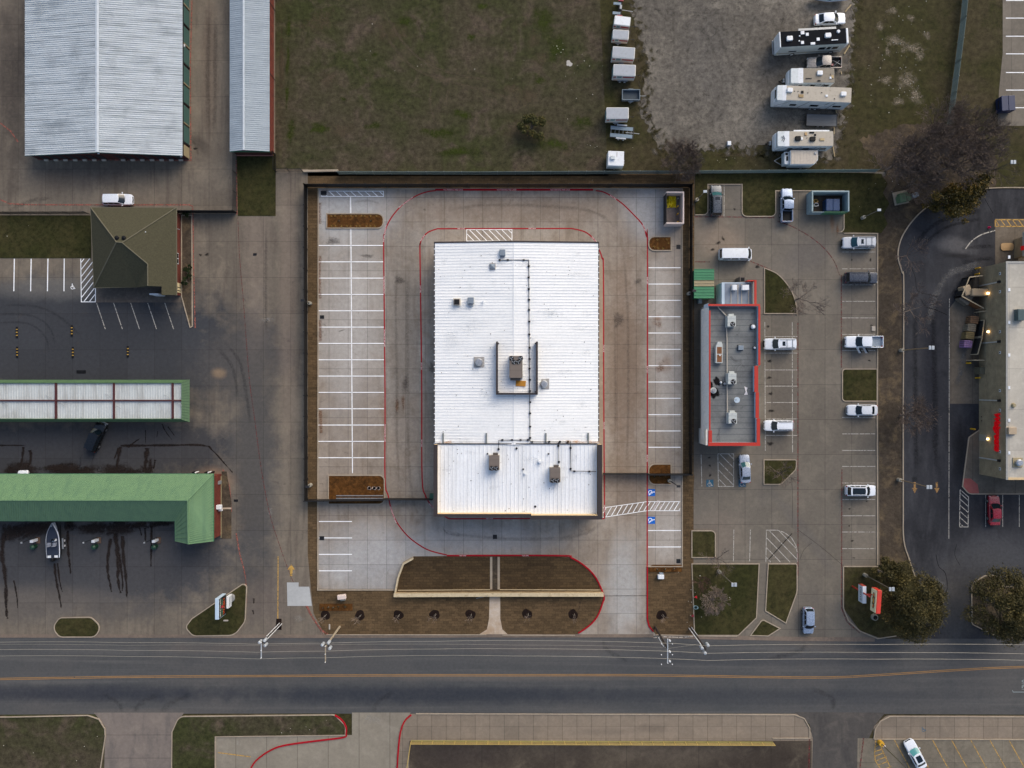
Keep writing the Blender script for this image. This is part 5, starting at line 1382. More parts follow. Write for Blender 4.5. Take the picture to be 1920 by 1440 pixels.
for yy in (20, 150): MB().tube((xe, (720 - yy) * S, 2.6), (xr2 + .3, (720 - yy) * S - .1, .1), .06, .06).build('downspout', M_dsteel, t)

# --- office with brown hip roof
t = building('office_building', 'small brick office under a brown shingled hip roof', 255, 470)
z0, z1 = 3.0, 7.2
A, B_, C_, Dd = P(170, 389, z0), P(330.5, 389.5, z0), P(331, 553, z0), P(176, 539.5, z0)
r1, r2 = P(218.5, 454, z1), P(229, 455, z1)
vz = P(277, 495, 5.6)
wr0, wr1 = P(277, 495, 5.55), P(277.3, 536, 5.55)
e1 = P(303, 553, z0); e2 = P(303, 537, z0); e3 = P(256, 539, z0)
roof = MB().poly([A, r1, r2, B_][::-1]).poly([A, Dd, r1][::1]).poly([Dd, e3, wr0, r2, r1]).poly([r2, wr0, wr1, P(303, 537, 4.35), P(303, 553, 4.35), C_, B_]).poly([wr0, e3, wr1][::1])
roof.build('roof', M_shing, t)
MB().poly([P(303, 553, 4.33), P(303, 553, 2.9), C_]).poly([P(303, 537, 4.33), P(303, 537, 2.9), P(303, 553, 2.9), P(303, 553, 4.33)]).build('gable_panel', M_ridge, t)
for a_, b2 in ((A, r1), (B_, r2), (Dd, r1), (r1, r2), (r2, wr0), (wr0, wr1)):
    MB().tube(a_ + Vector((0, 0, .03)), b2 + Vector((0, 0, .03)), .10, .10, 5).build('ridge_cap', M_ridge, t)
w0 = [(A.x + .5, A.y - .5), (-55.9, A.y - .5), (-55.9, C_.y + .25), (e1.x + .2, C_.y + .25), (e1.x + .2, Dd.y + 1.4), (A.x + .5, Dd.y + 1.4)]
MB().prism(w0, -.05, 2.95).build('wall', M_brick, t)
MB().poly([A, B_, C_, e1, e2, Dd]).build('soffit', M_ridge, t)
MB().sweep([A, B_, C_, e1], .12, 2.84, 3.02).sweep([e2, Dd, A], .12, 2.84, 3.02).build('fascia', M_ridge, t)
wx = -55.9
fr = MB().bx(wx, wx + .08, P(0, 497).y, P(0, 477).y, .9, 2.5).build('window', M_white, t)
MB().bx(wx + .08, wx + .1, P(0, 486.5).y, P(0, 478).y, 1.0, 2.4).bx(wx + .08, wx + .1, P(0, 496).y, P(0, 488).y, 1.0, 2.4).build('pane', M_glass, fr)
fr = MB().bx(wx, wx + .08, P(0, 553).y + .3, P(0, 532).y, .2, 2.5).build('entry_window', mat('cream_frame', (206, 190, 150), .6, space='World'), t)
MB().bx(wx + .08, wx + .1, P(0, 541).y, P(0, 539.5).y, .2, 2.4).bx(wx + .08, wx + .1, P(0, 547).y, P(0, 545.5).y, .2, 2.4).build('glazing_bar', M_black, fr)
for px, py in ((219.5, 446), (232.5, 446)):
    q = P(px, py, 6.9); MB().cyl(q.x, q.y, 6.5, 7.05, .26).cyl(q.x, q.y, 7.05, 7.15, .34, .1).build('roof_vent', M_black, t)
q = P(274.5, 435.5, 5.2); MB().cyl(q.x, q.y, 4.8, 5.5, .08).build('vent_pipe', M_white, t)
MB().tube((wx, P(0, 433).y, 2.6), (wx + .9, P(0, 436).y, 2.3), .05, .05).build('lamp_arm', M_steel, t)
q = P(297, 553, 1.2); MB().bx(q.x - .9, q.x + .6, q.y - .1, q.y + .1, .1, 2.4).build('porch_door', M_white, t)
G_porch = ground('porch_concrete', (92, 84, 78), (82, 76, 70), (100, 92, 84), .3, 1, 3)
sheet('porch', [(181, 538), (341, 538), (341, 567), (181, 567)], G_porch, .014)

M_fas = roofmat('canopy_fascia_green', (74, 102, 70), (1.2, .05, 1), (60, 86, 62), .6, .5)
# --- vacuum canopy
t = building('vacuum_canopy', 'long low canopy with white ribbed roof and green fascia over the vacuums', 170, 752, 'canopy')
zc = 3.9
x1 = P(352, 0, zc).x; xi = P(340, 0, zc).x; x0 = -110
yn_, yni = P(0, 712, zc).y, P(0, 717.5, zc).y
yso, ysi = P(0, 791.5, zc).y, P(0, 786, zc).y
ribroof((x0, yni, zc - .25), (xi, yni, zc - .25), (xi, ysi, zc - .3), (x0, ysi, zc - .3), .42, .05, .1).build('roof', roofmat('canopy_white_roof', (190, 196, 196), (1, .15, 1), (150, 150, 146), .6), t)
MB().add([(x0, yn_, zc - .7), (x1, yn_, zc - .7), (xi, yni, zc), (x0, yni, zc)], [[0, 1, 2, 3]]).add([(x0, yni, zc), (xi, yni, zc), (xi, yni - .1, zc), (x0, yni - .1, zc)], [[3, 2, 1, 0]]).build('green_fascia', M_fas, t)
MB().add([(x0, yso, zc - .7), (x1, yso, zc - .7), (xi, ysi, zc), (x0, ysi, zc)], [[3, 2, 1, 0]]).bx(x0, xi, ysi, ysi + .1, zc - .3, zc).build('green_fascia', M_fas, t)
ribroof((xi, ysi, zc), (xi, yni, zc), (x1, yn_, zc - .7), (x1, yso, zc - .7), .42, .05, .12).build('green_fascia', M_fas, t)
M_maroon = mat('maroon_beam', (74, 34, 34), .6, space='World')
ym = P(0, 751, zc).y
MB().bx(x0, xi, ym - .12, ym + .12, zc - .32, zc - .02).build('ridge_beam', M_maroon, t)
for px in (-6, 104, 213, 323):
    x = P(px, 0, zc).x
    MB().bx(x - .14, x + .14, ysi, yni, zc - .3, zc).build('cross_beam', M_maroon, t)
    MB().bx(x - .15, x + .15, ym - .15, ym + .15, 0, zc - .32).build('column', M_greent, t)
for px, py in ((10, 757), (92, 743), (116, 757), (203, 741), (222, 762), (313, 742), (336, 756)):
    q = P(px, py, zc)
    MB().pipe([q + Vector((-.6, .1, -.1)), q + Vector((0, 0, .1)), q + Vector((.4, -.4, .0))], .035, 5).build('boom_arm', M_steel, t)
for px in (-60, 40, 150, 260):
    x = P(px, 0).x; MB().bx(x - .3, x + .3, ym - .3, ym + .3, 0, 1.4).build('vacuum_drum', mat('drum_green', (40, 84, 60), .5) if px == -60 else D.materials['drum_green'], t, bevel=.08)

# --- car wash with green roof
t = building('car_wash', 'L-shaped car wash with a two tone green metal roof and brick end', 200, 940)
ze, zr = 3.6, 6.3
x0 = -110
NE, NR = P(399.5, 889, ze), P(352, 938, zr)
N0 = (x0, NE.y, ze); R0 = (x0, NR.y, zr)
ySe = P(0, 976.5, ze).y
V = P(328, 976.5, ze)
S1, S2, SR = P(328.5, 1014.5, ze), P(399.5, 1014.5, ze), P(353, 1020, zr - .5)
ribroof(N0, (NE.x, NE.y, ze), (NR.x, NR.y, zr), R0, .36, .06, .09).build('roof', M_green, t)
ribroof((x0, ySe, ze), (V.x, ySe, ze), (NR.x, NR.y, zr), R0, .36, .06, .09).build('roof', M_green, t)
ribroof((NE.x, NE.y, ze), (S2.x, S2.y, ze), SR, NR, .46, .09, .13).build('roof', M_green, t)
ribroof((V.x, V.y, ze), (S1.x, S1.y, ze), SR, NR, .42, .05, .08).build('roof', M_green, t)
MB().poly([S1, S2, SR]).build('gable_panel', M_green, t)
for a_, b2 in ((Vector(R0), NR), (NR, NE), (NR, SR)): MB().tube(a_ + Vector((0, 0, .04)), b2 + Vector((0, 0, .04)), .12, .12, 5).build('ridge_cap', M_green, t)
MB().sweep([(x0, NE.y), (NE.x, NE.y), (S2.x, S2.y), (S1.x, S1.y), (V.x, V.y), (x0, V.y)], .14, ze - .25, ze - .02).build('gutter', M_greent, t)
xb = P(415, 0).x
MB().bx(V.x + .5, xb, S1.y + .25, NE.y - .4, -.05, 3.4).build('wall', M_brick, t)
for px in (-20, 66, 152, 238, 330): MB().bx(P(px - 3, 0).x, P(px + 3, 0).x, P(0, 972).y + .6, P(0, 893).y, -.05, 3.5).build('bay_wall', M_brickd, t)
MB().bx(xb, xb + .06, P(0, 1008).y, P(0, 893).y, .0, .25).build('base_trim', M_tan, t)
MB().bx(xb, xb + .8, P(0, 951).y, P(0, 943).y, 1.5, 2.2).bx(xb, xb + .6, P(0, 956).y, P(0, 953).y, .8, 1.3).build('gas_meter', M_white, t, bevel=.06)
MB().bx(xb, xb + .25, P(0, 906).y, P(0, 900).y, .5, 1.4).build('meter_box', M_steel, t)
for k, px in enumerate((356, 362, 380, 386, 392)):
    q = P(px, 889.5, 2); MB().cyl(q.x, q.y + .2, 0, 1.1, .12).build('bollard', M_white if k % 2 else M_black, label='short %s bollard by the brick end of the car wash, post %s from the corner' % ('white' if k % 2 else 'black', ('five', 'four', 'three', 'two', 'one')[k]), cat='bollard', group='bollards at the car wash corner')
sheet('walk', [(416, 951.5), (434, 951.5), (434, 954.5), (416, 954.5)], G_walk, .075)

# wash-bay kiosks
for k, (px, py) in enumerate(((68, 1013), (182, 1013), (294, 1013))):
    q = P(px, py)
    wh = ('beside the speedboat', 'between two dark wet trails', 'below the green roof corner')[k]
    t = thing('pay_station', 'wash bay pay station with white lamp on a bent arm, ' + wh, 'pay station', (q.x, q.y, .004), 0, 'pay stations of the wash bays')
    MB().bx(.0, .7, -.5, .5, 0, .15).build('plinth', mat('brown_plinth', (96, 74, 60), .8) if k == 0 else D.materials['brown_plinth'], t, True, bevel=.03)
    MB().bx(-.1, .4, -.1, .35, .15, 1.5).build('cabinet', M_white, t, True, bevel=.04)
    MB().tube((.1, .5, 0), (.1, .5, 2.2), .06, .06).tube((.1, .5, 2.2), (-.9, .1, 2.3), .06, .05).build('lamp_arm', M_black, t, True)
    MB().cyl(-.95, .08, 2.1, 2.35, .12, .08, 10).build('lamp_globe', M_white, t, True)
    t2 = thing('trash_bin', 'round dark green bin at the pay station ' + wh, 'bin', (q.x - .1, q.y - 1.0, .004), 0, 'green bins of the wash bays')
    MB().cyl(0, 0, 0, .95, .36, .4).build('drum', mat('bin_green', (22, 62, 44), .5) if k == 0 else D.materials['bin_green'], t2, True)
    MB().cyl(0, 0, .95, 1.15, .4, .12).build('lid', D.materials['bin_green'], t2, True)
for k, (px, py) in enumerate(((32, 623), (135, 620), (32.5, 660), (137, 660.5), (240, 659))):
    q = P(px, py)
    b = MB()
    t = thing('rubber_kerb_stop', 'black and yellow kerb stop, ' + ('on the dark yard above another one', 'on the yard below the slanted bays, upper of its pair', 'lower one of the pair at the picture edge', 'below the slanted bays, lower of its pair', 'single one by the canopy end')[k], 'kerb stop', (q.x, q.y, .004), 0, 'rubber kerb stops on the dark yard')
    for j in range(4): MB().bx(-.15, .15, -.93 + j * .5, -.6 + j * .5, 0, .14).build('black_block', M_black, t, True, bevel=.02)
    for j in range(3): MB().bx(-.13, .13, -.6 + j * .5, -.43 + j * .5, 0, .12).build('yellow_block', mat('stop_yellow', (176, 140, 58), .7) if (k, j) == (0, 0) else D.materials['stop_yellow'], t, True, bevel=.02)
q = P(152.5, 697.5)
b = MB().bx(q.x - .8, q.x + .8, q.y - .25, q.y + .3, .004, .05, .0)
b.build('rubber_mat', M_black, label='crumpled black rubber mat lying above the vacuum canopy', cat='mat', bevel=.02)

# --- main white building
T_clinic = t = building('clinic_building', 'new building with a wide white metal roof and dark bronze parapet', 968, 710)
ze, zr = 5.2, 6.0
xw, xe_ = P(815.5, 0, ze).x, P(1121.5, 0, ze).x
xm = P(963, 0, zr).x
yt, yb = P(0, 455, 5.6).y, P(0, 833, 5.6).y
MB().bx(xw + .3, xe_ - .3, yb, yt - .3, -.05, ze - .05).build('wall', M_stucco, t)
ribroof((xw, yt, ze), (xw, yb, ze), (xm, yb, zr), (xm, yt, zr), .476, .045, .08).build('roof', M_wroof, t)
ribroof((xe_, yt, ze), (xe_, yb, ze), (xm, yb, zr), (xm, yt, zr), .476, .045, .08).build('roof', M_wroof, t)
MB().sweep([(xm, yt + .1), (xe_ + .04, yt + .1)], .26, ze - .3, ze + .1).build('rake_trim', M_cop, t)
MB().poly([(xw - .1, yt + .22, ze - .25), (xm, yt + .22, zr - .25), (xe_ + .1, yt + .22, ze - .25), (xe_ + .1, yt + .22, ze + .06), (xm, yt + .22, zr + .1), (xw - .1, yt + .22, ze + .06)]).poly([(xw - .1, yt + .22, ze + .06), (xm, yt + .22, zr + .1), (xm, yt - .03, zr + .1), (xw - .1, yt - .03, ze + .06)]).poly([(xm, yt + .22, zr + .1), (xe_ + .1, yt + .22, ze + .06), (xe_ + .1, yt - .03, ze + .06), (xm, yt - .03, zr + .1)]).build('rake_fascia', M_cop, t)
for x, sg in ((xw, -1), (xe_, 1)):
    MB().bx(x, x + sg * .16, yb, yt + .2, ze - .16, ze - .02).build('gutter', M_cop, t)
    for k in range(0, 36): MB().bx(x + sg * .0, x + sg * .17, yt - 1 - k * .95, yt - .86 - k * .95, ze - .03, ze + .0).build('gutter_strap', M_white, t)
# front block
zf, zp = 6.0, 7.0
fx0, fx1 = P(819.5, 0, zf).x, P(1119, 0, zf).x
fy0, fy1 = P(0, 963.5, zf).y, P(0, 833, zf).y
ox0, ox1 = P(813, 0, zp).x, P(1129, 0, zp).x
MB().bx(ox0 + .15, ox1 - .15, fy0 + .3, fy1, -.05, zf - .4).build('wall', M_stucco, t)
ribroof((fx0, fy0, zf), (fx1, fy0, zf), (fx1, fy1, zf - .15), (fx0, fy1, zf - .15), .62, .05, .09).build('roof', M_wroof2, t)
oy0, oy1 = P(0, 968.5, zp).y, P(0, 974, zp).y
xs_ = P(996, 0, zp).x
ix0, ix1 = P(820.5, 0, zp).x, P(1120.5, 0, zp).x
iy = P(0, 963.3, zp).y
iy2 = P(0, 964.5, zp).y
MB().bx(ox0 + .05, ox0 + .55, oy0, fy1, 3, zp - .04).bx(ox0, xs_, oy0 + .05, oy0 + .45, 3, zp - .04).build('parapet', M_sheath, t)
MB().bx(ox1 - .6, ox1 - .05, oy1, fy1, 3, zp - .04).bx(xs_, ox1, oy1 + .05, oy1 + .55, 0, zp - .04).build('parapet', M_sheath, t)
MB().bx(fx0, fx0 + .05, fy0, fy1, zf - .2, zf + .3).build('flashing', M_sheath, t)
MB().bx(ox0, ox0 + .64, oy0, fy1 + .02, zp - .04, zp + .06).build('coping', M_cop, t)
MB().bx(ox0 + .64, xs_, oy0, iy - .05, zp - .04, zp + .062).build('coping', M_cop, t)
MB().bx(ox1 - .72, ox1, oy1, fy1 + .02, zp - .04, zp + .06).build('coping', M_cop, t)
MB().bx(xs_ - .1, ox1 - .72, oy1, oy1 + .62, zp - .04, zp + .1).build('coping', M_cop, t)
MB().bx(xs_, ox1 - .72, oy1 + .62, oy1 + .72, zf, zp + .02).build('parapet_back', M_sheath, t)
MB().bx(fx0, fx1 + .05, fy1 - .02, fy1 + .14, zf - .3, zf - .02).build('gutter', M_cop, t)
MB().bx(xw + .05, xe_, fy1 + .14, fy1 + .5, ze - .2, ze + .28).build('step_flashing', M_white, t)
for px in (830.5, 912, 1023.5, 1103.5):
    a_, b2 = P(px, 833, zf - .1), P(px, 812, 5.75)
    zk = ze + (zr - ze) * (1 - abs(a_.x - xm) / (xe_ - xm)) + .06
    MB().bx(a_.x - .12, a_.x + .12, a_.y, b2.y, zk, zk + .16).build('downspout_tray', mat('grey_tray', (118, 124, 124), .5, space='World') if px < 831 else D.materials['grey_tray'], t)
for x in (862, 895, 930, 950, 965): MB().bx(P(x, 0).x - .6, P(x, 0).x + .6, oy0 - .22, oy0, 3.6, 3.75).build('awning', M_cop, t)
G_apron = ground('building_apron', (146, 132, 116), (132, 118, 104), (156, 144, 128), .2, .8, 3, (.8, .6), .1)
sheet('walk', [(1122, 470), (1131, 500), (1131, 968), (1122, 968)], G_apron, .034)


# rooftop equipment (each stands on a roof)
M_taupe = mat('taupe_unit_paint', (112, 102, 94), .5, 0, .07)
M_tauped = mat('dark_taupe_unit', (86, 78, 72), .5, 0, .07)
M_fan = mat('fan_grille', (18, 18, 20), .5, .3)
M_curb = mat('roof_curb_white', (206, 202, 192), .6)


def fan(t, x, y, z, r=.33):
    r *= 1.22
    MB().cyl(x, y, z, z + .03, r * 1.12, r * 1.12, 18).build('fan_ring', M_tauped, t, True)
    f = MB().cyl(x, y, z + .02, z + .05, r, r, 18).build('fan', M_fan, t, True)
    b = MB()
    for k in range(3):
        a_ = k * 2.094 + .5
        b.add([(x, y, z + .06), (x + r * .9 * math.cos(a_), y + r * .9 * math.sin(a_), z + .06), (x + r * .9 * math.cos(a_ + .6), y + r * .9 * math.sin(a_ + .6), z + .06)], [[0, 1, 2]])
    b.cyl(x, y, z + .055, z + .09, r * .16, r * .16, 8)
    b.build('fan_blade', M_steel, f, True)


def rtu(px, py, sx, sy, zb, h, label, fans, m=None, hood=None, group=None):
    q = P(px, py, zb + h)
    t = thing('rooftop_air_conditioner', label, 'air conditioner', (q.x, q.y, zb), 0, group)
    MB().bx(-sx / 2 - .05, sx / 2 + .05, -sy / 2 - .05, sy / 2 + .05, -.15, .22).build('curb', M_curb, t, True)
    MB().bx(-sx / 2, sx / 2, -sy / 2, sy / 2, .22, h).build('cabinet', m or M_taupe, t, True, bevel=.03)
    b = MB()
    for k in (-.15, .22): b.bx(-sx / 2 - .004, sx / 2 + .004, sy * k - .015, sy * k + .015, h - .2, h + .012)
    b.build('panel_seam', M_tauped if m is None else M_steel, t, True)
    for x, y, r in fans: fan(t, x, y, h, r)
    if hood:
        x0, x1, y0, y1, z = hood
        MB().bx(x0, x1, y0, y1, .3, z).build('intake_hood', m or M_tauped, t, True, bevel=.04)
    return t


rtu(967.5, 688, 2.05, 3.5, 5.95, 1.7, 'large taupe air conditioner with four fans inside the screen wall', [(-.72, 1.35, .3), (.72, 1.35, .3), (-.32, .75, .3), (.36, .78, .3)], hood=(-.9, .75, -2.15, -1.75, 1.2))
rtu(926.5, 868, 1.65, 2.3, 5.95, 1.35, 'taupe air conditioner with two fans on the front roof, nearer the middle', [(-.38, -.85, .3), (.32, -.85, .3)], hood=(-.2, .6, 1.15, 1.55, .9), group='front roof air conditioners')
rtu(1041, 891, 1.65, 2.3, 5.95, 1.35, 'taupe air conditioner with two fans on the front roof, nearer the east parapet', [(-.38, -.85, .3), (.32, -.85, .3)], hood=(-.2, .6, 1.15, 1.55, .9), group='front roof air conditioners')
q = P(968, 690, 6.0)
mat_screen = mat('bronze_screen_panel', (92, 84, 80), .6, space='World')
t = thing('equipment_screen', 'three sided dark bronze screen wall on the white roof', 'screen', (q.x, q.y, 5.8))
za, zb = 5.7, 7.0
sx0, sx1, sy0, sy1 = P(930.5, 0, zb).x, P(1008, 0, zb).x, P(0, 739.5, zb).y, P(0, 641, zb).y
for nm, a_ in (('panel', (sx0, sx0 + .22, sy0, sy1)), ('panel', (sx1 - .22, sx1, sy0, sy1)), ('panel', (sx0 + .22, sx1 - .22, sy0, sy0 + .2))):
    MB().bx(*a_, za, zb - .05).build(nm, D.materials['grey_tray'] if False else mat_screen, t)
    MB().bx(a_[0] - .05, a_[1] + .05, a_[2] - .05, a_[3] + .05, zb - .05, zb + .02).build('cap', M_cop, t)
for x, y in ((sx0 + .35, sy1 - .2), (sx1 - .35, sy1 - .2), (sx0 + .35, sy0 + .4), (sx1 - .35, sy0 + .4)): MB().cyl(x, y, za, zb - .05, .09).build('post', M_cop, t)
q = P(976.5, 719, 6.0)
MB().bx(q.x - .8, q.x + .8, q.y - .45, q.y + .45, 6.04, 6.08, -.05).build('plywood_sheet', mat('ochre_plywood', (176, 122, 34), .7, space='World'), label='ochre plywood sheet lying behind the large air conditioner', cat='plywood')
M_duct = mat('blue_grey_duct', (126, 138, 150), .45, .2, .1)
for px, py, sx, sy, h, lab in ((942, 473, .95, 1.0, .9, 'blue grey exhaust hood by the top edge of the white roof'), (882.5, 563, .95, 1.0, .8, 'blue grey exhaust hood beside the dark grille vent')):
    q = P(px, py, 5.6 + h)
    t = thing('exhaust_hood', lab, 'vent', (q.x, q.y, 5.5), 0, 'blue grey roof hoods')
    MB().bx(-sx / 2, sx / 2, -sy / 2, sy / 2, .1, h).build('hood', M_duct, t, True, bevel=.05)
    MB().bx(-.35, .35, -sy / 2 - .35, -sy / 2, .1, .5).build('duct', M_steel, t, True)
    MB().bx(-.55, .55, -.6, .55, 0, .12).build('curb', M_curb, t, True)
for px, py, lab, inner in ((923.5, 499.5, 'square roof vent with pale blue hatch near the top of the white roof', M_duct), (856.5, 566, 'square roof vent with a dark grille', M_fan)):
    q = P(px, py, 6.0)
    t = thing('roof_vent', lab, 'vent', (q.x, q.y, 5.5), 0, 'square vents on the white roof')
    MB().bx(-.62, .62, -.62, .62, 0, .22).build('curb', M_curb, t, True)
    MB().bx(-.46, .46, -.46, .46, .22, .55).build('box', M_taupe, t, True, bevel=.03)
    MB().add([(-.4, -.4, .56), (.4, -.4, .56), (.4, .4, .56), (-.4, .4, .56), (0, 0, .72 if inner is M_duct else .57)], [[0, 1, 4], [1, 2, 4], [2, 3, 4], [3, 0, 4]]).build('hatch', inner, t, True)
for px, py, lab in ((898, 679, 'round silver roof fan beside the screen wall on the open roof'), (1020, 720, 'round silver roof fan outside the screen wall by its lower corner')):
    q = P(px, py, 6.3)
    t = thing('roof_fan', lab, 'fan', (q.x, q.y, 5.6), 0, 'round roof fans')
    MB().bx(-.85, .85, -.85, .85, 0, .14).build('curb', mat('grey_curb_sheet', (150, 148, 146), .6) if px < 900 else D.materials['grey_curb_sheet'], t, True)
    MB().cyl(0, 0, .14, .6, .5, .62, 20).cyl(0, 0, .6, .78, .62, .45, 20).build('housing', mat('spun_aluminium', (176, 180, 186), .35, .6) if px < 900 else D.materials['spun_aluminium'], t, True)
    MB().cyl(0, 0, .78, .84, .1, .1, 8).build('cap', M_steel, t, True)
zg = 6.05
gp = lambda px, py, z=zg: P(px, py, z)
M_gas = mat('black_gas_pipe', (30, 28, 36), .5)
t = thing('gas_pipe', 'thin dark gas pipe on small blocks running across the white roof', 'pipe', tuple(gp(992, 650, 6.0)))
MB().pipe([gp(938, 487.5), gp(991.5, 487.5, 6.0), gp(992.5, 640), gp(994, 828, 6.1)], .06, 5).pipe([gp(935, 845, 6.3), gp(935, 825.5, 6.1), gp(994, 825)], .05, 5).pipe([gp(994, 828), gp(1070, 828.5, 5.9), gp(1070.5, 883, 6.2), gp(1118, 884, 6.2)], .055, 5).pipe([gp(1047.5, 829), gp(1048, 870, 6.2)], .04, 5).build('pipe', M_gas, t)
for px, py in ((937, 487.5), (952, 487.5), (982, 487.5), (991.5, 499), (991.5, 520), (991.5, 542), (992, 562), (992, 581), (992.5, 603), (992.5, 627), (993, 652), (993, 673), (993, 691), (993.5, 712), (993.5, 733), (994, 754), (994, 775), (994, 800), (994, 821), (942, 825), (960, 825), (976, 825), (990, 825), (998, 828.5), (1030, 828.5), (1050, 828.5), (1065, 828.5), (935, 842), (1070, 840), (1070, 879), (1077, 883.5), (1105, 884), (1048, 866), (1047, 836)):
    q = gp(px, py, 6.0); MB().bx(q.x - .16, q.x + .16, q.y - .13, q.y + .13, 5.55, 6.08).build('block', M_black, t)
q = gp(905.5, 566)
for k, (px, py, r, h, lab) in enumerate(((905.5, 566, .1, .5, 'short pale vent pipe beside the blue grey hoods'), (1012, 865.5, .2, .6, 'tallest white vent pipe on the front roof'), (984.5, 888, .14, .45, 'white vent pipe on the front roof beside a thin dark one'), (981, 880, .08, .4, 'thin dark vent pipe on the front roof'), (968.5, 841, .1, .2, 'small dark roof drain below the gas pipe'), (1003.5, 950, .1, .2, 'small dark roof drain near the front parapet'), (914, 851, .08, .4, 'thin dark pipe beside the middle air conditioner'), (1028.5, 851, .08, .4, 'thin dark pipe above the east air conditioner'))):
    q = P(px, py, 6.1)
    MB().cyl(q.x, q.y, 5.5, 6.0 + h, r).cyl(q.x, q.y, 6.0, 6.05, r * 1.8).build('vent_pipe', M_white if k < 3 else M_dsteel, label=lab, cat='pipe', loc=(q.x, q.y, 5.6))

# dust, dull panels and bird marks on the white roofs, painted shade below the units
def zroof(x, y):
    return zf - .15 * (y - fy0) / (fy1 - fy0) if y < fy1 else ze + (zr - ze) * (1 - abs(x - xm) / (xe_ - xm))


rd = random.Random(31)
D_speck = mat('roof_specks', (92, 90, 88), .9, space='World')
mb = MB()
for _ in range(150):
    px, py = rd.uniform(822, 1114), rd.uniform(462, 958)
    q = P(px, py, 5.8)
    r_ = rd.uniform(.03, .09)
    z_ = zroof(q.x, q.y) + .062
    mb.add([(q.x + r_ * math.cos(k * 1.05) * rd.uniform(.6, 1.3), q.y + r_ * math.sin(k * 1.05), z_) for k in range(6)], [[0, 1, 2, 3, 4, 5]])
st(mb, 'roof_specks', D_speck)
mb = MB()
for px, py, rx, ry in [(rd.uniform(830, 1105), rd.uniform(470, 950), rd.uniform(.6, 2.2), rd.uniform(.3, .9)) for _ in range(46)] + [(900, 690, 2, 1.2), (860, 575, 2, 1), (885, 575, 2, 1), (926, 885, 1.2, 1.6), (1041, 908, 1.2, 1.6), (890, 610, 3, 2), (848, 640, 3, 2)]:  # fixed spots right below the units paint their soft shade
    q = P(px, py, 5.8)
    b2 = MB().blob(q.x, q.y, rx, ry, 0, 0, 16, .3)
    for v in b2.v: v.z = zroof(min(max(v.x, xw + .2), xe_ - .2), v.y) + .012
    o_n = len(mb.v)
    mb.add(b2.v, b2.f)
    for k in range(len(b2.f)): mb.uv[len(mb.f) - len(b2.f) + k] = b2.uv[k]
st(mb, 'roof_dust_shade', decal('roof_dust_shade', (196, 200, 203), .2, 1.0, .9, .35, .65))
mb = MB()
for px, rx in ((1085, 2.6), (1110, 1.6), (838, 1.4), (1060, 1.2)):
    q = P(px, 828.5, 5.6)
    b2 = MB().blob(q.x, q.y, rx, .35, 0, 0, 16, .3)
    for v in b2.v: v.z = ze + .30 if v.y < fy1 + .5 else zroof(v.x, v.y) + .014
    mb.add(b2.v, b2.f)
    for k in range(len(b2.f)): mb.uv[len(mb.f) - len(b2.f) + k] = b2.uv[k]
st(mb, 'roof_rust', decal('roof_rust', (206, 158, 108), .7, 1.0, 1.4, .3, .6))
MB().bx(xm - .07, xm + .07, yb + .02, yt - .05, zr + .005, zr + .05).build('ridge_cap', M_white, T_clinic)

# --- restaurant with red coping
t = building('restaurant_building', 'small flat roofed restaurant edged with bright red coping', 1372, 690)
zr_, zp = 4.6, 5.5
def RX(px, z=zp): return P(px, 0, z).x
def RY(py, z=zp): return P(0, py, z).y
M_redc = mat('red_coping', (176, 44, 28), .5, 0, .08, space='World')
M_gmem = NT('grey_roof_membrane')
nn_ = M_gmem
col = nn_.mix(nn_.rng(nn_.noise(nn_.pos, .3, 5, .6), .4, .7), c(118, 121, 121), c(96, 99, 101))
col = nn_.mix(nn_.m_('MULTIPLY', nn_.rng(nn_.noise(nn_.pos, .55, 6, .7, .8), .54, .72), .7), col, c(72, 72, 74))
col = nn_.val(col, nn_.rng(nn_.noise(nn_.pos, 4, 5, .7), .3, .7, .88, 1.1, False))
gm = grid_mask(nn_, 1, .93, 0.2, .07)
col = nn_.mix(nn_.m_('MULTIPLY', gm, .55), col, c(48, 52, 58))
M_gmem = nn_.bsdf(col, .75, 0, .3)
M_wpar = mat('pale_blue_parapet', (176, 192, 206), .6, 0, .06, space='World')
x0, x1, y0, y1 = RX(1328), RX(1425), RY(836), RY(570)
MB().bx(x0 + .1, x1 - .3, y0 + .1, y1 - .1, -.05, zr_ - .1).build('wall', M_stucco, t)
MB().bx(x0 + .2, x1 - .4, y0 + .2, y1 - .2, zr_ - .05, zr_).build('roof', M_gmem, t)
cop = [('coping', (x0, x1, y1 - .32, y1)), ('coping', (RX(1421.8), x1 + .06, RY(685), y1 - .32)), ('coping', (RX(1414.5), RX(1421.6), RY(735), RY(686))), ('coping', (RX(1416.8), RX(1423), RY(784), RY(735.5))), ('coping', (RX(1418.8), RX(1425), RY(830), RY(784.5))),
       ('coping', (x0, RX(1425.5), y0, RY(829.8))), ('coping', (RX(1328.5), RX(1335), RY(829.5), RY(807))), ('coping', (RX(1329.5), RX(1332.2), RY(806.5), RY(582)))]
for k, (nm, a_) in enumerate(cop):
    MB().bx(*a_, zp - .08, zp + .003 * k).build(nm, M_redc, t)
    MB().bx(a_[0] + .05, a_[1] - .05, a_[2] + .05, a_[3] - .05, 2.5, zp - .08).build('parapet', M_wpar, t)
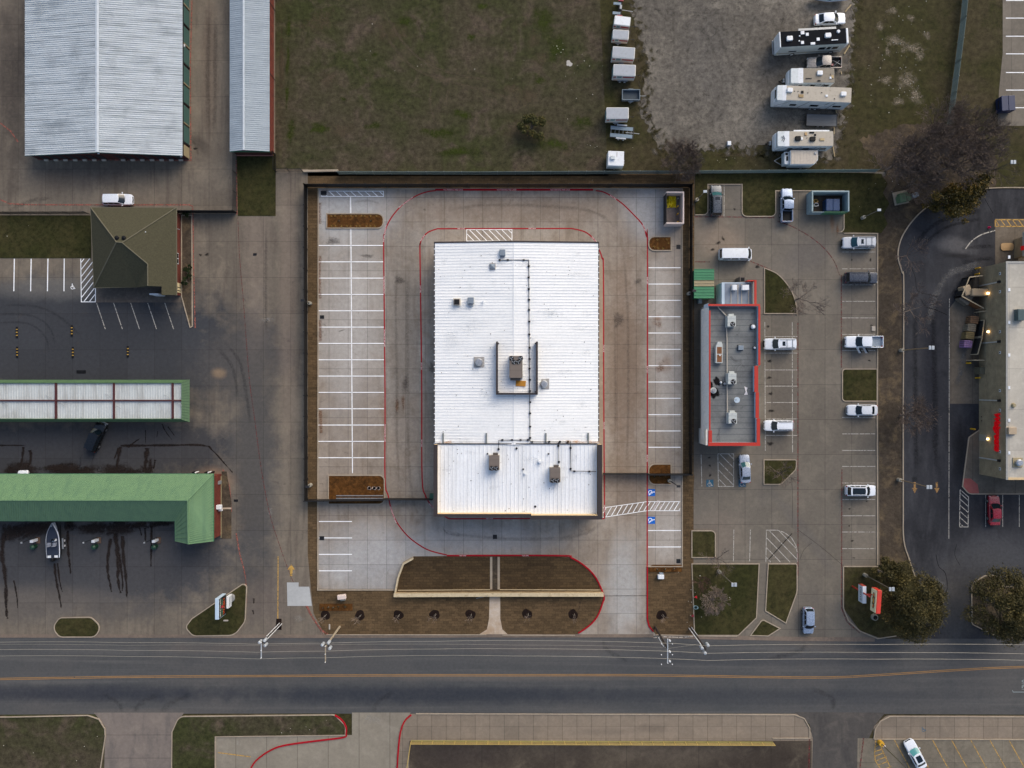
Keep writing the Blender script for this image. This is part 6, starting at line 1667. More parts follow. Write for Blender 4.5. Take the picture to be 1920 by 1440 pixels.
# white rolled mansard along the drive side
b = MB()
pr = [(0, 2.6), (-.1, 3.0), (-.08, 3.6), (.05, 4.3), (.25, 4.9), (.42, 5.3), (.52, 5.42)]
xm_ = 31.2
n = len(pr)
ya, yb_ = RY(577), RY(825)
b.add([(xm_ + a_, ya, z) for a_, z in pr] + [(xm_ + a_, yb_, z) for a_, z in pr], [[i, i + 1, n + i + 1, n + i] for i in range(n - 1)])
b.add([(xm_ + a_, ya, z) for a_, z in pr] + [(xm_ + .52, ya, 2.6)], [list(range(n + 1))]).add([(xm_ + a_, yb_, z) for a_, z in pr] + [(xm_ + .52, yb_, 2.6)], [list(range(n + 1))[::-1]])
b.build('mansard', mat('white_mansard', (206, 208, 206), .5, 0, .08, space='World', dirt=(176, 180, 178)), t, smooth=False)
MB().add([(xm_ + .04, RY(570), 4.2), (xm_ + .5, RY(568), 5.4), (xm_ + .5, ya + .02, 5.39), (xm_ + .04, ya + .02, 4.2)], [[0, 1, 2, 3]]).build('mansard_end', M_wpar, t)
MB().bx(RX(1321, 4.6), RX(1327.5), RY(835), RY(806), 1.0, zp - .12).build('corner_pier', mat('ivory_pier', (206, 204, 196), .6, space='World'), t)
# annex
ax0, ax1, ay0, ay1 = P(1354.5, 0, 3.6).x, P(1418, 0, 4.2).x, RY(570.2), P(0, 529, 3.6).y
MB().bx(ax0, ax1, ay0, ay1, -.05, 3.3).build('annex_wall', M_wpar, t)
MB().bx(ax0 + .5, ax1 - .3, ay0, ay1 - .15, 3.3, 3.36).build('annex_roof', mat('blue_grey_roof', (116, 126, 140), .6, space='World'), t)
for k in range(4): x = P((1370.5, 1383.5, 1390.5, 1403.5)[k], 0, 3.4).x; MB().bx(x - .05, x + .05, ay0, ay1 - .3, 3.36, 3.44).build('annex_rib', M_offw, t)
MB().bx(P(1414.5, 0, 4.3).x, P(1418.6, 0, 4.3).x, ay0, P(0, 525, 4.3).y, 3.0, 4.3).bx(P(1402, 0, 4.3).x, P(1414.5, 0, 4.3).x, P(0, 527, 4.3).y, P(0, 525, 4.3).y, 3.0, 4.28).build('annex_coping', M_redc, t)
MB().bx(P(1412.3, 0, 4.2).x, P(1414.4, 0, 4.2).x, ay0, P(0, 528, 4.2).y, 3.3, 4.2).build('annex_parapet', M_offw, t)
q = P(1392.5, 524, 2.4); MB().bx(q.x - .45, q.x + .45, q.y - .45, q.y + .45, 0, 2.4).build('roof_hatch', M_tauped, t)
MB().bx(q.x - .3, q.x + .3, q.y - .3, q.y + .3, 2.4, 2.42).build('hatch_opening', M_black, t)
for px, py, sx in ((1377.5, 539, .75), (1398, 539, 1.1)):
    q = P(px, py, 4.1); tt = thing('roof_condenser', 'white box unit on the blue grey annex roof, the %s one' % ('narrow' if sx < 1 else 'wide'), 'air conditioner', (q.x, q.y, 3.36), 0, 'annex roof units')
    MB().bx(-sx / 2, sx / 2, -.42, .42, .1, .8).build('cabinet', M_white, tt, True, bevel=.03)
    MB().bx(-sx / 2, -sx / 2 + .1, -.42, .42, 0, .1).bx(sx / 2 - .1, sx / 2, -.42, .42, 0, .1).build('rail', M_steel, tt, True)
M_ivory = mat('ivory_unit_paint', (180, 186, 184), .5, 0, .06, dirt=(150, 152, 150))
for px, py, lab in ((1372, 602, 'ivory air conditioner highest on the grey restaurant roof'), (1373, 710, 'ivory air conditioner beside the black soot stain'), (1374, 784, 'ivory air conditioner closest to the front red coping')):
    tt = rtu(px, py, 1.35, 1.75, zr_, 1.15, lab, [(.15, -.5, .3)], M_ivory, (-.4, .45, .87, 1.2, .8), 'restaurant roof air conditioners')
q = P(1348.5, 661, 5.4)
t = thing('kitchen_hood', 'long rusty topped kitchen exhaust box on the restaurant roof', 'exhaust box', (q.x, q.y, zr_))
MB().prism([(-.55, -1.7), (.55, -1.7), (.55, 1.3), (.35, 1.75), (-.2, 1.75), (-.55, .9)], 0, .8).build('housing', M_ivory, t, True, bevel=.03)
MB().bx(-.35, .42, -1.55, -.35, .8, .82).bx(-.35, .42, -.2, .9, .8, .82).build('rusty_top', mat('rusted_sheet', (118, 76, 44), .85, 0, .35, 2.0), t, True)
MB().cyl(.1, -.45, .8, 1.0, .13, .1, 10).build('cap', M_white, t, True)
stn = MB()
for px, py, rx, ry in ((1340, 736, .75, 1.25), (1344, 715, .5, 1.0), (1333, 722, .3, 1.1)):
    q = P(px, py, zr_); stn.blob(q.x, q.y, rx, ry, zr_ + .006, .2, 18, .35)
st(stn, 'roof_soot_stain', decal('roof_soot', (20, 20, 22), .95, .35, 1.6, .2, .45))
q = P(1338.5, 732, 5.2)
t = thing('roof_fan', 'round mushroom fan in the soot stain of the restaurant roof', 'fan', (q.x, q.y, zr_))
MB().cyl(0, 0, 0, .3, .4, .4, 18).cyl(0, 0, .3, .4, .5, .5, 18).build('housing', M_ivory, t, True)
MB().cyl(.04, .0, .4, .62, .34, .3, 18).build('cap', M_steel, t, True)
for px, py, r, h, m_, lab in ((1352.5, 717, .2, .5, M_white, 'short white ringed pipe above the soot stain'), (1359.5, 719.5, .25, .4, M_steel, 'small square capped vent beside the white pipe run'), (1389.5, 652, .42, .5, M_duct, 'pale blue box vent in the middle of the grey roof'), (1413.5, 612.5, .38, .7, M_white, 'domed vent with dark collar by the red coping'), (1416, 652, .2, .5, M_white, 'little white ball vent by the red coping')):
    q = P(px, py, zr_ + h)
    tt = thing('roof_vent', lab, 'vent', (q.x, q.y, zr_))
    if r > .4: MB().bx(-r, r, -r * .9, r * .9, 0, h).build('box', m_, tt, True, bevel=.05)
    else: MB().cyl(0, 0, 0, h * .5, r * .7, r * .7, 14).cyl(0, 0, h * .5, h, r, r * .6, 14).build('cap', m_, tt, True)
    MB().bx(-r - .06, r + .06, -r - .06, r + .06, -.02, .06).build('collar', M_dsteel, tt, True)
MB().pipe([P(1346, 573, 4.9), P(1347, 577, 4.8), P(1361.5, 592, 4.8), P(1363, 640, 4.8), P(1363.5, 778, 4.8)], .09, 6).build('condensate_pipe', M_offw, label='long cream pipe running down the grey restaurant roof', cat='pipe')
q = P(1382.5, 750, 5.4)
t = thing('satellite_dish', 'pale oval satellite dish on the restaurant roof', 'dish', (q.x, q.y, zr_))
MB().cyl(0, 0, .55, .62, .3, .48, 20).build('reflector', M_wpar, t, True)
MB().tube((0, 0, 0), (0, 0, .55), .05, .05).tube((0, 0, .6), (-.55, .1, .95), .03, .03).build('arm', M_dsteel, t, True)
q = P(1398.5, 733, 4.65)
MB().poly([(q.x - .25, q.y + .75, 4.63), (q.x + .28, q.y + .5, 4.7), (q.x + .1, q.y + .1, 4.66), (q.x + .35, q.y - .6, 4.63), (q.x - .3, q.y - .65, 4.68), (q.x - .05, q.y - .1, 4.72)][::-1]).build('plastic_bag', mat('white_plastic', (214, 210, 212), .5), label='torn white plastic bag lying on the restaurant roof', cat='bag')

# --- green shed
t = building('green_shed', 'small shed with green ribbed roof and a tan skylight band', 1320, 532, 'shed')
zs = 2.8
a_ = [P(1301.5, 505, zs), P(1339, 505, zs), P(1339, 559, zs), P(1301.5, 559, zs)]
MB().bx(a_[0].x + .1, a_[1].x - .1, a_[2].y + .1, a_[0].y - .1, -.02, 2.6).build('wall', M_greent, t)
M_gs = roofmat('shed_green_roof', (62, 128, 90), (.4, .4, 1), (50, 108, 76), .5)
yk = [P(0, v, zs).y for v in (505, 525.5, 537, 559)]
for k in range(3):
    ribroof((a_[0].x, yk[k], zs), (a_[0].x, yk[k + 1] + .02, zs), (a_[1].x, yk[k + 1] + .02, zs), (a_[1].x, yk[k], zs), .4, .06, .12).build('skylight_panel' if k == 1 else 'roof', M_tan if k == 1 else M_gs, t)
q = P(1310.5, 565)
MB().bx(q.x - .3, q.x + .3, q.y - .45, q.y + .45, .004, .9).build('utility_box', M_duct, label='pale blue utility box below the green shed', cat='box', bevel=.05)

# --- pharmacy
t = building('pharmacy_building', 'tall tan brick store with a pale flat roof, cut by the picture edge', 1900, 690)
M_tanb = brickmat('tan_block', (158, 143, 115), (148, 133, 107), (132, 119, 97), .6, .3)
zt = 6.6
wx = P(1835.5, 0).x
yn3, ys3 = P(0, 490.5, zt).y, P(0, 899, zt).y
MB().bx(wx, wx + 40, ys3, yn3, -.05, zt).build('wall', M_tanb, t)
MB().bx(wx - .06, wx + .26, ys3 - .05, yn3 + .05, zt, zt + .08).bx(wx + .26, wx + 40, yn3 - .3, yn3 + .05, zt, zt + .08).build('coping', mat('store_coping', (150, 150, 146), .5, space='World'), t)
MB().bx(wx + .26, wx + 40, ys3 - .05, ys3 + .3, zt, zt + .1).build('front_coping', M_sheath, t)
M_mem = ground('pale_roof_membrane', (170, 165, 154), (154, 150, 142), (184, 180, 170), .1, .6, 3, (.8, .6), .08, joints=[J(0, 2.9, 1905, .06, .35), J(1, 6.5, 765, .06, .3)], blot=((104, 100, 96), .68, .5, .7))
MB().bx(wx + .3, wx + 39.8, ys3 + .3, yn3 - .3, zt - .02, zt + .02).build('roof', M_mem, t)
b = MB()
for k in range(7): y = ys3 + 4 + k * 5.2; b.bx(wx + .27, wx + .6, y, y + .5, zt + .02, zt + .12)
b.build('scupper', M_white, t)
mat_dsp = mat('pale_downspout', (186, 184, 176), .5, space='World')
for py in (532, 642, 750.5, 861):
    y = (720 - py) * S * .955 if False else P(0, py, 3).y
    MB().bx(wx - .18, wx - .02, y - .1, y + .1, .3, 5.0).build('downspout', mat_dsp, t)
    MB().bx(wx - .36, wx - .02, y - .2, y + .2, 5.0, 5.4).build('conductor_head', M_dsteel, t)
for py in (513, 547, 622, 661, 732.5, 769, 847, 879):
    y = P(0, py, 5.2).y
    f = MB().bx(wx - .05, wx, y - .22, y + .22, 5.0, 5.4).build('wall_vent', M_white, t)
    MB().bx(wx - .07, wx - .05, y - .12, y + .12, 5.1, 5.3).build('vent_slot', M_black, f)
M_lit = mat('lit_wall_lamp', (255, 230, 190), .5, emit=(255, 214, 150), estr=9.0)
for px, py, z in ((1855.5, 550, 2.4), (1855.5, 622, 2.4), (1854.5, 823, 2.3)):
    y = P(0, py, z).y
    MB().bx(wx - .28, wx - .02, y - .14, y + .14, z, z + .25).build('wall_lamp', M_lit, t, bevel=.04)
y = P(0, 821, 1.2).y
MB().bx(wx - .06, wx, y - .55, y + .55, .05, 2.1).build('service_door', mat('pale_door', (150, 146, 132), .6, space='World'), t)
y = P(0, 695, 1.2).y
MB().bx(wx - .8, wx, y - .6, y + .6, .0, 1.6).build('utility_cabinet', mat('olive_cabinet', (94, 90, 74), .6, space='World'), t, bevel=.05)
for py in (781.5, 789): y = P(0, py, .8).y; MB().cyl(wx - .05, y, .7, .8, .07).build('hose_bib', M_black, t)
M_sign = mat('red_channel_letters', (220, 12, 26), .4, emit=(220, 10, 22), estr=.12)
zl_ = 4.75
text('Walgreens', 1.2, 'sign_lettering', M_sign, (wx - .2, P(0, 809, zl_).y, zl_), (0, -1, 0), (0, 0, 1), t, ext=.2, shear=.25, bold=.05, sx=1.2)
# drive-through bay at the back
ax = P(1890, 0).x
MB().bx(ax, ax + 30, P(0, 491).y + .3, P(0, 430).y - 1.2, 3.4, 5.0).build('canopy_block', M_wpar if False else mat('grey_white_canopy', (170, 176, 174), .6, 0, .06, space='World'), t)
MB().bx(ax + .5, ax + 30, P(0, 491).y + .6, P(0, 430).y - 1.7, 5.0, 5.04).build('canopy_roof', M_offw, t)
MB().bx(ax, ax + .5, P(0, 491).y + .3, P(0, 430).y - 1.2, 5.0, 5.3).bx(ax + .5, ax + 30, P(0, 430).y - 1.7, P(0, 430).y - 1.2, 5.0, 5.28).build('canopy_coping', M_white, t)
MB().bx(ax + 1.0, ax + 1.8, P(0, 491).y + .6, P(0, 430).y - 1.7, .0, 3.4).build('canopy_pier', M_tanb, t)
y = P(0, 465, 3.6).y
MB().bx(ax - .14, ax, y - .35, y + .35, 3.2, 4.0).build('red_signal', M_sign, t)
MB().prism(roundrect(ax - 1.3, ax + .9, P(0, 470).y, P(0, 456).y, .5), 0, .18).build('drive_island', mat('sand_island', (170, 140, 100), .8, space='World'), t)
# roof gear
for px, py, sx, sy, h, m_, lab in ((1916, 590, 1.2, 1.8, 1.0, mat('dark_teal_unit', (62, 82, 86), .5), 'dark teal rooftop unit on the pharmacy roof'), (1899, 808, 1.3, 1.1, .6, mat('tan_hatch', (168, 150, 126), .6), 'tan square hatch on the pharmacy roof')):
    q = P(px, py, zt + h)
    tt = thing('roof_unit', lab, 'roof unit', (q.x, q.y, zt + .02))
    MB().bx(-sx / 2, sx / 2, -sy / 2, sy / 2, .05, h).build('cabinet', m_, tt, True, bevel=.05)
    MB().bx(-sx / 2 - .1, sx / 2 + .1, -sy / 2 - .1, sy / 2 + .1, 0, .1).build('curb', M_offw, tt, True)
q = P(1913, 868, zt + .7)
t = thing('roof_fan', 'round fan on a tan curb on the pharmacy roof', 'fan', (q.x, q.y, zt + .02))
MB().bx(-.75, .75, -.75, .75, 0, .15).build('curb', M_tan, t, True)
MB().cyl(0, 0, .15, .6, .5, .55, 18).cyl(0, 0, .6, .75, .55, .4, 18).build('housing', D.materials['spun_aluminium'], t, True)
q = P(1902, 760, zt + .3); MB().cyl(q.x, q.y, zt, zt + .4, .4, .25, 14).build('roof_drain', M_tan, label='round tan drain dome on the pharmacy roof', cat='drain')
# compactor pen, bales, bollards
M_pend = mat('dark_pen_boards', (34, 33, 34), .8, 0, .25)
M_pent = mat('pale_pen_rail', (170, 156, 130), .7)
M_penb = mat('brown_pen_boards', (112, 74, 44), .8, 0, .25)


def pen(a, b, h, mm, label):
    a, b = P(*a), P(*b)
    d = (b - a).normalized()
    t = thing('pen_fence', label, 'fence', (a.x, a.y, .016))
    MB().sweep([a, b], .09, .0, h).build('boards', mm, t)
    MB().sweep([a, b], .16, h, h + .07).build('top_rail', M_pent, t)
    for p in (a, b): MB().bx(p.x - .08, p.x + .08, p.y - .08, p.y + .08, 0, h).build('post', M_pent, t)


pen((1790, 558), (1804, 523), 1.9, M_pend, 'dark board fence on the open side of the compactor pen')
pen((1804, 523), (1828, 520), 1.9, M_pend, 'short dark board fence at the top of the compactor pen')
pen((1790, 558), (1830, 580), 1.9, M_penb, 'brown board fence closing the bottom of the compactor pen')
pen((1827, 586), (1836, 585), 1.8, M_penb, 'short brown fence stub above the bales')
pen((1832, 602), (1828, 632), 1.8, M_pend, 'dark fence behind the cardboard bales')
pen((1828, 634), (1820, 665), 1.8, M_pend, 'dark fence below the purple topped bale')
pen((1812, 676), (1832, 676), 1.8, M_pend, 'dark fence with pale rail at the foot of the loading pad')
t = building('trash_compactor', 'tan chute trash compactor feeding into the pharmacy wall', 1828, 551, 'compactor')
t.location.z = .016
cm = mat('tan_compactor', (168, 148, 120), .6, 0, .1)
MB().bx(wx - 2.6, wx, P(0, 551).y - .6, P(0, 551).y + .6, .5, 2.3).build('chute', cm, t, bevel=.1)
MB().bx(wx - 3.7, wx - 2.4, P(0, 548).y - .75, P(0, 548).y + .95, .3, 1.9, .35).build('ram_box', cm, t, bevel=.2)
MB().bx(wx - 3.9, wx - 2.1, P(0, 560).y - .9, P(0, 560).y + .9, .2, 1.5, -.6).build('container', mat('grey_container', (104, 98, 88), .6, 0, .15), t, bevel=.05)
for k, (px, py, m_, lab) in enumerate(((1827, 599.5, (122, 92, 66), 'brown cardboard bale at the top of the bale row'), (1822, 614, (132, 122, 104), 'bale of mixed pale and black waste, second in the bale row'), (1819, 629, (124, 108, 70), 'yellowish cardboard bale beside the purple one'), (1815, 645, (138, 108, 150), 'bale with bright purple plastic, last of the bale row'))):
    q = P(px, py, 1.2)
    bm_ = mat('bale_%s' % ('brown', 'mixed', 'yellow', 'purple')[k], m_, .85, 0, .4, 3.0, dirt=((84, 62, 46), (60, 60, 60), (150, 130, 92), (112, 86, 62))[k])
    t = thing('waste_bale', lab, 'bale', (q.x, q.y, .016), -.1, 'waste bales on the loading pad')
    MB().prism([(-.75 + random.uniform(-.08, .08), -.6), (.7, -.62 + random.uniform(-.1, .1)), (.74, .58), (.1, .66), (-.7, .56)], 0, 1.25).build('bale', bm_, t, True, bevel=.1)
    b = MB()
    for y in (-.3, .05, .35): b.bx(-.76, .78, y - .02, y + .02, .2, 1.265)
    b.build('strap', M_dsteel, t, True)
M_byel = mat('bollard_yellow', (206, 160, 26), .5)
for px, py, lab in ((1829, 504, 'fat yellow bollard highest on the pharmacy corner'), (1828, 515, 'thin yellow bollard just below the fat one'), (1812, 681, 'yellow bollard under the lowest pen fence'), (1829, 708.5, 'yellow bollard beside the olive cabinet'), (1820, 804, 'yellow bollard by the rounded store walk')):
    q = P(px, py); MB().cyl(q.x, q.y, 0, 1.15, .13, .13, 14).cyl(q.x, q.y, 1.15, 1.22, .13, .06, 14).build('bollard', M_byel, label=lab, cat='bollard', group='yellow bollards round the pharmacy', loc=(q.x, q.y, 0))
q = P(1857.5, 425.5, .5); MB().cyl(q.x, q.y, 0, .5, .2, .06, 12).build('traffic_cone', mat('pink_cone', (214, 30, 90), .5), label='small pink cone on dark asphalt by the yellow hatching', cat='cone')

# --- masonry trash enclosure and dumpster pens
M_pink = mat('pinkish_block', (206, 190, 182), .8, 0, .06, space='World')
t = building('trash_enclosure', 'roofless pinkish block enclosure in the corner of the new lot', 1262, 396, 'enclosure')
zt2 = 2.3
ex0, ex1, ey0, ey1 = P(1244, 0).x, P(1276.5, 0).x, P(0, 425).y, P(0, 366).y
MB().bx(ex0, ex1, ey1 - .2, ey1, .03, zt2).build('wall', M_pink, t)
MB().bx(ex1 - .2, ex1, ey0, ey1 - .2, .03, zt2).build('wall', M_pink, t)
MB().bx(ex0, ex1 - .2, ey0, ey0 + .2, .03, zt2).build('wall', M_pink, t)
MB().bx(ex0 - .02, ex0 + .06, ey0 + .25, ey1 - .25, .1, zt2 - .1).build('gate', M_pend, t)
for py in (375, 389, 403, 418):
    y = P(0, py).y
    MB().cyl(ex1 - .7, y, .03, 1.1, .1).build('bollard', M_byel if py > 380 else M_steel, label='%s bollard inside the pinkish enclosure' % {375: 'grey', 389: 'upper yellow', 403: 'middle yellow', 418: 'lowest yellow'}[py], cat='bollard', group='bollards in the pinkish enclosure', loc=(ex1 - .7, y, .03))
sheet('enclosure_floor', [(1245, 367), (1275, 367), (1275, 424), (1245, 424)], ground('dark_slab', (112, 104, 102), (98, 92, 90), (120, 114, 110), .3, 1, 3), .042)
q = P(1259, 377)
rnd = random.Random(4)
b = MB()
nb = 7
gr = [[Vector((q.x - .75 + 1.5 * i / nb + rnd.uniform(-.1, .1), q.y - 1.1 + 2.0 * j / nb + rnd.uniform(-.1, .1), .06 + rnd.uniform(0, .6) * (1 if 0 < i < nb and 0 < j < nb else .15))) for i in range(nb + 1)] for j in range(nb + 1)]
b.add([p for r in gr for p in r], [[j * (nb + 1) + i, j * (nb + 1) + i + 1, (j + 1) * (nb + 1) + i + 1, (j + 1) * (nb + 1) + i] for j in range(nb) for i in range(nb)])
b.build('crumpled_tarpaulin', mat('yellow_tarpaulin', (224, 202, 22), .5, 0, .15), label='crumpled bright yellow tarpaulin inside the pinkish enclosure', cat='tarpaulin')

t = building('dumpster_enclosure', 'pale blue grey walled dumpster enclosure behind the restaurant', 1550, 380, 'enclosure')
M_bg = mat('blue_grey_block', (142, 160, 164), .75, 0, .1, space='World', dirt=(120, 134, 136))
ex0, ex1, ey0, ey1 = P(1512, 0).x, P(1581, 0).x, P(0, 402).y, P(0, 364).y
MB().bx(ex0, ex1, ey1 - .22, ey1, .0, 2.2).build('wall', M_bg, t)
MB().bx(ex0, ex0 + .22, ey0, ey1 - .22, .0, 2.2).build('wall', M_bg, t)
MB().bx(ex1 - .22, ex1, ey0, ey1 - .22, .0, 2.2).build('wall', M_bg, t)
MB().bx(ex0 + .1, ex0 + 2.2, ey0 - .08, ey0, .1, 1.9).build('gate', M_bg, t)
MB().bx(ex0 + 2.3, ex1 - .1, ey0 - .08, ey0, .1, 1.9).build('gate', M_greent, t)
sheet('enclosure_floor', [(1513, 365), (1580, 365), (1580, 402), (1513, 402)], ground('dirty_slab', (66, 58, 52), (54, 48, 44), (78, 70, 64), .3, 1, 3), .008)


def dumpster(px, py, rz, sx, sy, h, m_, lab, z0=.008):
    q = P(px, py, h)
    t = thing('dumpster', lab, 'dumpster', (q.x, q.y, z0), math.radians(rz))
    MB().bx(-sx / 2, sx / 2, -sy / 2, sy / 2, .12, h - .1).build('body', m_, t, True, bevel=.05)
    for x in (-sx / 4, sx / 4): MB().bx(x - sx / 4 + .03, x + sx / 4 - .03, -sy / 2 - .04, sy / 2 + .04, h - .1, h).build('lid', m_, t, True, bevel=.04)
    for x in (-sx / 2 - .08, sx / 2): MB().bx(x, x + .08, -sy * .3, sy * .3, h * .5, h * .62).build('lift_pocket', M_dsteel, t, True)
    for x in (-sx * .35, sx * .35): MB().bx(x - .1, x + .1, -sy * .4, sy * .4, 0, .12).build('skid', M_dsteel, t, True)


M_nblue = mat('navy_dumpster_paint', (20, 56, 98), .55, 0, .2, dirt=(16, 42, 72))
dumpster(1562, 384, 0, 2.3, 1.9, 1.5, M_nblue, 'navy blue dumpster inside the blue grey enclosure')
dumpster(1891, 193, 3, 2.3, 2.4, 1.6, mat('dark_blue_dumpster', (14, 34, 74), .5, 0, .2), 'dark blue dumpster on the far parking lot by the picture edge', .014)
for px, py, m_, lab in ((1527.5, 378, (206, 158, 84), 'orange tan box on the enclosure floor'), (1528.5, 385, (190, 192, 196), 'white bag on the enclosure floor below the tan box')):
    q = P(px, py); MB().blob(q.x, q.y, .42, .3, .5, 0, 10, .2).prism([(q.x + .4 * math.cos(k * .785), q.y + .28 * math.sin(k * .785)) for k in range(8)], .01, .5).build('trash_bag', mat(lab.split(' on')[0].replace(' ', '_'), m_, .7), label=lab, cat='rubbish', bevel=.06)
q = P(1688, 371)
t = thing('pad_transformer', 'green transformer cabinet on a concrete pad near the bare trees', 'transformer', (q.x, q.y, 0), math.radians(12))
MB().bx(-1.2, 1.2, -1.1, 1.1, 0, .15).build('pad', K_kerb, t, True)
MB().bx(-.9, 1.0, -.9, .2, .15, 1.4).bx(-.6, .8, .1, .6, .15, 1.1).build('cabinet', mat('transformer_green', (88, 112, 82), .5, 0, .1), t, True, bevel=.05)
MB().bx(.2, .25, -.92, .2, .6, 1.42).build('door_seam', M_dsteel, t, True)
q = P(1711, 368)
t = thing('utility_cabinet', 'pale blue grey cabinet beside the green transformer', 'cabinet', (q.x, q.y, 0), math.radians(20))
MB().bx(-.55, .55, -.4, .4, 0, .9).build('cabinet', M_duct, t, True, bevel=.06)
MB().bx(-.5, .5, -.42, -.4, .1, .8).build('door', M_duct, t, True)
# ------------------------------------------------------------------ fences and walls
M_fence = mat('black_fence_paint', (13, 14, 17), .55, 0, .15, space='World')


def fence(name, pts, h, label, m, post=3.0, solid=True, pm=None, thick=.05, pr=.05, z0=0.0):
    w = W(pts)
    t = thing(name, label, 'fence', (w[0].x, w[0].y, z0))
    if solid is True:
        MB().sweep(w, thick, z0 + .05, h).build('panel', m, t)
    else:
        b = MB()
        pw, gap = (solid if isinstance(solid, tuple) else (.014, .13))
        for a_, b2 in zip(w, w[1:]):
            n = int((b2 - a_).length / gap)
            ag = math.atan2(b2.y - a_.y, b2.x - a_.x)
            for i in range(n):
                p = a_.lerp(b2, (i + .5) / n)
                b.bx(p.x - pw, p.x + pw, p.y - .014, p.y + .014, .1, h - .05, ag)
        b.build('picket', m, t)
        MB().sweep(w, .05, .18, .23).sweep(w, .05, h - .2, h - .15).build('rail', m, t)
    for a_, b2 in zip(w, w[1:]):
        n = max(1, round((b2 - a_).length / post))
        for i in range(n + 1):
            p = a_.lerp(b2, i / n)
            MB().bx(p.x - pr, p.x + pr, p.y - pr, p.y + pr, z0 - .02, h + .06).build('post', pm or m, t)
    return t


fence('iron_fence', [(577, 936), (576, 351), (1293, 351), (1292, 888)], 2.1, 'tall black fence round three sides of the new lot', M_fence, 3.4, (.040, .10), pr=.09)
fence('iron_fence', [(576, 936.5), (720, 935)], 1.9, 'black fence across the mulch bed below the long bays', M_fence, 3.4, thick=.12, pr=.09)
fence('sliding_gate', [(722, 934), (812, 934.5)], 1.8, 'black gate between the mulch bed and the clinic wall', M_fence, 8, thick=.09)
fence('sliding_gate', [(1131, 887), (1212, 887)], 1.8, 'black gate between the clinic wall and the small mulch bed', M_fence, 8, thick=.1)
fence('iron_fence', [(1214, 888), (1291, 888)], 1.9, 'short black fence over the small mulch bed', M_fence, 3.4, thick=.12, pr=.09)
t = thing('gate_track', 'pale metal gate track lying across the mulch bed', 'track', tuple(P(675, 933)))
for y in (929, 934): MB().bx(P(631, 0).x, P(719, 0).x, P(0, y).y - .07, P(0, y).y + .07, .14, .24).build('rail', M_steel, t)
q = P(811, 930); MB().bx(q.x - .4, q.x + .4, q.y - .3, q.y + .5, .04, 1.2).build('gate_motor', mat('motor_green', (52, 92, 76), .5), label='green gate motor box by the clinic wall', cat='motor', bevel=.05)
fence('iron_fence', [(0, 401), (-60, 401)] and [(-90, 402), (168, 401.5)], 1.9, 'black picket fence along the top of the office lawn', M_fence, 3.2, False, pr=.045)
fence('iron_fence', [(333, 399.5), (443, 399.5)], 1.9, 'black picket fence and gate beside the office roof', M_fence, 3.4, True, thick=.05)
fence('iron_fence', [(444, 399), (444, 290)], 1.9, 'black picket fence beside the small square lawn at the shed', M_fence, 3.2, False, pr=.05)
fence('iron_fence', [(517, 290), (518, 322), (568, 322)], 1.8, 'black fence corner below the storage shed', M_fence, 3.0, False, pr=.05)
M_slat = mat('grey_green_slats', (128, 142, 136), .7, 0, .2, space='World')
M_slatp = mat('slat_fence_post', (136, 146, 144), .5, .2, space='World')
fence('slat_fence', [(636, 327), (900, 327.5), (1230, 326), (1640, 323)], 1.8, 'grey green slatted fence between the field and the lots', M_slat, 3.1, (.055, .15), pm=M_slatp, pr=.045)
fence('slat_fence', [(1775, 236), (1782, 180), (1790, 120), (1800, 40), (1815, -120)], 1.8, 'grey green slatted fence slanting through the rough grass', M_slat, 3.1, (.055, .15), pm=M_slatp, pr=.045)
fence('low_wall', [(570, 322), (635, 321)], .5, 'low pale wall stub at the end of the slatted fence', K_kerb, 9, thick=.35)
# retaining wall of the planting beds
M_stone = brickmat('tan_stone', (178, 158, 124), (158, 138, 106), (120, 104, 80), .6, .25)
M_cap = mat('stone_cap', (196, 180, 148), .85, 0, .2, space='World', dirt=(150, 128, 96))
t = thing('retaining_wall', 'long tan stone retaining wall between planting beds and front verge', 'wall', tuple(P(930, 1112)))
ww_ = W([(738, 1117), (743, 1107)]) + W([(748, 1078), (756, 1058)])
MB().sweep(W([(741, 1113), (928, 1112), (1130, 1112)]), .52, -.05, .92).build('stone_course', M_stone, t)
MB().sweep(W([(740, 1113), (928, 1112), (1130.5, 1112)]), .62, .92, 1.02).build('wall_cap', M_cap, t)
MB().sweep(W([(741, 1115), (747, 1083), (757, 1056), (775, 1046)]), .26, -.05, .7).build('return_wall', M_cap, t)
MB().sweep(W([(746, 1106.5), (919, 1105.5)]), .10, -.02, .12).sweep(W([(937, 1105.5), (1127, 1106)]), .10, -.02, .12).build('edging', M_cap, t)
MB().tube(P(893, 1122, .3), P(914, 1117, 1.1), .05, .05).build('hand_rail', M_steel, t)

# yellow railing along the sunken yard
M_yrail = mat('yellow_railing_paint', (178, 154, 88), .5, 0, .12, space='World')
t = thing('guard_railing', 'yellow steel guard railing along the edge of the sunken yard', 'railing', tuple(P(1100, 1390)))
pa = W([(762, 1450), (771, 1389), (1449, 1391.5)])
for z in (.5, .85, 1.15):
    MB().pipe([Vector((p.x, p.y, z)) for p in pa], .045, 5).build('rail', M_yrail, t)
n = 34
for k in range(n):
    p = pa[1].lerp(pa[2], k / (n - 1)); MB().cyl(p.x, p.y, 0, 1.18, .045, .045, 6).build('post', M_yrail, t)
MB().sweep(pa[1:], .2, .0, .06).build('base_beam', mat('railing_base', (150, 138, 78), .7, space='World'), t)

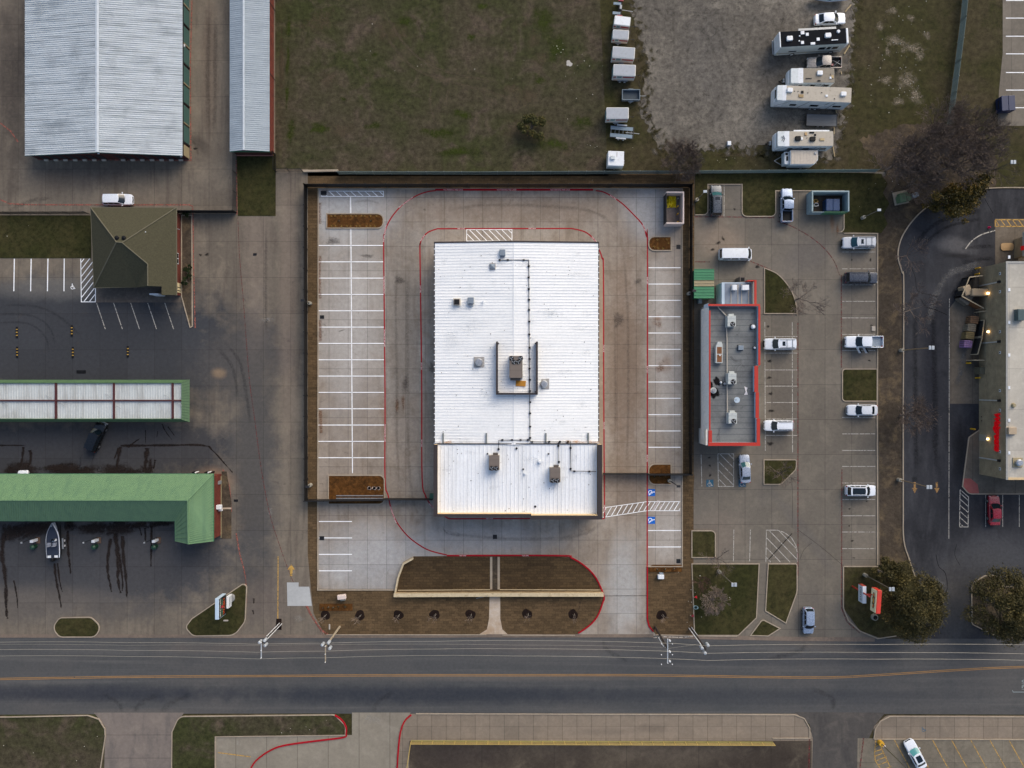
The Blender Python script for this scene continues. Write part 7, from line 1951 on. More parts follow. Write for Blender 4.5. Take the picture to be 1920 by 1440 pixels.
# ------------------------------------------------------------------ poles and wires
M_wood = mat('dark_creosote_pole', (42, 34, 30), .85, 0, .3, 2, streak=(3, 3, .4))
M_woodp = mat('pale_weathered_pole', (150, 138, 118), .85, 0, .25, 2, streak=(3, 3, .4))
M_can = mat('transformer_can', (168, 176, 184), .4, .1, .1)
M_wire = mat('bare_wire', (150, 146, 136), .5, .1, .1, space='World')
ZT = 10.3


def upole(base, topz, m, label, cans, arm=None, conduit=None, crossx=(0, 0)):
    q = P(*base)
    t = thing('utility_pole', label, 'utility pole', (q.x, q.y, 0), 0, 'utility poles along the road')
    MB().tube((0, 0, 0), (0, 0, topz), .19, .13, 12).build('pole', m, t, True)
    for x, y, z in cans:
        k = MB().cyl(x, y, z, z + .85, .24, .24, 14).cyl(x, y, z + .85, z + .92, .24, .16, 14).build('transformer', M_can, t, True)
        MB().cyl(x + .1, y, z + .92, z + 1.12, .05, .03, 8).build('bushing', M_white, k, True)
        MB().tube((0, 0, z + .5), (x, y, z + .5), .06, .06, 5).build('bracket', M_dsteel, k, True)
    if arm:
        (y0, y1, z) = arm
        MB().bx(-.07 + crossx[0], .07 + crossx[0], y0, y1, z - .06, z + .06).build('crossarm', M_can if m is M_wood else M_woodp, t, True)
        for y in [lerp(y0 + .05, y1 - .05, k / 2) for k in range(3)]:
            MB().cyl(crossx[0], y, z + .06, z + .26, .07, .05, 8).build('insulator', M_white, t, True)
    for x, y, z0_, z1_ in conduit or ():
        MB().tube((x, y, z0_), (x, y, z1_), .055, .055, 6).build('conduit', M_white, t, True)
    return t


upole((526, 1170), 9.0, M_wood, 'pole with twin white conduits rising from a dark pit at the drive', [(.35, .35, 8.0), (-.4, .1, 8.1), (.3, -.55, 7.6)], (-2.2, .3, 9.2), [(.28, .1, .2, 7.4), (-.12, .22, .2, 6.4)])
upole((637, 1175), 9.0, M_woodp, 'bare pale pole carrying three grey transformer cans', [(.35, .45, 8.0), (-.55, .2, 8.2), (.5, -.5, 7.8)], (-2.4, .2, 9.2))
t = upole((1228.5, 1176), 9.4, M_wood, 'dark pole with a pale steel crossarm, beside the new driveway', [], (-2.3, 1.5, 9.6), [(-.3, -.25, 4.2, 8.2)])
for y in (1.2, -.5, -2.0):
    MB().cyl(.35, y, 9.3, 9.8, .12, .12, 10).build('fuse_cutout', M_white, t, True)
    for x in (-.9, .8): MB().cyl(x, y - .6, 9.2, 9.4, .07, .07, 8).build('insulator', M_white, t, True)
upole((1295, 1178), 9.4, M_wood, 'dark pole with three white cans and conduits, by the red flags', [(.5, .35, 8.0), (-.5, .0, 8.3), (-.1, -.65, 8.6)], None, [(-.24, .0, .2, 7.6), (-.36, .12, .2, 7.8), (.05, .3, .3, 4)])
q = P(527, 1163); sheet('pole_pit', [(518, 1160), (528, 1160), (528, 1181), (517, 1181)], G_darkmulch, .012)


def wire(name, pts, label, r=.022):
    pts = [P(x, y, z) for x, y, z in pts]
    b = MB()
    for a_, b2 in zip(pts, pts[1:]):
        L = (b2 - a_).length
        prev = a_
        for k in range(1, 13):
            u = k / 12
            p = a_.lerp(b2, u); p.z -= min(.6, L * .012) * 4 * u * (1 - u)
            b.tube(prev, p, r, r, 4, False); prev = p
    b.build(name, M_wire, label=label, cat='wire', group='overhead wires along the road')


for k, (lab, ys) in enumerate((('wire running nearest the verge', (1203, 1204, 1205, 1208, 1206, 1202.5, 1201, 1206, 1211, 1208.5, 1210.5)), ('middle overhead wire above the road', (1216.5, 1218, 1219.5, 1223, 1221, 1217, 1216.5, 1221, 1225, 1223.5, 1228)), ('overhead wire farthest out above the road', (1231, 1230, 1231, 1235.5, 1233.5, 1229, 1230, 1235, 1238.5, 1236, 1240)))):
    xs = (-220, 0, 240, 482, 607, 820, 960, 1250, 1327, 1640, 2000)
    wire('overhead_wire', [(x, y, 9.7) for x, y in zip(xs, ys)], lab, .022)
wire('overhead_wire', [(-100, 1209, 7.2), (240, 1210, 7.2), (482, 1210.5, 7.4), (605, 1209, 7.4), (960, 1209.5, 7.0), (1250, 1214, 7.4)], 'thin low telephone wire beside the verge wire', .013)
wire('overhead_wire', [(1252, 1216, 8.0), (1305, 1209, 8.2)], 'short slanting wire between the two dark poles', .014)


def lightpole(base, top, label, head='double', z=None, m=None, base_r=.3, group='parking lot light poles', pedestal=True, cm=None):
    q = P(*base)
    rb = math.hypot(base[0] - 960, base[1] - 720); rt = math.hypot(top[0] - 960, top[1] - 720)
    zz = z or max(3.0, min(11.0, H * (1 - rb / rt)))
    w = P(top[0], top[1], zz)
    t = thing('light_pole', label, 'light pole', (q.x, q.y, 0), 0, group)
    if pedestal:
        MB().cyl(0, 0, 0, .85, base_r, base_r, 16).build('pedestal', cm or mat_ped, t, True)
    mm = m or M_lp
    MB().tube((0, 0, .0 if not pedestal else .85), (0, 0, zz), .09, .06, 8).build('pole', mm, t, True)
    d = Vector((w.x - q.x, w.y - q.y))
    if head == 'double':
        MB().bx(-.35, -.0, -.3, .3, zz - .05, zz + .1).bx(.1, .5, -.3, .3, zz - .05, zz + .1).build('lamp_head', M_can, t, True, bevel=.03)
    elif head == 'arm':
        a_ = Vector((d.x, d.y, 0)) if d.length > .1 else Vector((1, 0, 0))
        MB().tube((0, 0, zz), tuple(a_.normalized() * min(1.6, max(.8, d.length)) + Vector((0, 0, zz + .1))), .04, .04, 6).build('arm', mm, t, True)
        e_ = a_.normalized() * min(1.6, max(.8, d.length))
        MB().bx(e_.x - .3, e_.x + .3, e_.y - .17, e_.y + .17, zz + .02, zz + .16).build('lamp_head', M_can if m is None else mm, t, True, bevel=.03)
    else:
        MB().bx(-.3, .3, -.2, .2, zz - .04, zz + .1).build('lamp_head', M_can if m is None else mm, t, True, bevel=.03)
    return t


mat_ped = mat('pedestal_concrete', (150, 146, 134), .85, 0, .1)
M_lp = mat('grey_pole_paint', (104, 100, 90), .55, .1, .1)
lightpole((1305, 376), (1323, 359), 'light pole by the fence corner at the top bays', 'single', 5.6, pedestal=True)
lightpole((1290.5, 551), (1300, 544), 'light pole outside the black fence by the green shed', 'single', 4.0, m=M_dsteel)
lightpole((582, 569), (566, 564), 'light pole outside the black fence by the long bays', 'single', 4.4, m=M_dsteel)
lightpole((583, 909), (577, 916), 'light pole stub in the sod by the lower mulch bed', 'single', 2.2, m=M_dsteel)
lightpole((1254, 900.5), (1263, 910), 'dark light pole at the corner of the small mulch bed', 'single', 7.0, m=M_dsteel)
lightpole((1347, 1070.5), (1379, 1102), 'light pole with two heads over the lower lawn', 'double', 8.2)
lightpole((1620, 1077), (1671, 1101), 'light pole beside the red sign, reaching over the oak', 'double', 8.6)
lightpole((1616, 409), (1652, 391), 'light pole standing on the lawn below the transformer', 'single', 5.6)
lightpole((1688, 657), (1745, 655), 'light pole with twin heads over the upper drive lane', 'double', 8.8, m=mat('tan_pole_paint', (130, 112, 84), .6))
lightpole((1684, 899), (1743, 914), 'light pole with twin heads over the yellow lane arrows', 'double', 8.8, m=D.materials['tan_pole_paint'])
lightpole((1840, 330), (1896, 311), 'light pole with twin heads above the bare trees', 'double', 7.5)
lightpole((1649, 1391), (1725, 1450), 'light pole on a yellow pedestal in the slanted bays', 'single', 10.5, base_r=.42, cm=mat('yellow_pedestal', (206, 158, 40), .7), m=mat('olive_pole', (92, 88, 70), .6))
q = P(1658, 1399, .6); MB().bx(q.x - .22, q.x + .22, q.y - .14, q.y + .14, .55, .62).tube((q.x, q.y, 0), (q.x, q.y, .56), .03, .03).build('meter_sign', mat('pale_pink_sign', (210, 200, 206), .6), label='small pale sign plate beside the yellow pedestal', cat='sign')

# ------------------------------------------------------------------ signs
# car wash pylon sign, face towards the yard
zt, zb = 6.0, 3.1
xf = P(410.2, 0, zt).x
ya, yb_ = P(0, 1122.5, zt).y, P(0, 1162, zt).y
t = thing('pylon_sign', 'white cased pylon sign with a black lettered face, on the triangular lawn', 'sign', (xf, (ya + yb_) / 2, .1))
MB().bx(xf - .62, xf, yb_, ya, zb, zt).build('cabinet', mat('pale_sign_case', (176, 196, 214), .4, 0, .06, space='World'), t, bevel=.06)
MB().bx(xf, xf + .03, yb_ + .12, ya - .12, zb + .1, zt - .1).build('sign_face', mat('black_sign_face', (14, 14, 18), .3, space='World'), t)
for (s_, z_, m_, sz, dy) in (('SELF STORAGE', 5.45, (226, 222, 206), .46, 0), ('CAR &', 4.75, (90, 176, 150), .42, .85), ('BOAT', 4.75, (90, 176, 150), .42, -.8), ('WASH', 4.0, (222, 92, 40), .95, .1)):
    text(s_, sz, 'sign_lettering', mat('sign_letter_%d_%d' % (m_[0], int(z_ * 10)), m_, .5, space='World'), (xf + .034, (ya + yb_) / 2 + dy * -1, z_), (0, 1, 0), (0, 0, 1), t, ext=.004, sx=.95)
MB().bx(xf + .03, xf + .05, (ya + yb_) / 2 - .22, (ya + yb_) / 2 + .22, 4.55, 5.0).build('red_emblem', mat('sign_emblem_red', (196, 50, 70), .5, space='World'), t, bevel=.02)
x2 = P(428, 0, 2.5).x
yc = P(0, 1128, 2.2).y
MB().bx(x2 - .25, x2 + .1, yc - 1.0, yc + 1.0, 1.3, 2.7).build('reader_board', M_white, t, bevel=.04)
b = MB()
for z_ in (1.7, 2.25):
    for k in range(7): b.bx(x2 + .1, x2 + .106, yc - .75 + k * .22, yc - .62 + k * .22, z_ - .14, z_ + .14)
b.build('reader_lettering', M_duct, t)
MB().prism(roundrect(P(429, 0).x, P(441, 0).x, P(0, 1127).y, P(0, 1113).y, .45), .05, .9).build('base_drum', mat('base_concrete', (142, 144, 146), .8, 0, .1), t)
MB().bx(xf - .45, xf - .15, (ya + yb_) / 2 - .15, (ya + yb_) / 2 + .15, 0, zb).bx(x2 - .2, x2 + .0, yc - .6, yc - .4, 0, 1.4).bx(x2 - .2, x2 + .0, yc + .4, yc + .6, 0, 1.4).build('post', M_dsteel, t)
# restaurant sign
xf = P(1643, 0, 6.2).x
ya, yb_ = P(0, 1106.5, 6.2).y, P(0, 1151, 6.2).y
t = thing('roadside_sign', 'red orange roadside sign with cream face above a letter board', 'sign', (P(1600, 1100).x, P(1600, 1100).y, .1))
ym = (ya + yb_) / 2
R = Matrix.Translation((xf, ym, 0)) @ Matrix.Rotation(math.radians(-4), 4, 'Z')
MB().prism([(R @ Vector((p[0], p[1], 0)))[:2] for p in roundrect(.05, .8, (yb_ - ya) / 2, (ya - yb_) / 2, .1)], 4.4, 6.25).build('cabinet', mat('red_orange_case', (204, 62, 48), .4, 0, .06, space='World'), t, bevel=.12)
MB().bx(-.01, .05, (yb_ - ya) / 2 + .1, (ya - yb_) / 2 - .1, 4.5, 6.15, M=R).build('sign_face', mat('cream_sign_face', (232, 228, 186), .4, 0, .05, space='World'), t)
b = MB()
pts = [(-1.35, .0), (-1.1, .28), (-.75, .24), (-.6, .4), (-.1, .34), (.3, .42), (.62, .3), (.8, .42), (1.05, .26), (1.35, .05), (1.15, -.22), (.7, -.2), (.55, -.42), (.1, -.26), (-.35, -.36), (-.65, -.22), (-1.1, -.26)]
b.poly([R @ Vector((-.014, -y, 5.32 + z)) for y, z in pts])
b.build('dark_emblem', mat('dark_emblem', (46, 34, 22), .5, space='World'), t)
for y0, y1, z0_, col_ in ((-1.15, -.6, .0, (222, 122, 44)), (-.5, .5, .02, (232, 160, 40)), (.6, 1.15, .0, (222, 122, 44))):
    MB().poly([R @ Vector((-.018, -(lerp(y0, y1, .5) + (y1 - y0) / 2 * math.cos(a_)), 5.32 + z0_ + .17 * math.sin(a_))) for a_ in [k * .5236 for k in range(12)]]).build('orange_wordmark', mat('wordmark_%d_%d' % (col_[1], int(y0 * 10)), col_, .5, space='World'), t)
xr_ = P(1617.5, 0, 4.0).x
ya2, yb2 = P(0, 1099, 3.8).y, P(0, 1131, 3.8).y
MB().bx(xr_, xr_ + .62, yb2, ya2, 2.5, 4.0).build('letter_board', mat('white_letter_board', (196, 206, 218), .5, 0, .06, space='World'), t, bevel=.04)
MB().bx(xr_, xr_ + .62, ya2, ya2 + .06, 2.6, 3.9).build('red_end', mat('board_end_red', (150, 60, 48), .5, space='World'), t)
for s_, z_ in (('DRIVE', 3.35),):
    text(s_, .85, 'board_lettering', mat('letter_board_black', (40, 48, 58), .5, space='World'), (xr_ - .006, (ya2 + yb2) / 2, z_), (0, -1, 0), (0, 0, 1), t)
px_, py_ = P(1597.5, 1099).x, P(1597.5, 1099).y
MB().tube((px_, py_, 0), (px_, py_, 6.0), .14, .12, 10).bx(px_, xf + .4, py_ - .09, py_ + .09, 4.7, 4.9).bx(px_, xr_, py_ - .08, py_ + .08, 3.0, 3.15).build('red_pole', mat('red_pole_paint', (150, 44, 34), .5, space='World'), t)
q = P(1638, 1156)
t = thing('planter_ring', 'round grey concrete ring with a dark opening under the red sign', 'ring', (q.x, q.y, .1))
MB().cyl(0, 0, 0, .5, .55, .5, 20).build('ring', mat_ped, t, True)
MB().cyl(0, 0, .5, .51, .36, .36, 16).build('dark_opening', M_black, t, True)
# low monument sign
q = P(640.5, 1120, 1.0)
t = thing('monument_block', 'small pinkish block monument on a grey foot in the front sod', 'monument', (q.x, q.y, 0), .12)
MB().bx(-.7, .7, -.35, .4, .5, 1.15).build('block', M_pink, t, True, bevel=.08)
MB().bx(-.42, .42, -.75, -.3, 0, .5).build('foot', mat_ped, t, True, bevel=.05)
for px, py, m_, sx, sy, h, lab, cat in ((1238, 1080, M_white, .5, .35, .7, 'white utility box in the sod by the new driveway', 'box'), (1239, 1075.5, M_duct, .35, .25, .5, 'small grey utility box above the white one', 'box'), (618, 1175, M_offw, .12, .45, .12, 'short pale timber lying by the pale pole', 'timber'), (424, 1163, M_offw, .4, .12, .2, 'short tan block in the triangular lawn', 'block'),
                                          (1637, 616, M_offw, .3, .4, .2, 'pale lump of concrete on the grass beside the bays', 'block'), (1366, 270, M_white, .3, .35, .5, 'white bucket by the slatted fence', 'bucket'), (511, 201, M_white, .1, .1, .1, 'white scrap by the shed', 'scrap'), (1652, 391.5, M_white, .0, .0, 0, '', '')):
    if not lab: continue
    q = P(px, py)
    MB().bx(q.x - sx, q.x + sx, q.y - sy, q.y + sy, .02, h).build('utility_box' if cat == 'box' else cat, m_, label=lab, cat=cat, bevel=.04, loc=(q.x, q.y, 0))
for px, py, rx, lab in ((1300, 1118, 0, 'red marker flag'), (1294, 1153, 1, 'red marker flag')):
    q = P(px, py)
    t = thing('marker_flag', 'red marker flag on the verge, ' + ('higher of two' if rx == 0 else 'nearer the pole with white cans'), 'flag', (q.x, q.y, .02), 0, 'red marker flags')
    MB().tube((0, 0, 0), (0, 0, .7), .015, .015, 5).build('stake', M_white, t, True)
    MB().prism([(0, 0), (.5, -.2), (.42, .3)], .5, .62).build('cloth', CAR['red'] if rx else mat('signal_red', (206, 22, 36), .6), t, True)
q = P(1304, 1138); MB().blob(q.x, q.y, .4, .35, .3, 0, 10).prism([(q.x + .35 * math.cos(k), q.y + .3 * math.sin(k)) for k in range(6)], .02, .3).build('cable_pedestal', mat('pale_teal_plastic', (140, 170, 172), .6), label='pale teal cable pedestal between the marker flags', cat='pedestal', bevel=.05)
for k, (px, py, sx, sy, lab) in enumerate(((478, 477, .3, .22, 'dark grate in the old drive beside the office'), (504.5, 761.5, .0, 0, ''), (442.5, 938.5, .35, .2, 'dark grate beside the car wash end wall'), (928, 1006.5, .36, .36, 'dark square grate in front of the clinic'), (1272, 463, .36, .36, 'dark square inlet below the corner mulch bed'), (604, 594.5, .36, .3, 'dark inlet at the edge of the long bays'), (603.5, 1009, .4, .34, 'dark inlet on a short bay line'), (1272, 1052, .36, .36, 'dark inlet above the lowest mulch bed'), (607, 362, .5, .35, 'dark inlet in the hatched corner'), (1715, 898.5, .45, .4, 'black square grate by the yellow lane arrows'))):
    if not lab: continue
    q = P(px, py); z_ = .034 if 595 < px < 1280 else .018
    t = thing('drain_grate', lab, 'drain', (q.x, q.y, z_), 0, 'drain grates')
    MB().bx(-sx, sx, -sy, sy, 0, .012).build('frame', M_dsteel, t, True)
    b = MB()
    for j in range(5): b.bx(-sx * .85, sx * .85, -sy * .8 + j * sy * .36, -sy * .68 + j * sy * .36, .012, .03)
    b.build('grate', M_black, t, True)

# ------------------------------------------------------------------ trees
M_bark = mat('grey_bark', (104, 94, 86), .9, 0, .25, 3)
M_twig = mat('grey_brown_twigs', (96, 84, 78), .9, 0, .2, 2)
M_twigd = mat('dark_twigs', (92, 80, 73), .9, 0, .25, 2)


def grow(rnd, p, d, L, r, depth, trunkb, twigb, spread, up, kids=(3, 4)):
    """recursive limbs: thick ones into trunkb, fine ones into twigb"""
    segs = 3 if depth > 1 else 2
    q, dd = p, d.copy()
    for s_ in range(segs):
        dd = (dd + Vector((rnd.uniform(-1, 1), rnd.uniform(-1, 1), rnd.uniform(-.6, .8))) * .16).normalized()
        nx = q + dd * (L / segs)
        r0, r1 = lerp(r, r * .62, s_ / segs), lerp(r, r * .62, (s_ + 1) / segs)
        (trunkb if depth >= 4 else twigb).tube(q, nx, max(r0, .017), max(r1, .014), 5 if depth >= 4 else 3, False)
        q = nx
        if depth > 0 and s_ > 0:
            n = rnd.randint(*kids) if s_ == segs - 1 else rnd.randint(1, 2)
            for _ in range(n):
                ax = Vector((rnd.uniform(-1, 1), rnd.uniform(-1, 1), rnd.uniform(-.4, .7)))
                nd = (dd + ax * spread + Vector((0, 0, up))).normalized()
                grow(rnd, q, nd, L * rnd.uniform(.55, .8), r * .5, depth - 1, trunkb, twigb, spread, up, kids)


def bare_tree(px, py, h, seed, label, spread=.85, L0=None, depth=4, twigm=None, limbs=5, lean=(0, 0), z0=0.0, tr=.16, up=.08, kids=(2, 3), group='leafless trees'):
    rnd = random.Random(seed)
    q = P(px, py)
    t = thing('bare_tree', label, 'tree', (q.x, q.y, z0), 0, group)
    tb, wb = MB(), MB()
    hh = h * .28
    tb.tube((0, 0, 0), (lean[0] * .3, lean[1] * .3, hh), tr * 1.25, tr, 8, False)
    for k in range(limbs):
        a_ = 6.283 * k / limbs + rnd.uniform(-.4, .4)
        e_ = rnd.uniform(.35, 1.1)
        d = Vector((math.cos(a_) * math.cos(e_), math.sin(a_) * math.cos(e_), math.sin(e_)))
        grow(rnd, Vector((lean[0] * .3, lean[1] * .3, hh)), d, (L0 or h * .3), tr * .62, depth, tb, wb, spread, up, kids)
    tb.build('trunk', M_bark, t, True)
    wb.build('crown', twigm or M_twig, t, True)
    return t


bare_tree(1662, 318, 7.5, 3, 'spreading leafless tree with pale branches above the transformer', .95, 2.2, 4, limbs=10, tr=.2, kids=(2, 4))
bare_tree(1700, 306, 9, 5, 'dark leafless tree in the middle of the bare thicket', .95, 2.5, 4, M_twigd, 9, tr=.2, kids=(2, 4))
bare_tree(1762, 322, 8.5, 8, 'dark leafless tree behind the yellowish cedar', .95, 2.5, 4, M_twigd, 9, tr=.2, kids=(2, 4))
bare_tree(1800, 286, 8.5, 12, 'dark leafless tree at the far side of the thicket', .95, 2.5, 4, M_twigd, 9, tr=.2, kids=(2, 4))
bare_tree(1732, 262, 8, 15, 'dark leafless tree at the top of the thicket', .95, 2.4, 4, M_twigd, 9, tr=.18, kids=(2, 4))
bare_tree(1780, 268, 8, 17, 'brown leafless tree between the slanting fence and the twin headed pole', .95, 2.4, 4, M_twigd, 9, tr=.16, kids=(2, 4))
bare_tree(1700, 350, 6, 18, 'low leafless tree beside the pale cabinet', .95, 1.9, 4, M_twigd, 8, tr=.12, kids=(2, 4))
bare_tree(1852, 322, 5, 16, 'small leafless tree by the twin headed pole at the thicket edge', .9, 1.8, 3, M_twigd, 6, tr=.1)
bare_tree(1270, 312, 5, 21, 'dark leafless shrub tree growing through the slatted fence', .95, 1.7, 4, M_twigd, 14, tr=.1, kids=(3, 4))
bare_tree(1492, 562, 5.5, 31, 'leafless tree on the kerb of the quarter round lawn', .85, 1.9, 4, M_twig, 5, tr=.12)
bare_tree(1691, 482, 5.0, 34, 'leafless tree over the kerb at the first asphalt bend', .85, 1.7, 3, M_twig, 6, tr=.1)
bare_tree(1696, 583, 5.5, 37, 'leafless tree over the kerb beside the black sport utility', .85, 1.9, 4, M_twig, 5, tr=.12)
bare_tree(1688, 778, 6.5, 41, 'dense leafless tree over the kerb by the white saloon', .95, 1.9, 4, M_twigd, 8, tr=.14, kids=(2, 4))
bare_tree(1458, 886, 4.5, 44, 'leafless tree on the lawn by the silver saloon', .9, 1.4, 3, M_twigd, 7, tr=.1)
bare_tree(1340, 1044, 4.5, 47, 'leafless tree at the corner of the small rounded lawn', .9, 1.5, 3, M_twigd, 5, tr=.1)
bare_tree(1332, 1120, 3.4, 51, 'pale weeping leafless tree with drooping twigs on the lower lawn', .8, 1.15, 4, mat('pale_twigs', (122, 108, 98), .9, 0, .2, 2), 12, tr=.1, up=-.12, kids=(2, 3))
bare_tree(1312, 1090, 2.2, 54, 'brown leafless shrub by the sod strip', .9, .8, 3, mat('brown_twigs', (84, 60, 52), .9, 0, .2, 2), 8, tr=.04, up=-.05)


def leafmat(name, cols):
    t = NT(name)
    g = t.add('ShaderNodeNewGeometry')
    rmp = t.add('ShaderNodeValToRGB')
    el = rmp.color_ramp.elements
    el[0].color, el[1].color = c(*cols[0]), c(*cols[-1])
    for k in range(1, len(cols) - 1):
        e_ = el.new(k / (len(cols) - 1)); e_.color = c(*cols[k])
    n = t.noise(t.pos, .45, 4, .6)
    t.put(rmp.inputs[0], t.m_('ADD', t.m_('MULTIPLY', g.outputs['Random Per Island'], .55), t.rng(n, .3, .7, -.05, .5, False), True))
    return t.bsdf(rmp.outputs[0], .7, 0, .3)


def leafy(px, py, h, rad, seed, label, lm, name='tree', n=9000, lobes=26, leaf=.17, shape=(1, 1), z0=.1, group='evergreen trees', pts=None, cat='tree'):
    """tapered trunk and limbs; thousands of small leaf faces spread through many overlapping clumps"""
    rnd = random.Random(seed)
    q = P(px, py, h * .5)
    t = thing(name, label, cat, (q.x, q.y, z0), 0, group)
    b = MB().tube((0, 0, 0), (0, 0, h * .45), rad * .07 + .06, rad * .045 + .03, 9)
    L = []
    for k in range(lobes):
        a_ = rnd.uniform(0, 6.283)
        rr = rad * math.sqrt(rnd.uniform(.02, 1.0)) * .94
        z = h * (.42 + .5 * (1 - (rr / rad) ** 1.6) * rnd.uniform(.6, 1.05))
        L.append((Vector((rr * math.cos(a_) * shape[0], rr * math.sin(a_) * shape[1], z)), rad * rnd.uniform(.12, .29)))
    if pts: L = [(Vector(p), r * rnd.uniform(.8, 1.15)) for p, r in pts for _ in range(1)] + [(Vector(p) + Vector((rnd.gauss(0, r * .7), rnd.gauss(0, r * .7), rnd.gauss(0, r * .5))), r * rnd.uniform(.35, .7)) for p, r in pts for _ in range(5)]
    for p, r in L[::2]:
        b.tube((0, 0, h * rnd.uniform(.15, .42)), tuple(p * .92), .06 + rad * .012, .03, 5, False)
    b.build('trunk', M_bark, t, True)
    f = MB()
    vs, fs = [], []
    tot = sum(r * r for _, r in L)
    for p, r in L:
        for _ in range(int(n * r * r / tot)):
            d = Vector((rnd.gauss(0, 1), rnd.gauss(0, 1), rnd.gauss(0, 1)))
            d.normalize()
            rr = r * (rnd.uniform(.25, 1.0) ** .45) * (1 + .5 * max(0, rnd.gauss(0, .6)))
            ctr = p + Vector((d.x * rr, d.y * rr, d.z * rr * .8))
            if ctr.z < .15: ctr.z = .15 + rnd.uniform(0, .2)
            u = Vector((rnd.gauss(0, 1), rnd.gauss(0, 1), rnd.gauss(0, .6))).normalized()
            v = u.cross(Vector((rnd.gauss(0, 1), rnd.gauss(0, 1), rnd.gauss(0, 1)))).normalized()
            s_ = leaf * rnd.uniform(.6, 1.4)
            o = len(vs)
            vs += [ctr + u * s_, ctr + v * s_ * .5, ctr - u * s_, ctr - v * s_ * .5]
            fs.append([o, o + 1, o + 2, o + 3])
    f.v, f.f = vs, fs
    f.build('crown', lm, t, True)
    return t


LM_oak = leafmat('oak_leaves', [(40, 42, 22), (58, 55, 28), (78, 70, 35), (98, 86, 42)])
LM_oak2 = leafmat('oak_leaves_dark', [(24, 26, 15), (40, 38, 18), (62, 54, 22), (88, 74, 30)])
LM_cedar = leafmat('cedar_leaves', [(30, 34, 14), (54, 50, 18), (94, 78, 24), (140, 106, 38)])
LM_hedge = leafmat('hedge_leaves', [(22, 34, 14), (34, 48, 20), (50, 62, 28)])
LM_bush = leafmat('bush_leaves', [(42, 46, 26), (64, 66, 34), (92, 88, 44), (118, 84, 38)])
leafy(1712, 1132, 8.5, 5.0, 61, 'broad olive oak by the red sign, reaching the road', LM_oak, 'oak_tree', 27000, 60, .14, (1.05, 1.2))
leafy(1662, 1078, 5.5, 2.4, 62, 'smaller olive oak merging with the broad oak by the light pole', LM_oak, 'oak_tree', 7500, 24, .14)
leafy(1882, 1136, 9.0, 5.6, 66, 'rounded olive oak on the kerbed island at the picture edge', LM_oak, 'oak_tree', 29000, 66, .14, (1.05, 1.0))
leafy(1795, 366, 6.5, 3.6, 69, 'yellowish cedar leaning over the upper bend of asphalt', LM_cedar, 'cedar_tree', 13000, 24, .16, pts=[((-2.6, -.9, 3.2), 1.5), ((-1.2, -.2, 4.6), 1.7), ((.2, -.6, 4.4), 1.8), ((1.3, .8, 4.8), 1.5), ((2.6, 1.6, 4.6), 1.4), ((3.5, 2.1, 4.2), 1.0), ((-.4, -2.2, 3.0), 1.4), ((1.2, -1.7, 3.0), 1.3), ((-3.4, -1.2, 2.2), 1.0)])
leafy(997, 239, 2.6, 2.3, 73, 'lone round olive bush in the grass field', LM_bush, 'round_bush', 9000, 20, .12, group='bushes', cat='bush', z0=0)
for k, (px, py, r, h, lab) in enumerate(((349, 510, .7, 1.4, 'clipped dark hedge bush against the brick office wall'), (349, 528, .75, 1.4, 'dark hedge bush at the office corner window'), (356, 520, .5, 1.0, 'paler small shrub beside the office hedge'), (354, 502, .5, 1.0, 'small shrub above the hedge by the office'), (352, 398, .8, 1.4, 'dark bush by the picket gate at the office roof'))):
    leafy(px, py, h, r, 80 + k, lab, LM_hedge, 'hedge_bush', 900, 8, .1, group='office shrubs', cat='shrub', z0=.05)
# mulch-bed plants: tiny tufts
LM_tuft = leafmat('tuft_blades', [(110, 84, 40), (150, 116, 60), (120, 106, 52)])
proto = None
tp = [(622 + 9.2 * k + random.uniform(-2, 2), y) for y in (405, 424) for k in range(10)] + [(1226, 463), (1234, 466), (1243, 466), (1250, 449), (1253, 456), (1232, 450)]
for k, (px, py) in enumerate(tp):
    q = P(px, py)
    if proto is None:
        b = MB()
        for j in range(26):
            a_ = random.uniform(0, 6.28); l_ = random.uniform(.15, .34)
            b.add([(.03 * math.cos(a_ + 1.5), .03 * math.sin(a_ + 1.5), 0), (-.03 * math.cos(a_ + 1.5), -.03 * math.sin(a_ + 1.5), 0), (l_ * math.cos(a_), l_ * math.sin(a_), random.uniform(.1, .3))], [[0, 1, 2]])
        proto = b.build('ornamental_grass', LM_tuft, label='pale young tuft of grass in the rust mulch beds', cat='plant', group='tufts in the rust mulch beds')
        o = proto
    else:
        o = proto.copy(); COL.objects.link(o)
    o.location = (q.x, q.y, .12)
    o.rotation_euler = (0, 0, k * 1.3)
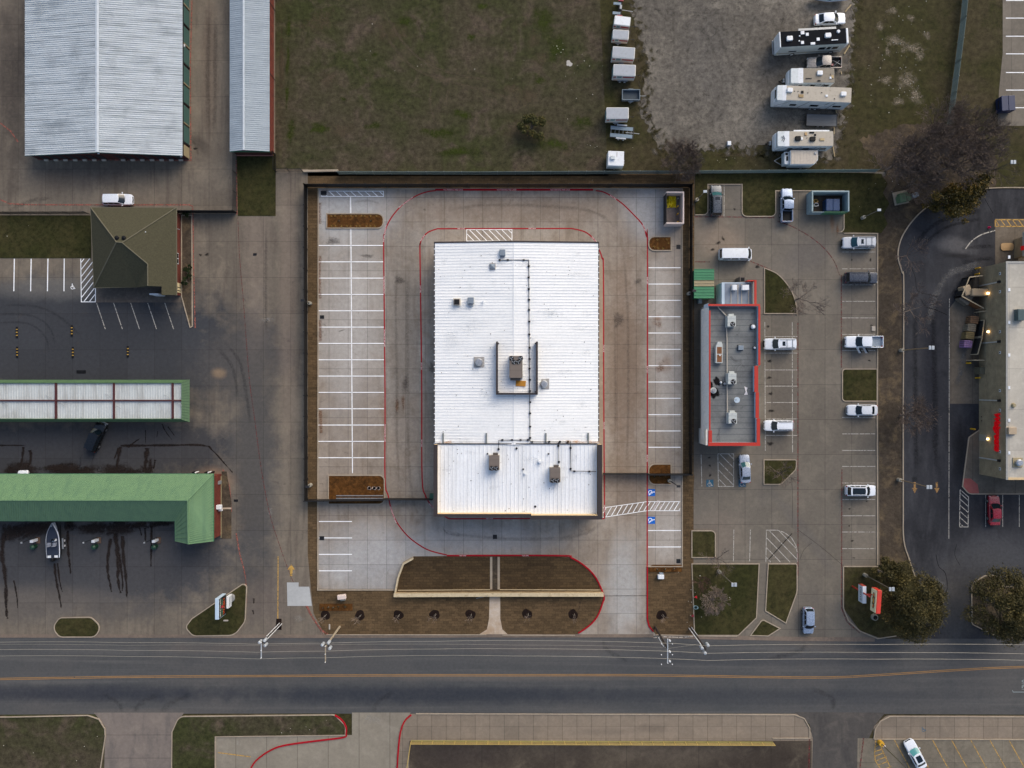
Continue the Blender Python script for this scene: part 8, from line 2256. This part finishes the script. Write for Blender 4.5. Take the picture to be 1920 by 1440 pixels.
for k, (px, py, lab) in enumerate(((636, 414, 'dark low shrub near the kerbed end of the upper mulch bed'), (695, 414, 'dark low shrub near the rounded end of the upper mulch bed'), (1227, 893, 'dark low shrub below the fence in the small mulch bed, first'), (1237, 893, 'dark low shrub below the fence in the small mulch bed, middle'), (1248, 892, 'dark low shrub below the fence in the small mulch bed, last'),
                                   (1232, 1067, 'dark low shrub in the lowest mulch bed, first'), (1248, 1067, 'dark low shrub in the lowest mulch bed, second'), (1264, 1066, 'dark low shrub in the lowest mulch bed, third'), (606, 1139, 'dark low shrub in the rust strip, first from the drive'), (616, 1138, 'dark low shrub in the rust strip, second from the drive'), (625, 1139, 'dark low shrub in the rust strip, third from the drive'), (635, 1138, 'dark low shrub in the rust strip, fourth from the drive'), (647, 1138, 'dark low shrub in the rust strip, last from the drive'))):
    leafy(px, py, .45, .24, 120 + k, lab, LM_hedge, 'low_shrub', 110, 4, .05, group='low shrubs in the rust mulch', cat='shrub', z0=.1)
# rubble stones in lower mulch bed
for k, px in enumerate((693, 702, 710)):
    q = P(px, 915); MB().blob(q.x, q.y, .32, .3, .19, 0, 10, .2).prism([(q.x + .28 * math.cos(j * .785), q.y + .26 * math.sin(j * .785)) for j in range(8)], .1, .19).build('pale_stone', M_pink, label='pale flat stone in the lower mulch bed, %s of three' % ('first', 'middle', 'last')[k], cat='stone', group='flat stones in the lower mulch bed')
# saplings in dark mulch rings
SP = [(610, 1153), (675, 1153.5), (747, 1153), (815, 1152), (882, 1152), (988, 1151), (1074.5, 1152), (1240, 1153)]
names = ['under the rust strip, closest to the old drive', 'second from the old drive', 'third from the old drive, in the middle of five', 'fourth from the old drive', 'fifth from the old drive, closest to the pale walk', 'just past the pale walk', 'closest to the new driveway curve', 'alone on the sod beyond the new driveway']
for k, (px, py) in enumerate(SP):
    rnd = random.Random(200 + k)
    q = P(px, py)
    t = thing('sapling', 'leafless staked sapling ' + names[k], 'tree', (q.x, q.y, .016), 0, 'saplings in mulch rings along the road')
    tb, wb = MB(), MB()
    tb.tube((0, 0, 0), (.03, .02, 1.6), .045, .03, 6, False)
    for j in range(7):
        a_ = rnd.uniform(0, 6.28)
        grow(rnd, Vector((.03, .02, rnd.uniform(1.2, 1.7))), Vector((math.cos(a_) * .4, math.sin(a_) * .4, .8)).normalized(), rnd.uniform(.5, .8), .018, 2, tb, wb, .6, .1, (1, 2))
    tb.build('trunk', M_bark, t, True)
    wb.build('crown', D.materials['pale_twigs'], t, True)
    MB().tube((.22, .12, 0), (.22, .12, 1.3), .025, .025, 5).build('stake', M_offw, t, True)
    MB().blob(q.x, q.y, .84, .82, .022, 0, 22, .14).build('mulch_ring', G_darkmulch, t)
